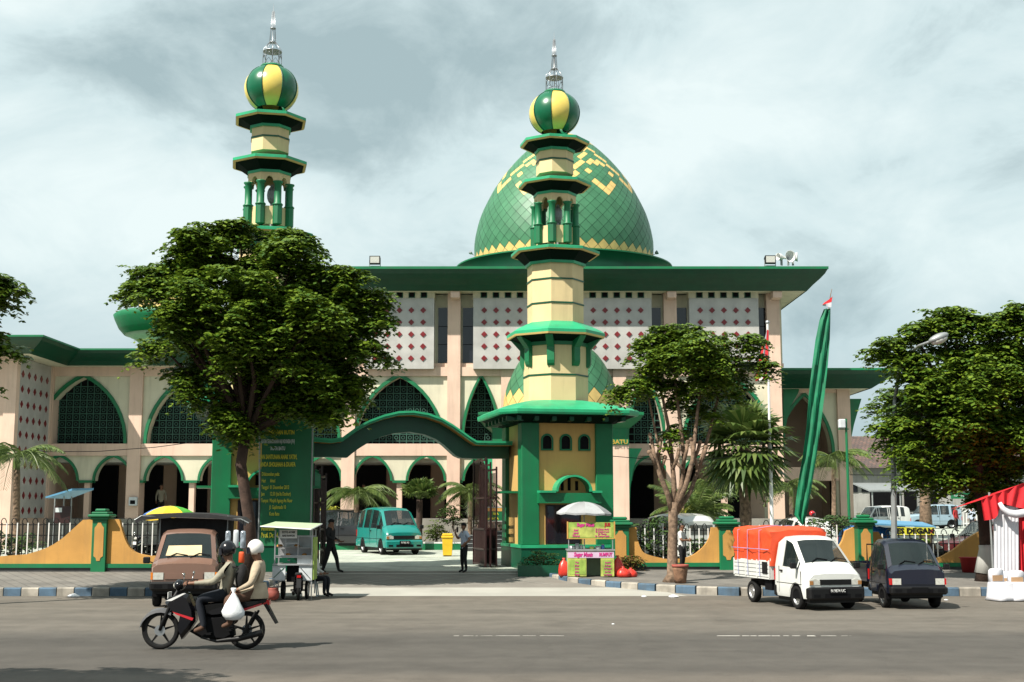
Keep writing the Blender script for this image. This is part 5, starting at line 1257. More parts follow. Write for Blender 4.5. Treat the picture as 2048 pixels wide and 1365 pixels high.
for x0_ in (-.8, .82):
    for y0_ in (1.75, 3.5): MB().tube([(x0_, y0_, .9), (x0_, y0_, 2.1)], .02, 5).build('canopy_post', MT['galv'], bt)
m = MB(); m.tube([(-1.35, 1.36, 2.0), (-1.2, 1.36, 2.1), (1.15, 1.36, 2.02), (1.35, 1.36, 1.92)], .02, 5); m.build('canopy_frame', MT['galv'], bt)
# white truck with orange tarpaulin
PK = [(0, .74, .86, .68), (.06, .80, .92, .70), (.40, .97, 1.12, .70), (.42, .97, 1.13, .70), (.98, 1.02, 1.66, .62), (1.02, 1.02, 1.69, .62), (1.3, 1.03, 1.76, .62), (1.55, 1.03, 1.76, .62), (1.78, 1.03, 1.68, .60)]
s_ = .90
Yw = 28.6
wt = vehicle('pickup_truck', 'white small truck with a bright orange tarpaulin lashed over its load bed', 'small trucks parked at the kerb', 'p_white', 1.78, .76, PK, (.62,), .29, [(.52, 1.36)], [(.42, .98)], (X(1672, 1200, Yw), Yw, 0), R(15), s_, doors=(.34, 1.5), plate='N 9874 UC', seats=(1.25,), cat='pickup', grille='plastic_black')
m = MB()
for sx in (-1, 1):
    for k in range(4): m.box(*sorted((sx*.80, sx*.83)), 1.9, 4.05, .72 + k*.105, .72 + k*.105 + .085)
    m.box(*sorted((sx*.795, sx*.80)), 1.9, 4.05, .70, 1.14)
    for y in (1.9, 2.6, 3.3, 4.02): m.box(*sorted((sx*.83, sx*.845)), y - .02, y + .02, .70, 1.15)
m.box(-.8, .8, 4.03, 4.06, .70, 1.14).box(-.8, .8, 1.88, 1.91, .7, 1.2).box(-.82, .82, 1.88, 4.05, .66, .70); m.build('load_bed', MT['p_white'], wt)
MB().box(.79, .851, 2.0, 2.28, .80, 1.1).box(-.851, -.79, 2.0, 2.28, .80, 1.1).build('vent_panel', MT['plastic_black'], wt)
MB().box(-.35, .35, 1.5, 4.0, .42, .58).box(-.74, .74, 1.95, 2.35, .38, .62).build('chassis', MT['black'], wt)
for sx in (-1, 1): wheel(wt, sx*.66, 3.15, .29)
mk('tarp', (.72, .075, .02), .5, .12, 1.5, .5, 5)
m = MB(); m.smooth = True
def tarp_ring(y, w, z1, z0_):
    pts = [];
    for k in range(7): f = k/6; pts.append((-w + .03*math.sin(y*6 + k*2), y, z0_ + (z1 - z0_)*f))
    for k in range(1, 7): f = k/6; pts.append((-w + 2*w*f, y, z1 + .05*math.sin(f*math.pi) + .015*math.sin(y*5 + k*2.3)))
    for k in range(1, 7): f = k/6; pts.append((w + .03*math.sin(y*5.3 + k*1.7), y, z1 + (z0_ - z1)*f))
    return pts
rg = []
for k in range(13):
    y = 1.84 + k*2.27/12; w = .80 + .02*math.sin(k*1.9); z1 = 1.93 + .05*math.sin(k*.8) - (.06 if k in (0, 12) else 0)
    rg.append(tarp_ring(y, w, z1, 1.10 if k else 1.0))
m.loft(rg, False, False); m.poly(rg[0]); m.poly(rg[-1][::-1]); m.build('tarpaulin', MT['tarp'], wt)
m = MB(); mk('rope', (.25, .28, .5), .8)
for y in (2.4, 3.1, 3.7): m.tube([(-.86, y, .72), (-.86, y + .02, 1.1), (-.85, y, 1.91), (0, y, 2.03), (.85, y, 1.91), (.86, y, .72)], .009, 4)
m.tube([(-.865, 1.85, 1.42), (-.865, 4.1, 1.43)], .009, 4); m.build('rope', MT['rope'], wt)
# navy truck
nv = vehicle('pickup_truck', 'dark navy small truck with one bright alloy wheel parked right of the white truck', 'small trucks parked at the kerb', 'p_navy', 1.7, .76, CAB, (.66,), .28, [(.30, .72), (.82, 1.3)], [(.24, .72)], (X(1838, 1200, 28.9), 28.9, 0), R(3), .86, lamp='sq', style='alloy', rim='chrome', doors=(.2, 1.4), seats=(1.2,), cat='pickup', z0=.40, zm_=.64, grille='p_navy')
MB().box(-.76, -.73, 1.8, 3.7, .7, 1.1).box(.73, .76, 1.8, 3.7, .7, 1.1).box(-.73, .73, 1.8, 1.83, .7, 1.1).box(-.73, .73, 3.67, 3.7, .7, 1.1).box(-.76, .76, 1.8, 3.7, .62, .7).build('load_bed', MT['p_navy'], nv)
MB().box(-.35, .35, 1.5, 3.5, .4, .55).build('chassis', MT['black'], nv)
m = MB(); m.tube([(-.72, 1.82, 1.1), (-.72, 1.82, 1.62), (.72, 1.82, 1.62), (.72, 1.82, 1.1)], .022, 6); m.build('guard_bar', MT['plastic_black'], nv)
for sx in (-1, 1): wheel(nv, sx*.66, 2.85, .28)
# parked cars inside the compound
EST = [(0, .66, .72, .66), (.1, .74, .80, .68), (.95, .86, .95, .70), (1.0, .86, .96, .70), (1.55, .92, 1.44, .60), (1.6, .92, 1.46, .60), (2.4, .92, 1.52, .60), (3.3, .92, 1.48, .60), (3.9, .90, 1.38, .58), (4.15, .88, 1.0, .62)]
JEEP = [(0, .84, .92, .68), (.06, .88, .96, .70), (.95, .96, 1.06, .72), (1.0, .96, 1.07, .72), (1.45, 1.02, 1.66, .66), (1.5, 1.02, 1.68, .66), (2.5, 1.03, 1.76, .66), (3.6, 1.03, 1.76, .66), (4.1, 1.02, 1.70, .65), (4.25, 1.0, 1.62, .64)]
def gcar(label, p, stn, L_, px, py, Y, rz, s=1, wins=None, cat='car', **k):
    wins = wins or [(1.05, 1.5), (1.65, 2.4), (2.5, 3.3), (3.4, 3.85)]
    return vehicle('parked_car', label, 'cars parked inside the compound', p, L_, .80, stn, (.72, L_ - .85), .31, wins, [(1.0, 1.45 if stn is JEEP else 1.55)], (X(px, py, Y), Y, G(Y)), rz, s, doors=(1.5, 2.45, 3.35), z0=.26, zm_=.56, cat=cat, seats=(1.9,), **k)
gcar('light blue estate van in side view between two tree trunks, facing left', 'p_blue', JEEP, 4.25, 1808, 1040, 96, R(-80), 1.0, bumper='p_silver')
gcar('white estate van with red tail light, left of the light blue van', 'p_white', JEEP, 4.25, 1706, 1040, 88, R(-70), .98, bumper='p_white')
gcar('white rounded van behind the scooped wall, right of the pruned tree', 'p_white', [(0, .74, .84, .66), (.1, .82, .95, .70), (.95, 1.0, 1.14, .72), (1.0, 1.0, 1.15, .72), (1.55, 1.05, 1.60, .64), (1.6, 1.05, 1.62, .64), (2.4, 1.05, 1.72, .62), (3.3, 1.05, 1.70, .62), (3.8, 1.04, 1.62, .60), (4.0, 1.0, 1.45, .58)], 4.0, 1282, 1100, 46.5, R(205), .98, wins=[(1.05, 1.5), (1.65, 2.5), (2.6, 3.7)], bumper='p_white')
gcar('dark grey car of which the roof shows right of the drink stall pillar', 'p_silver', EST, 4.15, 1262, 1090, 43.5, R(70), 1.0, bumper='plastic_black')
gcar('white pickup-like car with a child behind its rear glass, above the orange tarpaulin', 'p_white', EST, 4.15, 1568, 1080, 50, R(5) + math.pi, 1.0, bumper='p_white')
gcar('black high roofed van parked behind the fan palm trunk', 'p_black', VAN, 3.82, 1440, 1080, 54, R(20), 1.0, wins=[(.46, 1.02), (1.12, 1.95), (2.05, 2.85), (2.95, 3.65)])
gcar('dark maroon car behind the railing at the foot of the dark street tree', 'p_maroon', EST, 4.15, 1902, 1100, 42.8, R(-62), 1.0, bumper='plastic_black', style='alloy')
gcar('black car roof showing behind the teal van', 'p_black', EST, 4.15, 812, 1060, 57.2, R(80), 1.15)
# ================================================================ PEOPLE
mk('c_lightblue', (.42, .48, .58), .85, .1, 8, .9, 9); mk('c_black', (.004, .004, .005), .85, .3, 8, .9, 9); mk('c_beige', (.42, .34, .24), .85, .16, 6, 1.0, 8); mk('c_olive', (.27, .25, .19), .85, .16, 6, 1.0, 8)
mk('c_jeans', (.007, .010, .017), .9, .2, 8); mk('c_red', (.35, .02, .02), .85, .1, 8); mk('c_white', (.62, .62, .6), .85, .08, 8); mk('c_brown', (.10, .05, .03), .85); mk('c_orange', (.7, .09, .02), .7)
SK = dict(pel=(0, 0, .93), spi=(0, .0, 1.10), che=(0, .01, 1.30), nec=(0, .0, 1.46), hea=(0, -.02, 1.58), top=(0, -.02, 1.68),
          shL=(.17, .01, 1.40), elL=(.24, .03, 1.13), wrL=(.25, -.06, .88), haL=(.25, -.09, .80), shR=(-.17, .01, 1.40), elR=(-.24, .03, 1.13), wrR=(-.25, -.06, .88), haR=(-.25, -.09, .80),
          hiL=(.09, 0, .90), knL=(.10, -.03, .50), anL=(.10, .03, .09), toL=(.12, -.14, .03), hiR=(-.09, 0, .90), knR=(-.10, -.03, .50), anR=(-.10, .03, .09), toR=(-.12, -.14, .03))
BN = [('pel', 'spi', 't'), ('spi', 'che', 't'), ('che', 'nec', 'n'), ('nec', 'hea', 'h'), ('hea', 'top', 'h')]
for q in 'LR': BN += [('che', 'sh'+q, 't'), ('sh'+q, 'el'+q, 'a'), ('el'+q, 'wr'+q, 'f'), ('wr'+q, 'ha'+q, 'k'), ('pel', 'hi'+q, 'l'), ('hi'+q, 'kn'+q, 'l'), ('kn'+q, 'an'+q, 'l'), ('an'+q, 'to'+q, 's')]
RD = dict(pel=(.145, .11), spi=(.14, .10), che=(.155, .11), nec=(.055, .055), hea=(.078, .095), top=(.07, .08), sh=(.075, .07), el=(.048, .048), wr=(.03, .03), ha=(.034, .022), hi=(.10, .10), kn=(.065, .065), an=(.042, .045), to=(.035, .03))
def person(label, pose, shirt, legs, shoe, loc, rz=0, s=1, sleeve='long', hat=None, hatc=None, group=None, bulk=1.0, hair='short', face_dir=None, world_loc=True, armc=None):
    J = {k: Vector(v) for k, v in SK.items()}
    for k, v in pose.items(): J[k] = Vector(v)
    names = list(J); idx = {k: i for i, k in enumerate(names)}
    t = empty('person', loc, label, 'person', group, rz, s)
    me = bpy.data.meshes.new('body_cage'); me.from_pydata([tuple(J[k]) for k in names], [(idx[a], idx[b]) for a, b, c in BN], [])
    o = bpy.data.objects.new('body_cage', me); COL.objects.link(o)
    sk_ = o.modifiers.new('s', 'SKIN'); sk_.use_smooth_shade = True; ss_ = o.modifiers.new('u', 'SUBSURF'); ss_.levels = 2; ss_.render_levels = 2
    for k in names:
        r = RD.get(k) or RD[k[:2]]; r = (r[0]*(bulk if k[:2] not in ('he', 'to', 'ne', 'ha', 'wr') else 1), r[1]*(bulk if k[:2] not in ('he', 'to', 'ne', 'ha', 'wr') else 1))
        me.skin_vertices[0].data[idx[k]].radius = r; me.skin_vertices[0].data[idx[k]].use_root = (k == 'pel')
    bpy.context.view_layer.update(); dg = bpy.context.evaluated_depsgraph_get(); em = bpy.data.meshes.new_from_object(o.evaluated_get(dg))
    COL.objects.unlink(o); bpy.data.objects.remove(o)
    segs = [(J[a], J[b], c) for a, b, c in BN]
    m = MB(); m.smooth = True
    vs = [v.co.copy() for v in em.vertices]; base = len(m.v); m.v += vs
    for p in em.polygons:
        c = p.center; best = 9; bk = 't'; bt_ = 0
        for a, b, kd in segs:
            d = b - a; tt = max(0, min(1, (c - a).dot(d)/max(d.length_squared, 1e-9))); q = (c - a - d*tt).length/(1.5 if kd in 't' else 1)
            if q < best: best, bk, bt_ = q, kd, tt
        if bk == 't': mi = 1
        elif bk == 'n': mi = 1 if bt_ < .62 else 0
        elif bk == 'h': mi = 0
        elif bk == 'a': mi = 1 if (sleeve == 'long' or bt_ < .72) else 0
        elif bk == 'f': mi = 1 if (sleeve == 'long' and bt_ < .93) else 0
        elif bk == 'k': mi = 0
        elif bk == 'l': mi = 2
        else: mi = 3
        if bk == 't' and c.z < J['pel'].z - .0 and mi == 1 and (c - J['pel']).length < .13: mi = 2 if sleeve != 'long' else 1
        m.mi = mi; m.face(list(p.vertices))
    bpy.data.meshes.remove(em)
    # face: axis from the back of the head to the front
    fd = Vector(face_dir or (0, -1, 0)).normalized(); up = (J['top'] - J['nec']).normalized(); sd_ = fd.cross(up).normalized(); hc = (J['hea'] + J['top'])/2
    m.mi = 0; m.ell(hc, (.078, .088, .115), 14, 10)
    m.ell(hc + fd*.088 - up*.012, (.013, .013, .02), 7, 5)
    for q in (-1, 1): m.ell(hc + sd_*q*.08 - up*.01, (.014, .014, .03), 6, 5)
    m.mi = 4
    for q in (-1, 1): m.ell(hc + fd*.076 + sd_*q*.032 + up*.012, (.011, .011, .008), 6, 4)
    m.mi = 5; m.ell(hc + fd*.074 - up*.055, (.018, .016, .006), 8, 4)
    # hands: palm, four fingers and a thumb on the side
    m.mi = 0
    for q in 'LR':
        d = (J['ha'+q] - J['wr'+q]).normalized(); n_ = d.cross(Vector((1, .2, .1))).normalized(); w = d.cross(n_).normalized(); p0 = J['ha'+q]
        for k, l_ in enumerate((.062, .072, .068, .052)):
            b = p0 + w*(k - 1.5)*.018 + d*.01; m.tube([b, b + d*l_*.5 + n_*.008, b + d*l_*.8 + n_*.03, b + d*l_*.85 + n_*.05], [.0095, .009, .008, .006], 6)
        b = p0 - w*.03 - d*.03; m.tube([b, b - w*.025 + d*.02 + n_*.01, b - w*.025 + d*.05 + n_*.025], [.011, .010, .007], 6)
    body = m.build('body', [MT['skin'], MT[shirt], MT[legs], MT[shoe], MT['black'], MT['c_brown']], t)
    if hat is None or hat == 'cap':
        h = MB(); h.smooth = True; h.ell(hc + up*.028 - fd*.018, (.086, .098, .102), 14, 9); f2 = []
        for i, f in enumerate(h.f):   # keep the part above the brow and behind the ears
            c = sum((h.v[k] for k in f), Vector())/len(f) - hc
            if c.dot(up) > .045 or (c.dot(fd) < -.005 and c.dot(up) > -.06): f2.append(f)
        h.f = f2; h.m = [0]*len(f2); h.sm = [True]*len(f2); h.build('hair', MT['hair'], t)
    if hat == 'cap':
        h = MB(); h.smooth = True; h.ell(hc + up*.06 - fd*.005, (.094, .104, .07), 14, 8); h.build('cap', MT[hatc], t)
        h = MB(); c = hc + up*.06 + fd*.12; h.poly([c + sd_*.07 - fd*.05, c + sd_*.05 + fd*.03, c - sd_*.05 + fd*.03, c - sd_*.07 - fd*.05]); h.build('cap_peak', MT[hatc], t)
    if hat == 'helmet':
        h = MB(); h.smooth = True; h.ell(hc + up*.035 - fd*.02, (.135, .145, .142), 18, 12); f2 = []
        for f in h.f:
            c = sum((h.v[k] for k in f), Vector())/len(f) - (hc + up*.035)
            if c.dot(up) > .02 or (c.dot(fd) < .035 and c.dot(up) > -.10): f2.append(f)
        h.f = f2; h.m = [0]*len(f2); h.sm = [True]*len(f2); hh = h.build('helmet', MT[hatc], t)
        md = hh.modifiers.new('t', 'SOLIDIFY'); md.thickness = .018
        h = MB(); h.smooth = True; A = []; B = []
        for k in range(9):
            a = -1.1 + 2.2*k/8; dv = fd*math.cos(a) + sd_*math.sin(a); A.append(hc + up*.06 + dv*.150 - fd*.02); B.append(hc - up*.045 + dv*.158 - fd*.01)
        h.strip(A, B); h.build('visor', MT['dark_glass'], hh)
        h = MB(); c = hc + up*.075 + fd*.13
        if hatc == 'hel_black': h.prism([(0, 0)]*0 or [(0, 0), (1, 0), (1, 1)], 0, 0) if False else h.poly([c + sd_*.11 - fd*.03, c + sd_*.07 + fd*.10 - up*.01, c - sd_*.07 + fd*.10 - up*.01, c - sd_*.11 - fd*.03]); h.build('peak', MT[hatc], hh)
    return t
mk('hel_black', (.005, .005, .007), .25, .1, 3, coat=.3, spec=.3); mk('hel_white', (.78, .76, .72), .25, .04, 3, coat=.5); mk('hel_red', (.5, .02, .03), .25, .05, 3, coat=.5)
# guard in the gateway, hand raised to his face
gy = wy(1142, .33); gx = X(928, 1142, gy)
person('guard in pale blue short sleeved shirt and black trousers standing in the gateway', dict(elR=(-.26, -.12, 1.18), wrR=(-.17, -.27, 1.38), haR=(-.14, -.29, 1.45), elL=(.30, .08, 1.16), wrL=(.20, -.10, .99), haL=(.15, -.13, .96), toL=(.15, -.14, .03), toR=(-.14, -.14, .03), knL=(.12, -.02, .5), anL=(.15, .02, .09), knR=(-.12, -.03, .5), anR=(-.15, .02, .09)), 'c_lightblue', 'c_black', 'c_black', (gx, gy, G(gy)), R(-62), .86, sleeve='short', hat='cap', hatc='c_black', bulk=1.08)
m = empty('handheld_radio', (gx - .21, gy - .02, G(gy) + 1.27), 'small dark radio in the raised hand of the guard', 'radio')
MB().cbox(-.03, .03, -.02, .02, -.06, .10, .01).build('case', MT['plastic_black'], m); MB().tube([(0, 0, .1), (0, 0, .2)], .006, 5).build('aerial', MT['black'], m)
gx = X(662, 1142, gy)
person('man in black jacket striding in the gateway beside the white food cart', dict(elR=(-.30, -.06, 1.18), wrR=(-.20, -.28, 1.06), haR=(-.16, -.35, 1.06), elL=(.29, .06, 1.15), wrL=(.30, -.18, 1.02), haL=(.30, -.26, 1.01), knL=(.12, -.16, .50), anL=(.13, -.24, .10), toL=(.14, -.42, .05), knR=(-.1, .08, .48), anR=(-.11, .22, .09), toR=(-.12, .08, .03)), 'c_black', 'c_black', 'c_black', (gx, gy - .2, G(gy - .2)), R(68), .93, hat='cap', hatc='c_black', bulk=1.12)
# man behind the pruned tree
py_ = 38.6
person('man in grey shirt and black trousers behind the pruned tree trunk', dict(elR=(-.26, -.10, 1.14), wrR=(-.05, -.26, 1.15), haR=(.02, -.28, 1.17), elL=(.26, -.10, 1.14), wrL=(.12, -.30, 1.12), haL=(.06, -.33, 1.14)), 'c_white', 'c_black', 'c_black', (X(1364, 1130, py_), py_, SW(py_)), R(60), .84, sleeve='short')
# seated people: pose helper
SIT = dict(pel=(0, 0, .48), spi=(0, .02, .66), che=(0, .0, .86), nec=(0, -.03, 1.02), hea=(0, -.06, 1.14), top=(0, -.07, 1.24), shL=(.17, 0, .96), elL=(.23, -.05, .70), wrL=(.15, -.26, .62), haL=(.12, -.33, .60), shR=(-.17, 0, .96), elR=(-.23, -.05, .70), wrR=(-.15, -.26, .62), haR=(-.12, -.33, .60), hiL=(.09, -.02, .47), knL=(.12, -.40, .50), anL=(.12, -.38, .09), toL=(.13, -.54, .03), hiR=(-.09, -.02, .47), knR=(-.12, -.40, .50), anR=(-.12, -.38, .09), toR=(-.13, -.54, .03))
def stool(x, y, z, h, label):
    t = empty('stool', (x, y, z), label, 'stool', 'low plastic stools'); MB().cbox(-.15, .15, -.15, .15, h - .05, h, .02).build('seat', MT['p_blue'], t)
    for a in (-1, 1):
        for b in (-1, 1): MB().tube([(a*.15, b*.15, 0), (a*.11, b*.11, h - .05)], .018, 5).build('leg', MT['p_blue'], t)
sy = 32.9; sx_ = X(622, 1170, sy)
person('seated person in blue jeans at the right side of the food cart', SIT, 'c_white', 'c_jeans', 'c_black', (sx_, sy + .3, 0), R(75), .95)
stool(sx_ - .02, sy + .3, 0, .40, 'stool under the person in blue jeans beside the food cart')
for (px, py, Y, sh, lg, rz, lab) in ((1297, 1052, 49, 'c_white', 'c_black', 30, 'seated man in pale shirt in the dark arch left of the pruned tree trunk'), (1322, 1058, 48.5, 'c_red', 'c_brown', -40, 'seated person in red clothes next to the pale shirted man left of the pruned trunk')):
    zz = Z(py + 22, Y) - .45; x_ = X(px, py, Y); person(lab, SIT, sh, lg, 'c_black', (x_, Y, zz), R(rz), .9)
    t = empty('bench', (x_, Y + .05, G(Y) - .0), 'concrete bench under ' + ('the seated man in pale shirt' if rz > 0 else 'the seated person in red'), 'bench', 'concrete benches'); top_ = zz + .36 - G(Y)
    MB().cbox(-.3, .3, -.15, .3, top_ - .08, top_, .02).build('seat', MT['concrete'], t); MB().box(-.25, .25, -.1, .25, 0, top_ - .081).build('base', MT['concrete'], t)
fz = zf - .04
person('man in olive top standing in the arcade behind the rainbow umbrella', {}, 'c_olive', 'c_black', 'c_black', (X(322, 1000, Y0 + 1.6), Y0 + 1.6, fz), R(20), .98)
person('dark clothed person standing in the arcade behind the left feather palm', {}, 'c_black', 'c_black', 'c_black', (X(727, 1000, Y0 + 1.2), Y0 + 1.2, fz), R(-20), .98)
person('person in red shirt standing far back right of the light blue van', {}, 'c_red', 'c_black', 'c_black', (X(1912, 1040, 88), 88, G(88)), R(40), 1.0, group='people far back in the car park')
person('person in pale shirt standing far back next to the one in red', {}, 'c_lightblue', 'c_jeans', 'c_black', (X(1944, 1040, 87), 87, G(87)), R(-40), .98, group='people far back in the car park')
person('child with dark hair looking over from behind the orange tarpaulin', {}, 'c_brown', 'c_jeans', 'c_black', (X(1583, 1080, 47.5), 47.5, Z(1036, 47.5) - 1.36), R(-10), .85)
# ================================================================ MOTORCYCLE (travels towards -X), RIDERS
mk('grey_plastic', (.09, .09, .095), .35)
def motorcycle(loc, label, s=1, rz=0, group=None, red=True):
    t = empty('motorcycle', loc, label, 'motorcycle', group, rz, s)
    for x_ in (-.67, .69):
        m = MB(); m.smooth = True; m.M = Matrix.Translation((x_, 0, .30)) @ Matrix.Rotation(R(90), 4, 'X')
        m.lathe([(.245, -.03), (.275, -.045), (.298, -.02), (.298, .02), (.275, .045), (.245, .03)], 32, cap=False); ty = m.build('tyre', MT['rubber'], t)
        m = MB(); m.M = Matrix.Translation((x_, 0, .30)) @ Matrix.Rotation(R(90), 4, 'X'); m.lathe([(.225, -.03), (.25, -.035), (.25, .035), (.225, .03), (.225, -.03)], 32, cap=False); m.lathe([(.01, -.05), (.045, -.05), (.045, .05), (.01, .05)], 12)
        for k in range(5):
            a = 2*math.pi*k/5 + .3; d = Vector((math.cos(a), math.sin(a), 0)); n_ = Vector((-d.y, d.x, 0))
            m.loft([[d*.03 + n_*.022 + Vector((0, 0, .018)), d*.03 - n_*.022 + Vector((0, 0, .018)), d*.03 - n_*.022 - Vector((0, 0, .018)), d*.03 + n_*.022 - Vector((0, 0, .018))], [d*.23 + n_*.010 + Vector((0, 0, .012)), d*.23 - n_*.010 + Vector((0, 0, .012)), d*.23 - n_*.010 - Vector((0, 0, .012)), d*.23 + n_*.010 - Vector((0, 0, .012))]])
        m.build('rim', MT['plastic_black'], ty)
        m = MB(); m.M = Matrix.Translation((x_, -.065 if x_ < 0 else .06, .30)) @ Matrix.Rotation(R(90), 4, 'X'); m.lathe([(.05, 0), (.085, 0), (.085, .006), (.05, .006)], 20); m.build('brake_disc', MT['steel'], ty)
    def side(pts, w, name, mt, wy_=0, bev=.8):     # plate-like shell: outline in xz with thickness, narrower at the outside
        m = MB(); m.smooth = False; cx = sum(p[0] for p in pts)/len(pts); cz = sum(p[1] for p in pts)/len(pts)
        L0 = [(x, wy_ - w, z) for x, z in [(cx + (p[0]-cx)*bev, cz + (p[1]-cz)*bev) for p in pts]]; L1 = [(x, wy_ - w*.55, z) for x, z in pts]; L2 = [(x, wy_ + w*.55, z) for x, z in pts]; L3 = [(a, wy_ + w, c) for a, b, c in L0]
        m.loft([L0, L1, L2, L3]); return m.build(name, MT[mt], t)
    m = MB(); m.smooth = True
    for sy_ in (-.07, .07): m.tube([(-.67, sy_, .30), (-.62, sy_, .45), (-.47, sy_, .80), (-.38, sy_*.6, .98)], [.028, .028, .03, .02], 8)
    m.build('fork', MT['plastic_black'], t)
    A = []; B = []
    m = MB(); m.smooth = True; arc = []
    for k in range(9):
        a = R(200 - 16*k) if False else R(175 - 14.5*k); arc.append((-.67 + .33*math.cos(a), .30 + .33*math.sin(a)))
    for y0_, y1_ in ((-.07, 0), (0, .07)): m.strip([(x, y0_, z + (.0 if y0_ else .02)) for x, z in arc], [(x, y1_, z + (.02 if y0_ else 0)) for x, z in arc])
    m.strip([(x, -.07, z) for x, z in arc], [(x, -.085, z - .05) for x, z in arc]); m.strip([(x, .07, z) for x, z in arc], [(x, .085, z - .05) for x, z in arc]); m.build('front_mudguard', MT['grey_plastic'], t)
    side([(-.60, .73), (-.56, .80), (-.30, .90), (-.22, .86), (-.12, .62), (-.10, .45), (-.20, .30), (-.32, .16), (-.38, .30), (-.34, .52), (-.50, .62)], .15, 'leg_shield', 'hel_black')
    m = MB()
    for sy_ in (-1, 1):
        m.mi = 0; m.poly([(-.575, sy_*.153, .765), (-.30, sy_*.156, .885), (-.25, sy_*.156, .885), (-.48, sy_*.153, .765)]); m.mi = 1; m.poly([(-.46, sy_*.155, .60), (-.12, sy_*.157, .50), (-.14, sy_*.157, .46), (-.40, sy_*.155, .555)]); m.poly([(.36, sy_*.137, .55), (.95, sy_*.12, .73), (.95, sy_*.12, .70), (.36, sy_*.137, .50)])
    m.build('body_stripe', [MT['white'], MT['p_maroon'] if not red else MT['hel_red']], t)
    side([(-.14, .62), (.10, .52), (.40, .55), (.70, .64), (1.0, .74), (1.02, .79), (.20, .74), (-.12, .70)], .125, 'side_panel', 'hel_black')
    side([(-.20, .28), (.0, .17), (.40, .15), (.52, .22), (.50, .36), (.35, .55), (.05, .52), (-.05, .42)], .10, 'engine', 'black')
    m = MB(); m.smooth = True; m.tube([(.0, -.12, .20), (.25, -.14, .14), (.6, -.15, .18), (.98, -.16, .28)], [.02, .025, .045, .05], 8); m.build('exhaust', MT['plastic_black'], t)
    m = MB(); m.smooth = True; m.cbox(-.08, .55, -.12, .12, .74, .80, .025); m.cbox(.50, 1.0, -.11, .11, .76, .835, .025); m.build('seat', MT['c_black'], t)
    m = MB(); m.box(.96, 1.06, -.06, .06, .70, .77).build('tail_lamp', MT['red_lamp'], t)
    m = MB(); m.poly([(.97, -.07, .70), (1.16, -.07, .40), (1.19, -.07, .41), (1.02, -.07, .72)]).poly([(.97, .07, .70), (1.16, .07, .40), (1.19, .07, .41), (1.02, .07, .72)]).poly([(1.02, -.07, .72), (1.19, -.07, .41), (1.19, .07, .41), (1.02, .07, .72)]); m.build('rear_mudguard', MT['plastic_black'], t)
    m = MB(); m.tube([(.70, -.12, .30), (.86, -.12, .60)], .02, 8).tube([(.70, .12, .30), (.86, .12, .60)], .02, 8).build('shock_absorber', MT['plastic_black'], t)
    m = MB(); m.smooth = True; m.tube([(-.22, -.34, 1.02), (-.28, -.25, 1.04), (-.35, -.08, 1.0), (-.35, .08, 1.0), (-.28, .25, 1.04), (-.22, .34, 1.02)], .016, 6); m.build('handlebar', MT['plastic_black'], t)
    m = MB(); m.smooth = True; m.ell((-.39, 0, 1.01), (.09, .16, .09), 12, 8); m.build('headlight_cowl', MT['hel_black'], t)
    m = MB(); m.smooth = True; m.ell((-.45, 0, 1.0), (.04, .10, .055), 10, 6); m.build('headlight', MT['lamp_glass'], t)
    for sy_ in (-1, 1): m = MB(); m.smooth = True; m.tube([(-.27, sy_*.26, 1.04), (-.25, sy_*.30, 1.16)], .007, 5); m.ell((-.25, sy_*.31, 1.18), (.015, .055, .035), 10, 6); m.build('mirror', MT['chrome'], t)
    m = MB(); m.box(-.555, -.545, -.11, .11, .80, .90).build('number_plate', MT['white'], t)
    m = MB(); m.box(.1, .18, -.24, .24, .245, .275).box(.42, .50, -.24, .24, .305, .33).build('footrest', MT['black'], t)
    return t
MY = 20.75; mxx = X(405, 1292, MY)
motorcycle((mxx, MY, 0), 'black and red motorcycle with five spoke wheels ridden along the near lane')
drv = dict(pel=(.34, 0, .88), spi=(.37, 0, 1.02), che=(.40, 0, 1.20), nec=(.39, 0, 1.37), hea=(.35, 0, 1.49), top=(.34, 0, 1.58), shL=(.41, .17, 1.30), elL=(.20, .29, 1.06), wrL=(-.10, .31, 1.05), haL=(-.19, .32, 1.05), shR=(.41, -.17, 1.30), elR=(.20, -.29, 1.06), wrR=(-.10, -.31, 1.05), haR=(-.19, -.32, 1.05),
           hiL=(.33, .10, .86), knL=(-.05, .17, .80), anL=(.06, .19, .36), toL=(-.10, .20, .30), hiR=(.33, -.10, .86), knR=(-.05, -.17, .80), anR=(.06, -.19, .36), toR=(-.10, -.20, .30))
person('motorcycle driver in black open face helmet and grey green jacket', drv, 'c_olive', 'c_jeans', 'c_brown', (mxx, MY, 0), 0, 1, hat='helmet', hatc='hel_black', face_dir=(-1, 0, -.08), bulk=1.1)
pas = dict(pel=(.80, 0, .90), spi=(.83, 0, 1.04), che=(.86, 0, 1.22), nec=(.85, 0, 1.39), hea=(.80, 0, 1.51), top=(.79, 0, 1.60), shL=(.87, .17, 1.31), elL=(.78, .25, 1.06), wrL=(.58, .20, .98), haL=(.50, .17, .97), shR=(.87, -.17, 1.31), elR=(.80, -.27, 1.04), wrR=(.60, -.25, .95), haR=(.53, -.24, .93),
           hiL=(.79, .10, .87), knL=(.42, .24, .80), anL=(.48, .22, .42), toL=(.34, .23, .37), hiR=(.79, -.10, .87), knR=(.42, -.24, .80), anR=(.48, -.22, .42), toR=(.34, -.23, .37))
psg = person('motorcycle passenger in white helmet and beige jacket holding a plastic bag', pas, 'c_beige', 'c_brown', 'c_brown', (mxx, MY, 0), 0, 1, hat='helmet', hatc='hel_white', face_dir=(-1, 0, -.08), bulk=1.18)
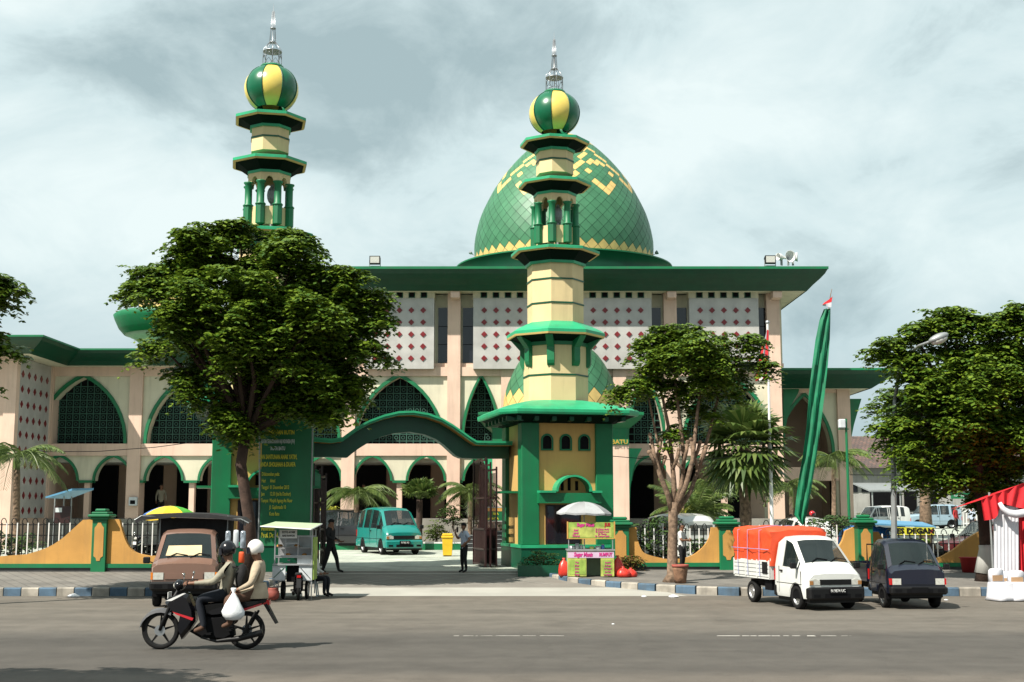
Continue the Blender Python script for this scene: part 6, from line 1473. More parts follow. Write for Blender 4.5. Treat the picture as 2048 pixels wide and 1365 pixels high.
m = MB(); m.smooth = True; m.loft([[(.83 + a*.20*k_, b*.19*k_, z) for a, b in [(math.cos(q*math.pi/6), math.sin(q*math.pi/6)) for q in range(12)]] for z, k_ in ((.80, 1.0), (.84, 1.03), (.95, .92), (1.05, .80))], True, False); m.build('jacket_hem', MT['c_beige'], psg)
t = empty('backpack', (mxx + .60, MY, 1.12), 'black backpack worn by the motorcycle driver between the two riders', 'backpack'); m = MB(); m.smooth = True; m.ell((0, 0, 0), (.11, .15, .22), 12, 9); m.build('bag', MT['c_black'], t); m = MB()
for sy_ in (-.1, .1): m.tube([(-.05, sy_, .16), (-.2, sy_*1.3, .19), (-.30, sy_*1.3, .06), (-.2, sy_*1.2, -.15)], .014, 5)
m.build('strap', MT['c_black'], t)
t = empty('plastic_bag', (mxx + .54, MY - .32, .48), 'full white plastic carrier bag hanging from the hand of the motorcycle passenger', 'bag')
mk('plastic_white', (.74, .76, .78), .35, .05, 5, spec=.5, bump=.6, bs=9); m = MB(); m.smooth = True
m.loft([[(x_*.0 + r_*math.cos(a)*(1 + .06*math.sin(3*a + z*20)), r_*.62*math.sin(a)*(1 + .06*math.cos(4*a)), z) for a in [q*math.pi/9 for q in range(18)]] for x_, r_, z in ((0, .03, .0), (0, .12, .01), (0, .17, .07), (0, .18, .14), (0, .13, .24), (0, .075, .34), (0, .03, .41), (0, .02, .43), (0, .045, .48), (0, .04, .50))]); m.build('bag_body', MT['plastic_white'], t)
# further motorbike with rider in a red helmet, in the car park
motorcycle((X(1640, 1060, 58), 58, G(58)), 'parked looking motorcycle far back behind the orange tarpaulin', 1, R(140), red=False)
person('rider in red helmet on the far motorcycle behind the orange tarpaulin', drv, 'c_black', 'c_black', 'c_black', (X(1640, 1060, 58), 58, G(58)), R(140), 1, hat='helmet', hatc='hel_red', face_dir=(-1, 0, 0))
motorcycle((X(292, 1090, 41.5), 41.5, G(41.5)), 'dark motorcycle parked behind the railing left of the brown truck', .95, R(60), red=False)
# ================================================================ STALLS, SIGNS, FLAGS AND STREET FURNITURE
mk('y_paint', (.75, .48, .02), .5); mk('lime', (.27, .40, .07), .6, .35, 5, dirt=.3); mk('lime2', (.40, .44, .10), .6, .35, 5, dirt=.3); mk('pink_ink', (.55, .03, .22), .6); mk('lav', (.62, .45, .60), .6, .1)
mk('alu', (.45, .46, .47), .4, .1, 6, metal=.6); mk('panel_white', (.60, .64, .66), .5, .12, 5, dirt=.3); mk('pale_green', (.42, .55, .34), .6, .1); mk('red_bag', (.62, .035, .02), .35, .1, 4, bump=.8, bs=8, spec=.5)
mk('cloth_red', (.60, .012, .02), .75, .12, 3, .2, 10); mk('cloth_white', (.66, .66, .70), .8, .08, 2, .2, 8); mk('banner_green', (.0, .12, .04), .55, .18, 1.3); mk('ink_yellow', (.62, .58, .04), .6); mk('ink_white', (.55, .62, .60), .6)
mk('flag_green', (.0, .17, .075), .6, .25, 2.2); mk('wicker', (.22, .12, .07), .85, .4, 9, .8, 25); mk('terracotta', (.30, .07, .05), .7, .3, 6); mk('blue_tarp', (.03, .16, .42), .5, .2, 3, .5, 5); mk('food', (.5, .22, .05), .6, .5, 8)
mk('lightblue', (.10, .28, .45), .45, .15, 3); mk('um_yellow', (.75, .50, .03), .5); mk('um_green', (.08, .42, .05), .5); mk('um_blue', (.05, .14, .42), .5); mk('silver_cloth', (.42, .44, .45), .45, .1, 3)
# ---- green banner on its pole
YBn = 36.9; zb0 = SW(YBn); bxx = X(521, 1000, YBn)
t = empty('banner', (bxx, YBn, zb0), 'tall dark green event banner with yellow Indonesian lettering on a pole by the round tree', 'banner')
zt_, zl_ = Z(818, YBn) - zb0, Z(1092, YBn) - zb0; W = X(618, 1000, YBn) - bxx
bn = MB(); bn.smooth = True; cols = []
def ban(f): return W*f, -.10*math.sin(f*3.1) + .25*max(0, f - .6)
for k in range(17): f = k/16; x_, y_ = ban(f); cols.append((x_, y_))
bn.strip([(x_, y_, zl_) for x_, y_ in cols], [(x_, y_, zt_) for x_, y_ in cols]); bn.strip([(x_, y_ + .01, zl_) for x_, y_ in cols], [(x_, y_ + .01, zt_) for x_, y_ in cols])
bn = bn.build('banner_cloth', MT['banner_green'], t)
MB().tube([(-.03, 0, -.2), (-.03, 0, 2.5), (-.10, 0, zt_ + .1)], .025, 8).build('pole', MT['galv'], t)
MB().tube([(W + .03, .2, -.2), (W + .03, .2, zt_ + .1)], .025, 8).build('pole', MT['galv'], t)
def bl(body, px, py, size, mt, sx=.62, align='CENTER', bold=.004):
    x_ = X(px, 1000, YBn) - bxx; z_ = Z(py, YBn) - zb0; f = max(0, min(1, x_/W)); y_ = -.135 if f < .75 else ban(f)[1] - .04
    return text(body, size, MT[mt], bn, (x_, y_, z_), sx=sx, align=align, bold=bold)
bl('PENGAJIAN RUTIN', 558, 866, .17, 'ink_yellow', .60); bl('IKATAN PERSAUDARAAN HAJI INDONESIA (IPHI)', 555, 884, .155, 'ink_white', .285, bold=.004); bl('KOTA BATU', 555, 898, .15, 'ink_white', .5)
bl('DAN SANTUNAN ANAK YATIM,', 556, 915, .18, 'ink_yellow', .42); bl('JANDA SHOLIHAH & DUAFA', 555, 930, .18, 'ink_yellow', .45)
for i, (a, b) in enumerate((('Dilaksanakan pada:', ''), ('Hari', 'Ahad'), ('Tanggal', '01 Desember 2013'), ('Jam', "12.30 (ba'da Dzuhur)"), ('Tempat', 'Masjid Agung An Nuur'), ('', 'Jl. Gajahmada 10'), ('', 'Kota Batu'))):
    if a: bl(a, 524, 949 + i*13.2, .15, 'ink_yellow', .45, 'LEFT', .001)
    if b: bl(b, 541, 949 + i*13.2, .15, 'ink_yellow', .47, 'LEFT', .001)
bl('Penceramah:', 526, 1058, .15, 'ink_yellow', .5, 'LEFT'); bl('Prof. Dr. H. M.', 526, 1071, .19, 'ink_yellow', .55, 'LEFT')
m = MB(); c = (X(528, 1000, YBn) - bxx, 0, Z(846, YBn) - zb0)
pts = [(c[0] + .13*math.cos(a)*.9, -.06, c[2] - .02 + .22*math.sin(a)) for a in [R(-120 + 24*k) for k in range(11)]]
m.tube(pts, .011, 5); m.tube([(c[0] - .05, -.05, c[2] + .19), (c[0] - .05, -.05, c[2] + .37), (c[0] - .0, -.05, c[2] + .35), (c[0] + .0, -.05, c[2] + .2)], .009, 5); m.tube([(c[0] - .07, -.05, c[2] + .06), (c[0] + .03, -.06, c[2] + .04), (c[0] + .03, -.06, c[2] - .1), (c[0] + .0, -.06, c[2] - .14)], .011, 5); m.build('emblem', MT['ink_white'], bn)
m = MB(); xx = X(585, 1000, YBn) - bxx; zz = Z(1030, YBn) - zb0
m.prism([(xx + .085*math.cos(a), zz - .1 + .42*math.sin(a)) for a in [q*math.pi/8 for q in range(16)]], -.02, .0); m.mi = 1; m.prism([(xx - .055, zz + .25), (xx + .055, zz + .25), (xx + .03, zz + .52), (xx - .03, zz + .52)], -.024, .0); m.build('pen_picture', [MT['lav'] if False else MT['c_red'], MT['black']], bn)
# ---- umbrellas
def umbrella(x, y, z, hgt, r, mats, label, n=8, rise=.28, tilt=0, group=None, pole='galv', dome_=True):
    t = empty('parasol', (x, y, z), label, 'umbrella', group); m = MB(); m.smooth = True; Mx = Matrix.Translation((0, 0, hgt)) @ Matrix.Rotation(tilt, 4, 'Y'); m.M = Mx
    for k in range(n):
        m.mi = k % len(mats)
        for j in range(5):
            f0, f1 = j/5, (j+1)/5
            for q in range(3):
                def P_(f, u):
                    a = 2*math.pi*(k + u)/n; sag = 1 - .06*math.sin(math.pi*u)*f; rr = r*f*sag; return (rr*math.cos(a), rr*math.sin(a), rise*r*(1 - f**2.1)*1.25 - .03*math.sin(math.pi*u)*f*r)
                m.poly([P_(f0, q/3), P_(f1, q/3), P_(f1, (q+1)/3), P_(f0, (q+1)/3)])
    # valance
    for k in range(n):
        m.mi = k % len(mats); a0, a1 = 2*math.pi*k/n, 2*math.pi*(k+1)/n; am = (a0+a1)/2
        m.poly([(r*math.cos(a0), r*math.sin(a0), 0), (r*.94*math.cos(am), r*.94*math.sin(am), -.03*r), (r*.94*math.cos(am), r*.94*math.sin(am), -.03*r - .05), (r*math.cos(a0), r*math.sin(a0), -.05)])
        m.poly([(r*.94*math.cos(am), r*.94*math.sin(am), -.03*r), (r*math.cos(a1), r*math.sin(a1), 0), (r*math.cos(a1), r*math.sin(a1), -.05), (r*.94*math.cos(am), r*.94*math.sin(am), -.03*r - .05)])
    m.build('canopy', [MT[q] for q in mats], t)
    m = MB(); m.M = Mx
    for k in range(n): a = 2*math.pi*k/n; m.tube([(r*.98*math.cos(a), r*.98*math.sin(a), -.01), (r*.5*math.cos(a), r*.5*math.sin(a), rise*r*.9), (0, 0, rise*r*1.15)], .008, 4)
    m.build('rib', MT['alu'], t); MB().tube([(0, 0, 0), (0, 0, hgt + rise*r*1.3)], .02, 6).build('pole', MT[pole], t); return t
# ---- fruit drink stall
YK = 36.9; kx = X(1182, 1155, YK); kz = SW(YK)
t = empty('drink_stall', (kx, YK, kz), 'lime green fruit drink stall with pink lettering and a matching sign board above its counter', 'stall')
w = .66; h = Z(1102, YK) - kz
m = MB(); m.box(-w, -.13, -.02, .02, .03, h).box(.28, w, -.02, .02, .03, h).box(-.13, .28, -.02, .02, h - .20, h); fr = m.build('front_panel', MT['lime2'], t)
MB().box(-w, w, -.026, -.021, h - .20, h - .02).build('name_strip', MT['lav'], fr)
m = MB(); m.box(-w + .05, -.15, -.026, -.021, .08, h - .26).build('menu_panel', MT['lime'], fr); MB().box(.34, w - .06, -.026, -.021, .08, h - .26).build('menu_panel', MT['lime'], fr)
text('Segar Manis', .155, MT['pink_ink'], fr, (-.22, -.031, h - .11), sx=.72, bold=.008, shear=.15); text('RUMPUT', .125, MT['pink_ink'], fr, (.42, -.031, h - .11), sx=.75, bold=.008)
for k, (a, b) in enumerate((('Teh', 'Es Jeruk'), ('Kopi', 'Es Degan'), ('Susu', 'Es Campur'), ('Jahe', 'Jus Apel'), ('Sirup', 'Jus Alpukat'))):
    text(a, .065, MT['pink_ink'], fr, (-.40, -.031, h - .33 - k*.085), bold=.002); text(b, .06, MT['pink_ink'], fr, (.48, -.031, h - .33 - k*.085), sx=.8, bold=.002)
MB().box(-w, -w + .02, .021, .75, .0, h).box(w - .02, w, .021, .75, .0, h).box(-w + .02, w - .02, .73, .75, .0, h).build('side_panel', MT['pale_green'], t)
MB().box(-w - .03, w + .03, -.05, .78, h + .001, h + .04).build('counter', MT['alu'], t)
zs0, zs1 = Z(1077, YK) - kz, Z(1045, YK) - kz
for x_ in (-w + .03, w - .03): MB().tube([(x_, .0, h), (x_, .0, zs1)], .014, 6).build('post', MT['alu'], t)
m = MB(); m.box(-w + .02, w - .0, -.02, .0, zs0, zs1); sg = m.build('sign_board', MT['lime'], t); MB().box(-w + .08, w - .06, -.024, -.021, zs0 + .03, zs1 - .14).build('menu_field', MT['lime2'], sg)
MB().box(-w - .0, w + .02, -.03, -.019, zs0 - .02, zs0 - .001).box(-w - .02, -w + .018, -.03, .0, zs0 - .02, zs1 + .02).box(w + .002, w + .04, -.03, .0, zs0 - .02, zs1 + .02).build('sign_frame', MT['ochre'], sg)
text('Segar Manis', .13, MT['pink_ink'], sg, (-.15, -.028, zs1 - .075), sx=.8, bold=.008, shear=.15); text('JUS', .12, MT['c_red'], sg, (.48, -.028, zs1 - .07), sx=.9, bold=.01)
for k, a in enumerate(('Apel', 'Jeruk', 'Wortel')): text(a, .085, MT['pink_ink'], sg, (-.42, -.028, zs1 - .22 - k*.085), sx=.8, bold=.003)
for k, a in enumerate(('Es Kelapa Muda', 'Es Rumput Laut', 'Es Cincau', 'Es Campur Buah')): text(a, .07, MT['pink_ink'], sg, (.33, -.028, zs1 - .20 - k*.065), sx=.85, bold=.002)
# jars, cups and fruit on the counter: each a thing
def jar(x, y, z, r, hh, mt, label, nm='jar', cat='jar', group='jars on the drink stall counter'):
    t_ = empty(nm, (x, y, z), label, cat, group); m = MB(); m.smooth = True; m.lathe([(r*.9, 0), (r, .02), (r, hh*.8), (r*.7, hh*.9)], 14); m.build('container', MT[mt], t_); MB().lathe([(r*.75, hh*.88), (r*.75, hh), (.01, hh)], 14).build('lid', MT['alu'], t_)
mk('jar_glass', (.35, .38, .38), .1, .2, 6, spec=.7)
for k, (x_, hh, r_, mt, lb) in enumerate(((-.52, .10, .10, 'alu', 'low wide tin at the left end of the drink stall counter'), (-.38, .16, .07, 'jar_glass', 'tallest clear jar at the left of the drink stall counter'), (-.26, .12, .05, 'jar_glass', 'slim clear jar next to the tall one on the drink stall counter'), (.04, .08, .07, 'lime2', 'small lime green tub in the middle of the drink stall counter'), (.22, .09, .09, 'jar_glass', 'wide clear bowl right of middle on the drink stall counter'), (.36, .14, .05, 'um_blue', 'blue cup at the right of the drink stall counter'))): jar(kx + x_, YK + .2, kz + h + .041, r_, hh, mt, lb)
umbrella(X(1168, 1020, YK + .6), YK + .6, SW(YK + .6), Z(1026, YK + .6) - SW(YK + .6), .80, ['silver_cloth', 'silver_dark'], 'silver grey parasol shading the fruit drink stall', rise=.32, tilt=R(1.5))
def bag(px, py, Y, r, hh, label):
    t_ = empty('red_bag', (X(px, py, Y), Y, SW(Y)), label, 'bag', 'red plastic bags round the drink stall'); m = MB(); m.smooth = True
    m.loft([[(r*k_*math.cos(a)*(1 + .10*math.sin(3*a + zf_*5)), r*.8*k_*math.sin(a)*(1 + .10*math.sin(5*a)), hh*zf_) for a in [q*math.pi/8 for q in range(16)]] for zf_, k_ in ((0, .75), (.1, 1.0), (.35, 1.05), (.6, .85), (.8, .5), (.9, .15), (1.0, .28))]); m.build('bag_body', MT['red_bag'], t_)
bag(1128, 1150, 37.3, .17, .52, 'upright red plastic bag at the left end of the drink stall'); bag(1236, 1150, 37.2, .17, .60, 'upright dark red bag between the drink stall and the fence pillar'); bag(1247, 1157, 36.9, .20, .30, 'low red plastic bag nearest the drink stall on its right'); bag(1262, 1157, 37.0, .17, .26, 'small red plastic bag, outermost on the right of the drink stall')
# ---- glass fronted food cart
YC = 32.0; cx_ = X(585, 1195, YC)
t = empty('food_cart', (cx_, YC, 0), 'white glass fronted food cart with pale green flat roof and hand lettered paper', 'food cart')
S = YC/2573; q = lambda px: (px - 585)*S; zz = lambda py: (1195 - py)*S
zz = lambda py: Z(py, YC)
m = MB()
for x_ in (q(548), q(622)):
    for y_ in (0, .55): m.box(x_ - .014, x_ + .014, y_ - .014, y_ + .014, zz(1190), zz(1060))
for z_ in (zz(1073), zz(1112), zz(1130)): m.box(q(548), q(622), -.013, .013, z_ - .012, z_ + .012).box(q(548), q(622), .537, .563, z_ - .012, z_ + .012)
for x_ in (q(569), q(594)): m.box(x_ - .010, x_ + .010, -.012, .012, zz(1112), zz(1073))
m.box(q(569), q(594), -.011, .011, zz(1088), zz(1086)); m.build('frame', MT['alu'], t)
MB().box(q(549), q(621), .0, .55, zz(1116), zz(1113)).box(q(549), q(621), .54, .55, zz(1112), zz(1073)).build('shelf', MT['alu'], t)
MB().box(q(549), q(594), .02, .5, zz(1095), zz(1094)).box(q(594), q(621), .02, .5, zz(1097), zz(1096)).build('shelf', MT['alu'], t)
m = MB(); m.loft([[(q(524), -.42, zz(1054)), (q(624), -.42, zz(1060)), (q(631), .8, zz(1050)), (q(536), .8, zz(1046))], [(q(524), -.42, zz(1052)), (q(624), -.42, zz(1058)), (q(631), .8, zz(1048)), (q(536), .8, zz(1044))]]); m.build('roof', MT['pale_green'], t)
m = MB(); m.tube([(q(524), -.43, zz(1053)), (q(624), -.43, zz(1059))], .018, 5).tube([(q(624), -.43, zz(1059)), (q(631), .8, zz(1049))], .018, 5).build('roof_edge', MT['white'], t)
pp = bx('paper_sign', MT['white'], t, q(558), q(592), -.05, -.045, zz(1077), zz(1060))
text('SOTO AYAM', .075, MT['plastic_black'], pp, (q(575), -.052, zz(1065)), sx=.75, bold=.002); text('NASI RAWON', .065, MT['plastic_black'], pp, (q(575), -.052, zz(1072)), sx=.75, bold=.002)
bx('counter', MT['alu'], t, q(545), q(624), -.06, .6, zz(1131), zz(1128))
for a, b in ((544, 570), (597, 623)):
    p_ = bx('front_panel', MT['panel_white'], t, q(a), q(b), -.02, .0, zz(1161), zz(1132)); bx('panel_frame', MT['alu'], p_, q(a), q(b), -.028, -.021, zz(1162), zz(1160))
    m = MB(); m.tube([(q(a + 3), -.028, zz(1156 if a < 560 else 1136)), (q(b - 3), -.028, zz(1136 if a < 560 else 1158))], .008, 4); m.build('painted_stroke', MT['banner_green'] if a < 560 else MT['c_jeans'], p_)
bx('side_panel', MT['lime'], t, q(623), q(626), 0, .55, zz(1160), zz(1075)); bx('under_box', MT['black'], t, q(571), q(596), .1, .55, zz(1165), zz(1133))
bx('cool_box', MT['panel_white'], t, q(592), q(621), .05, .35, zz(1128), zz(1114))
m = MB(); m.tube([(q(622), 0, zz(1190)), (q(622), 0, 0)], .012, 5).tube([(q(548), .5, zz(1190)), (q(548), .5, 0)], .012, 5).build('leg', MT['galv'], t)
for x_ in (q(562), q(610)): wheel(t, x_, .3, .24, .06)
m = MB(); m.smooth = True
for k in range(11): m.ell((q(552 + (k*17) % 66), .2 + .03*(k % 3), zz(1111 if k % 2 else 1093)), (.05, .05, .045), 8, 5)
m.build('food_inside', MT['food'], t)
t = empty('cooking_pot', (X(545, 1196, 31.7), 31.7, 0), 'dented red brown round pot on the ground at the left foot of the food cart', 'pot'); m = MB(); m.smooth = True; m.lathe([(.02, 0), (.13, .03), (.17, .12), (.16, .22), (.12, .28), (.13, .31), (.10, .31)], 18); m.build('vessel', MT['terracotta'], t)
m = MB().tube([(-.12, 0, .28), (-.06, 0, .42), (.06, 0, .42), (.12, 0, .28)], .01, 5); m.build('handle', MT['galv'], t)
motorcycle((X(590, 1197, 31.9) , YC + .35, 0), 'black motorcycle standing behind and under the food cart', .8, R(-80), red=False)
mk('goods_clear', (.28, .33, .38), .15, .7, 9, spec=.8)
# goods hanging at the right of the brown truck canopy
for k, (px, py, mt, lb) in enumerate(((456, 1080, 'goods_clear', 'long clear plastic goods bag hanging nearest the brown truck cab'), (472, 1078, 'panel_white', 'long clear plastic goods bag hanging in the middle beside the truck'), (486, 1080, 'goods_clear', 'shorter pale goods bag hanging outermost beside the truck'), (483, 1115, 'c_orange', 'orange goods bag hanging low between the two riders'))):
    Yg = 30.6; t_ = empty('goods_bag', (X(px, py, Yg), Yg, Z(py, Yg)), lb, 'bag', 'goods hanging beside the brown truck'); m = MB(); m.smooth = True; hh = .42 if k < 3 else .26
    m.loft([[(k_*math.cos(a), k_*.6*math.sin(a), z) for a in [i*math.pi/5 for i in range(10)]] for z, k_ in ((-hh/2, .05), (-hh*.45, .07), (hh*.3, .065), (hh*.48, .055), (hh/2, .02))]); m.build('bag_body', MT[mt], t_); MB().tube([(0, 0, hh/2), (0, .0, hh/2 + .25)], .006, 4).build('string', MT['black'], t_)
umbrella(X(340, 1035, 38.0), 38.0, SW(38), Z(1036, 38) - SW(38), .93, ['um_green', 'um_yellow', 'um_blue', 'um_green', 'um_blue', 'um_yellow', 'um_yellow', 'um_green'], 'large parasol with yellow, green and blue sections behind the brown truck', rise=.30)
umbrella(X(386, 1036, 38.6), 38.6, SW(38.6), Z(1042, 38.6) - SW(38.6), .42, ['um_green', 'green_roof'], 'smaller plain green parasol peeping out right of the rainbow parasol', rise=.3)
# ---- baskets, bins
YBk = 34.9; t = empty('waste_basket', (X(1361, 1167, YBk), YBk, SW(YBk)), 'woven brown waste basket with red rim at the foot of the pruned tree', 'waste basket')
hh = (1167 - 1131)/2573*YBk*1.02; m = MB(); m.smooth = True; m.lathe([(.15, 0), (.17, hh*.3), (.20, hh*.7), (.215, hh*.9), (.20, hh*.9), (.15, .05)], 22); m.build('wicker_body', MT['wicker'], t); m = MB(); m.smooth = True; m.lathe([(.21, hh*.86), (.23, hh*.88), (.23, hh), (.20, hh), (.20, hh*.88)], 22); m.build('rim', MT['terracotta'], t)
YY = 50.5; t = empty('wheelie_bin', (X(895, 1100, YY), YY, G(YY)), 'bright yellow plastic waste bin inside the gate beside the guard', 'waste bin'); w = 11/2573*YY; hh = .88
m = MB(); m.loft([[(-a, -a, z), (a, -a, z), (a, a, z), (-a, a, z)] for z, a in ((.04, w*.78), (hh*.8, w*.95))]); m.build('bin_body', MT['y_paint'], t); MB().cbox(-w*1.08, w*1.08, -w*1.1, w*1.1, hh*.8, hh*.9, .02).cbox(-w*.95, w*.95, -w*.95, w*.95, hh*.90, hh, .03).build('lid', MT['y_paint'], t)
MB().box(-w*.7, w*.7, -w*.8, -w*.5, 0, .04).box(-w*.7, w*.7, w*.5, w*.8, 0, .04).build('foot', MT['rubber'], t)
YY = 38.8; t = empty('red_bucket', (X(1940, 1148, YY), YY, SW(YY)), 'red plastic tub in the shade behind the navy truck', 'bucket'); m = MB(); m.smooth = True; m.lathe([(.22, 0), (.27, .42), (.29, .44), (.25, .42), (.2, .05)], 18); m.build('tub', MT['c_red'], t); MB().lathe([(.285, .42), (.30, .42), (.30, .45), (.285, .45)], 18).build('rim', MT['c_red'], t)
# ---- direction sign inside the gate
YY = 49.0; t = empty('direction_sign', (X(985, 1090, YY), YY, G(YY)), 'green direction sign with yellow lettering beside the folded steel gate', 'sign')
x0_, x1_ = X(966, 1030, YY) - t.location.x, X(1008, 1030, YY) - t.location.x; z0_, z1_ = Z(1043, YY) - G(YY), Z(1015, YY) - G(YY)
MB().tube([(.1, .05, 0), (.1, .05, z0_ + .1)], .03, 6).build('post', MT['galv'], t); sb = MB().box(x0_, x1_, -.02, .02, z0_, z1_).build('sign_plate', MT['banner_green'], t)
MB().box(x0_ + .02, x1_ - .02, -.026, -.021, z1_ - .15, z1_ - .03).build('heading_bar', MT['ochre'], sb); cxx = (x0_+x1_)/2
m = MB(); m.prism([(x0_ + .06, z1_ - .25), (x0_ + .16, z1_ - .19), (x0_ + .16, z1_ - .31)], -.026, -.021); m.build('arrow', MT['ink_yellow'], sb)
text('PRIA', .12, MT['ink_yellow'], sb, (cxx + .08, -.028, z1_ - .25), sx=.9, bold=.006); text('WANITA', .11, MT['ink_yellow'], sb, (cxx - .02, -.028, z0_ + .10), sx=.95, bold=.006)
m = MB(); m.tube([(x0_, -.022, z0_), (x1_, -.022, z0_), (x1_, -.022, z1_), (x0_, -.022, z1_), (x0_, -.022, z0_)], .01, 4); m.build('border', MT['white'], sb)
# ---- kiosk with blue roof
YY = 50; t = empty('information_kiosk', (X(128, 1080, YY), YY, G(YY)), 'small kiosk with slanted blue roof and white notice in front of the left arcade', 'kiosk'); xx = lambda p: X(p, 1000, YY) - t.location.x; zk = lambda p: Z(p, YY) - G(YY)
m = MB(); m.loft([[(xx(100), -.5, zk(997)), (xx(152), -.5, zk(982)), (xx(178), .5, zk(980)), (xx(130), .5, zk(998))], [(xx(100), -.5, zk(994)), (xx(152), -.5, zk(978)), (xx(178), .5, zk(976)), (xx(130), .5, zk(995))]]); m.build('roof', MT['lightblue'], t)
for p in (110, 128, 143): MB().tube([(xx(p), 0, 0), (xx(p), 0, zk(993))], .025, 6).build('post', MT['galv'], t)
MB().box(xx(111), xx(143), -.06, .0, zk(1047), zk(1013)).build('board', MT['maroon'], t); MB().box(xx(113), xx(126), -.07, -.061, zk(1025), zk(1016)).build('notice', MT['panel_white'], t)
# boxes on the arcade pillar
t = empty('meter_box', (X(270, 1005, Y0), Y0 - .3, zm(1012)), 'white meter box with dark window on the second arcade pillar from the left', 'meter box'); MB().cbox(-.2, .2, -.1, .1, 0, .42, .02).build('case', MT['panel_white'], t); MB().box(-.12, .12, -.11, -.101, .08, .26).build('window', MT['black'], t)
# ---- tall green ceremonial flag on a bending pole
YU = 44.0; t = empty('banner_flag', (X(1607, 1100, YU), YU, G(YU)), 'very tall narrow green ceremonial flag leaning right on a bamboo pole', 'flag'); lx = lambda px, py: (X(px, py, YU) - t.location.x, 0, Z(py, YU) - t.location.z)
pole_ = [(1607, 1120), (1610, 1060), (1612, 1000), (1622, 900), (1636, 800), (1648, 700), (1657, 640), (1663, 590), (1666, 577)]
m = MB(); m.smooth = True; m.tube([Vector(lx(*p)) + Vector((0, .16, 0)) for p in pole_], [.045, .04, .04, .035, .03, .025, .02, .015, .01], 7); m.build('pole', MT['bark'], t)
Lf = [(1648, 618), (1640, 640), (1632, 680), (1625, 730), (1617, 790), (1612, 850), (1605, 910), (1597, 960), (1593, 1000), (1590, 1030), (1602, 1048)]
Rt = [(1662, 618), (1662, 640), (1660, 680), (1655, 730), (1648, 790), (1641, 850), (1634, 910), (1627, 960), (1620, 1000), (1614, 1030), (1606, 1050)]
m = MB(); m.smooth = True; rows = []
for i, (a, b) in enumerate(zip(Lf, Rt)):
    A, B = Vector(lx(*a)), Vector(lx(*b)); rows.append([A.lerp(B, k/8) + Vector((0, .09*math.sin(k*1.7 + i*.9), 0)) for k in range(9)])
m.loft(rows, False, False); m.build('flag_cloth', MT['flag_green'], t)
def small_flag(pts_red, pts_white, Y, parent, label=None):
    m = MB(); m.smooth = True; f = lambda p, k: (X(p[0], p[1], Y) - parent.location.x, -.03 + .05*math.sin(k*1.5), Z(p[1], Y) - parent.location.z)
    A = [f(p, i) for i, p in enumerate(pts_red[0])]; B = [f(p, i + 1) for i, p in enumerate(pts_red[1])]; C = [f(p, i + 2) for i, p in enumerate(pts_white)]
    m.strip(A, B); m.mi = 1; m.strip(B, C); m.build('flag_cloth', [MT['cloth_red'], MT['cloth_white']], parent)
t = empty('small_flag', (X(1663, 600, YU), YU - .04, Z(600, YU)), 'small red and white flag tied at the very tip of the green flag pole', 'flag'); small_flag(([(1664, 594), (1657, 600), (1648, 606), (1643, 611)], [(1663, 604), (1657, 607), (1650, 609), (1644, 611)]), [(1662, 615), (1657, 616), (1652, 614), (1645, 612)], YU, t)
# ---- flagpole with hanging national flag
YF = 47.0; t = empty('flagpole', (X(1545, 1090, YF), YF, G(YF)), 'white flagpole in front of the mosque corner pillar', 'flagpole')
m = MB(); m.tube([(0, 0, 0), (0, 0, Z(890, YF) - G(YF))], .07, 10).build('lower_tube', MT['white'], t); xt = X(1535, 645, YF) - t.location.x
MB().tube([(0, 0, Z(892, YF) - G(YF)), (xt, 0, Z(648, YF) - G(YF))], .045, 8).build('upper_tube', MT['white'], t); MB().ell((xt, 0, Z(645, YF) - G(YF)), .08, 8, 6).build('ball', MT['steel'], t)
t2_ = empty('national_flag', (X(1530, 700, YF), YF - .1, Z(700, YF)), 'red and white flag hanging limp on the white flagpole', 'flag'); m = MB(); m.smooth = True
f = lambda a, b, k: (X(a, b, YF) - t2_.location.x, .05*math.sin(k*1.3), Z(b, YF) - t2_.location.z)
A = [(1533, 660), (1531, 690), (1529, 715), (1526, 740), (1524, 760)]; B = [(1537, 662), (1536, 690), (1535, 715), (1533, 740), (1531, 758)]; C = [(1528, 680), (1526, 700), (1522, 722), (1519, 745), (1517, 762)]
m.strip([f(*p, i) for i, p in enumerate(A)], [f(*p, i + 1) for i, p in enumerate(B)]); m.mi = 1; m.strip([f(*p, i) for i, p in enumerate(A)], [f(*p, i + 2) for i, p in enumerate(C)]); m.mi = 0
D = [(1524, 686), (1521, 705), (1516, 726), (1511, 748), (1509, 764)]; m.strip([f(*p, i + 2) for i, p in enumerate(C)], [f(*p, i) for i, p in enumerate(D)]); m.build('flag_cloth', [MT['cloth_red'], MT['cloth_white']], t2_)
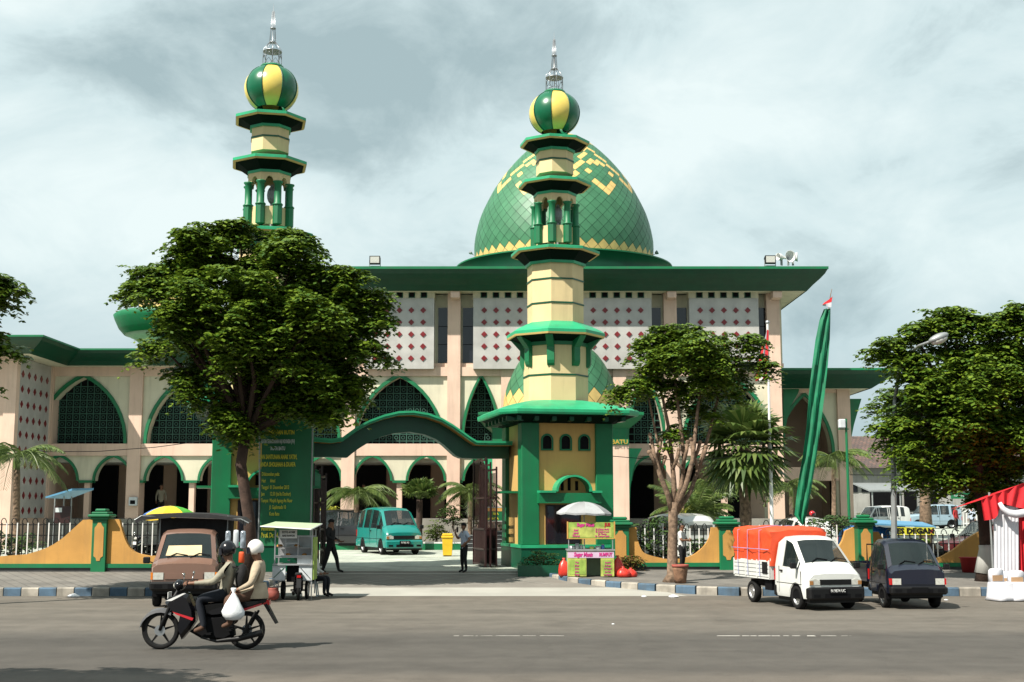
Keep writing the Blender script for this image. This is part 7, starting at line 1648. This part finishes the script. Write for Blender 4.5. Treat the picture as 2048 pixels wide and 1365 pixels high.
# ---- street lamp
YL_ = 36.6; t = empty('street_lamp', (X(1788, 1140, YL_), YL_, SW(YL_)), 'grey street lamp pole with curved arm and shell shaped head among the right trees', 'street lamp'); lz = lambda px, py, d=0: (X(px, py, YL_) - t.location.x, d, Z(py, YL_) - t.location.z)
MB().tube([(0, 0, -.1), lz(1787, 900), lz(1790, 800)], [.09, .075, .06], 10).build('pole', MT['galv'], t); m = MB(); m.smooth = True; la = lambda px, py, y: (X(px, py, y) - t.location.x, y - YL_, Z(py, y) - t.location.z)
m.tube([lz(1790, 800), la(1798, 745, 36.5), la(1815, 712, 35.9), la(1838, 692, 34.8), la(1862, 683, 33.6)], [.055, .05, .045, .04, .035], 8); m.build('arm', MT['galv'], t)
m = MB(); m.smooth = True; m.M = Matrix.Translation(la(1877, 676, 33.3)) @ Matrix.Rotation(R(-22), 4, 'Y'); m.ell((0, 0, 0), (.29, .16, .11), 14, 8); hd = m.build('lamp_head', MT['galv'], t); m = MB(); m.smooth = True; m.M = Matrix.Translation(la(1878, 679, 33.3)) @ Matrix.Rotation(R(-22), 4, 'Y'); m.ell((0, 0, -.02), (.24, .14, .115), 12, 8); m.build('diffuser', MT['lamp_glass'], hd)
# ---- green post with box loudspeaker
YG_ = 47; t = empty('lamp_post', (X(1700, 1080, YG_), YG_, G(YG_)), 'slim green post carrying a white box right of the mosque wing', 'post'); zt_ = Z(838, YG_) - G(YG_); m = MB(); m.tube([(0, 0, 0), (0, 0, zt_)], [.06, .045], 8).build('post', MT['green'], t); MB().cbox(-.28, -.04, -.14, .1, zt_ - .35, zt_ - .02, .03).build('white_box', MT['panel_white'], t); MB().box(-.3, .1, -.02, .02, zt_ - .4, zt_ - .36).build('bracket', MT['green'], t)
# ---- ice drink stall sign with tarpaulins
YE_ = 42.4; t = empty('ice_stall', (X(1815, 1100, YE_), YE_, G(YE_)), 'street stall with blue tarpaulin roof and yellow ES DEGAN banner', 'stall'); xe = lambda p: X(p, 1060, YE_) - t.location.x; ze_ = lambda p: Z(p, YE_) - G(YE_)
m = MB(); m.smooth = False; m.loft([[(xe(1738), -.2, ze_(1050)), (xe(1868), -.2, ze_(1056)), (xe(1872), 1.4, ze_(1048)), (xe(1745), 1.4, ze_(1042))], [(xe(1738), -.2, ze_(1047)), (xe(1868), -.2, ze_(1053)), (xe(1872), 1.4, ze_(1045)), (xe(1745), 1.4, ze_(1039))]]); m.build('roof_sheet', MT['lightblue'], t)
sb = MB().box(xe(1782), xe(1864), -.24, -.22, ze_(1070), ze_(1055)).build('sign_banner', MT['ink_yellow'], t); text('ES DEGAN', .235, MT['plastic_black'], sb, (xe(1826), -.245, ze_(1062.5)), sx=1.12, bold=.012)
m = MB(); m.smooth = True; xh, zh = xe(1858), ze_(1063); m.poly([(xh, -.245, zh - .07), (xh + .055, -.245, zh + .01), (xh + .05, -.245, zh + .05), (xh + .022, -.245, zh + .055), (xh, -.245, zh + .03), (xh - .022, -.245, zh + .055), (xh - .05, -.245, zh + .05), (xh - .055, -.245, zh + .01)]); m.build('heart', MT['cloth_red'], sb)
for p in (1786, 1862): MB().tube([(xe(p), -.15, 0), (xe(p), -.15, ze_(1052))], .02, 6).build('post', MT['galv'], t)
m = MB(); m.box(xe(1782), xe(1866), -.1, .5, .0, .75).build('counter', MT['plastic_black'], t); 
m = MB(); m.smooth = True
for k in range(7): m.ell((xe(1790 + k*11), .1, .84), (.10, .10, .11), 8, 6)
m.build('coconuts', MT['lime'], t)
t = empty('blue_tarpaulin', (X(1738, 1090, 43.2), 43.2, G(43.2)), 'crumpled blue tarpaulin heap behind the green capped fence pillar', 'tarpaulin'); m = MB(); m.smooth = True; rows = []
for i in range(9):
    u_ = i/8; rows.append([(X(1685 + 90*u_, 1060, 43.2) - t.location.x, -.5 + v_*1.2, max(.02, (Z(1044 + 10*abs(u_ - .5)*3, 43.2) - G(43.2))*(math.sin(math.pi*(.1 + .8*v_))**.5)) + .07*math.sin(i*2.1 + v_*9)) for v_ in [k/8 for k in range(9)]])
m.loft(rows, False, False); m.build('sheet', MT['blue_tarp'], t)
# ---- red and white festive tent with covered chairs
YT = 32.8; t = empty('festive_tent', (X(2040, 1190, YT), YT, 0), 'red and white draped festive tent at the right edge of the street', 'tent'); xt_ = lambda p: X(p, 1100, YT) - t.location.x; zt2 = lambda p: Z(p, YT)
def drape(pts_top, pts_bot, folds, amp, name, mt, dy=0):
    m = MB(); m.smooth = True; n_ = 40; A = []; B = []
    for k in range(n_ + 1):
        f_ = k/n_; i = min(int(f_*(len(pts_top)-1)), len(pts_top)-2); g = f_*(len(pts_top)-1) - i
        a = [pts_top[i][q]*(1-g) + pts_top[i+1][q]*g for q in (0, 1)]; b = [pts_bot[i][q]*(1-g) + pts_bot[i+1][q]*g for q in (0, 1)]; o = amp*math.sin(f_*folds*6.283)
        A.append((xt_(a[0]), dy + o*.5, zt2(a[1]))); B.append((xt_(b[0]), dy + o, zt2(b[1])))
    m.strip(A, B); m.build(name, MT[mt], t)
drape([(1992, 1012), (2042, 1012)], [(1984, 1190), (2034, 1190)], 7, .012, 'white_curtain', 'cloth_white', .02)
drape([(2038, 1010), (2100, 1010)], [(2036, 1185), (2100, 1185)], 6, .06, 'red_curtain', 'cloth_red', .12)
drape([(2100, 1008), (2160, 1008)], [(2096, 1190), (2160, 1190)], 5, .06, 'white_curtain', 'cloth_white', .06)
drape([(1964, 1000), (1985, 990), (2010, 983), (2048, 968), (2100, 960), (2165, 958)], [(1968, 1042), (1990, 1038), (2008, 1008), (2030, 1014), (2070, 1022), (2165, 1008)], 7, .05, 'red_valance', 'cloth_red', -.10)
m = MB(); m.smooth = True; m.tube([(xt_(a), -.2, zt2(b)) for a, b in ((1998, 1006), (2004, 1018), (2014, 1026), (2028, 1029), (2048, 1026), (2068, 1018), (2084, 1008), (2096, 1018), (2118, 1028), (2150, 1018))], [.05, .07, .09, .1, .1, .08, .05, .08, .1, .06], 8); m.build('white_swag', MT['cloth_white'], t)
for x_ in (1990, 2150): MB().tube([(xt_(x_), .2, 0), (xt_(x_), .2, zt2(985))], .03, 6).build('pole', MT['galv'], t)
m = MB(); A = [(xt_(1964), -.12, zt2(1000)), (xt_(2048), -.12, zt2(968)), (xt_(2165), -.12, zt2(958))]; B = [(x_ + .1, 2.6, z_ - .25) for x_, y_, z_ in A]; m.strip(A, B); m.build('roof_cloth', MT['cloth_red'], t)
MB().box(xt_(2000), xt_(2160), -.7, 1.6, -.02, .012).build('carpet', mk('carpet', (.35, .01, .06), .95), t)
for k, (px, py0, rz_, lb) in enumerate(((2003, 1138, 20, 'white covered banquet chair, leftmost by the tent curtain'), (2021, 1144, -8, 'white covered banquet chair between the two others by the tent'), (2040, 1142, 5, 'white covered banquet chair nearest the right edge of the picture'))):
    Yc_ = 31.6 + (.35 if k == 1 else 0); t_ = empty('covered_chair', (X(px, 1195, Yc_), Yc_, 0), lb, 'chair', 'white covered banquet chairs by the tent', R(rz_)); hh = Z(py0, Yc_)
    m = MB(); m.smooth = True; m.loft([[(-a, -b, z), (-a*.3, -b*1.08, z), (a*.3, -b*1.08, z), (a, -b, z), (a*1.04, 0, z), (a, b, z), (-a, b, z), (-a*1.04, 0, z)] for z, a, b in ((.02, .27, .28), (.1, .24, .25), (.42, .21, .23), (.45, .20, .21))]); m.build('seat_cover', MT['cloth_white'], t_)
    m = MB(); m.smooth = True; m.loft([[(-a, .16 - b, z), (a, .16 - b, z), (a, .16 + b, z), (-a, .16 + b, z)] for z, a, b in ((.40, .20, .05), (hh - .14, .20, .045), (hh - .04, .19, .04), (hh, .14, .03))]); m.build('back_cover', MT['cloth_white'], t_)
    MB().box(-.15, .15, .095, .108, hh - .30, hh - .16).build('gold_band', mk('gold_band%d' % k, (.42, .26, .14), .7), t_)
# ---- buildings in the background at the right
YH = 112; bh = empty('old_house', (X(1760, 950, YH), YH, 1.0), 'old long house with dark brown tiled roof and weathered white wall behind the car park', 'house'); xh = lambda p: X(p, 950, YH) - bh.location.x; zh = lambda p: Z(p, YH) - 1.0
MB().box(xh(1690), xh(2200), 0, 14, -.5, zh(935)).build('wall', mk('old_wall', (.36, .36, .34), .9, .2, .6, dirt=.8), bh)
MB().prism([(-1.2, zh(937)), (7, zh(864)), (15, zh(937))], xh(1685), xh(2210), 'yz').build('roof', MT['tiles_roof'], bh)
for k, (a, b, c, d) in enumerate(((1738, 1800, 985, 1022), (1806, 1830, 982, 1022), (1850, 1872, 985, 1022))): w_ = MB().box(xh(a), xh(b), -.08, .0, zh(d), zh(c)).build('opening', MT['black'], bh)
for a in (1722, 1700, 1890, 1930): w_ = MB().box(xh(a), xh(a + 14), -.07, .0, zh(985), zh(970)).build('window', MT['dark_glass'], bh)
ca = empty('carport', (X(1840, 980, 104), 104, G(104)), 'long grey sheet metal carport roof over the parked vans', 'carport'); xc_ = lambda p: X(p, 975, 104) - ca.location.x; zc_ = lambda p: Z(p, 104) - G(104)
m = MB(); m.loft([[(xc_(1728), -1.5, zc_(984)), (xc_(1950), -1.5, zc_(982)), (xc_(1945), 6, zc_(966)), (xc_(1745), 6, zc_(966))], [(xc_(1728), -1.5, zc_(981)), (xc_(1950), -1.5, zc_(979)), (xc_(1945), 6, zc_(963)), (xc_(1745), 6, zc_(963))]]); m.build('roof', MT['galv'], ca)
for p in (1735, 1790, 1838, 1890, 1944): MB().tube([(xc_(p), -1.3, 0), (xc_(p), -1.3, zc_(983))], .06, 6).build('post', MT['galv'], ca)
sgn = empty('name_board', (X(1925, 992, 100), 100, G(100)), 'long green name board with small white lettering at the far end of the car park', 'sign'); xg = lambda p: X(p, 992, 100) - sgn.location.x; zg = lambda p: Z(p, 100) - G(100)
sb = MB().box(xg(1902), xg(1952), 0, .06, zg(998), zg(986)).build('board', MT['green'], sgn); text('Parkir Pengunjung', .26, MT['ink_white'], sb, (xg(1927), -.02, zg(992)), sx=.8)
for p in (1905, 1949): MB().box(xg(p) - .05, xg(p) + .05, .061, .15, 0, zg(987)).build('post', MT['galv'], sgn)
fe = empty('white_fence', (X(1980, 1010, 98), 98, G(98)), 'white picket railing far behind the right trees', 'fence'); m = MB()
for k in range(44): x_ = -3.6 + k*.25; m.box(x_, x_ + .05, 0, .04, 0, 1.5)
m.box(-3.6, 7.5, .041, .08, 1.2, 1.28).box(-3.6, 7.5, .041, .08, .3, .38); m.build('pickets', MT['white'], fe)
# low wall and houses further off so that the plain does not end bare
fw = empty('boundary_wall', (20, 128, 1.0), 'long pale boundary wall behind the old house', 'wall'); MB().box(-90, 90, 0, .4, 0, 3.0).build('wall', MT['offwhite'], fw); MB().box(-90, 90, -.05, .45, 3.001, 3.12).build('coping', MT['concrete'], fw)
# ---- cables
def cable(pts, label, r=.012, Ys=None):
    P_ = [Vector((X(a, b, y), y, Z(b, y))) for a, b, y in pts]; t_ = empty('cable', P_[0], label, 'cable', 'overhead cables'); m = MB()
    m.tube([p - P_[0] for p in P_], r, 4).build('wire', MT['black'], t_)
cable([(-30, 899, 52), (100, 904, 51), (200, 903, 50.5), (310, 895, 50), (418, 881, 48)], 'thin black cable running in front of the left wing to the gate tower', .014)
cable([(1215, 912, 46), (1300, 919, 46), (1400, 921, 46), (1535, 905, 47)], 'thin black cable between the right gate tower and the flagpole', .012)
cable([(1738, 905, 47), (1765, 855, 45), (1788, 822, 36.6)], 'slack black cable rising to the street lamp pole', .012)
cable([(1700, 950, 47), (1788, 951, 44), (1900, 957, 41)], 'black cable across the car park behind the street lamp', .012)
# ---- litter
def litter(px, py, Y, r, label, mt='plastic_white', z=0):
    t_ = empty('litter', (X(px, py, Y), Y, z), label, 'litter', 'litter by the kerb'); m = MB(); m.smooth = False
    m.loft([[(r*k_*math.cos(a)*(1 + .3*math.sin(3*a + px)), r*.6*k_*math.sin(a)*(1 + .3*math.cos(2*a + px)), r*h_) for a in [i*math.pi/5 for i in range(10)]] for h_, k_ in ((0, .8), (.2, 1), (.45, .6), (.6, .2))]); m.build('scrap', MT[mt], t_)
for a in ((148, 1191, 32.9, .16, 'crumpled white plastic bag in the gutter left of the brown truck'), (1346, 1197, 32.8, .12, 'flat white paper scrap in the gutter below the pruned tree'), (1288, 1194, 33.0, .07, 'small pale scrap in the gutter left of the paper scrap'), (1226, 1244, 25.2, .03, 'small pale scrap lying on the open road'), (1892, 1199, 31.8, .05, 'tiny pale scrap right of the navy truck')): litter(*a)
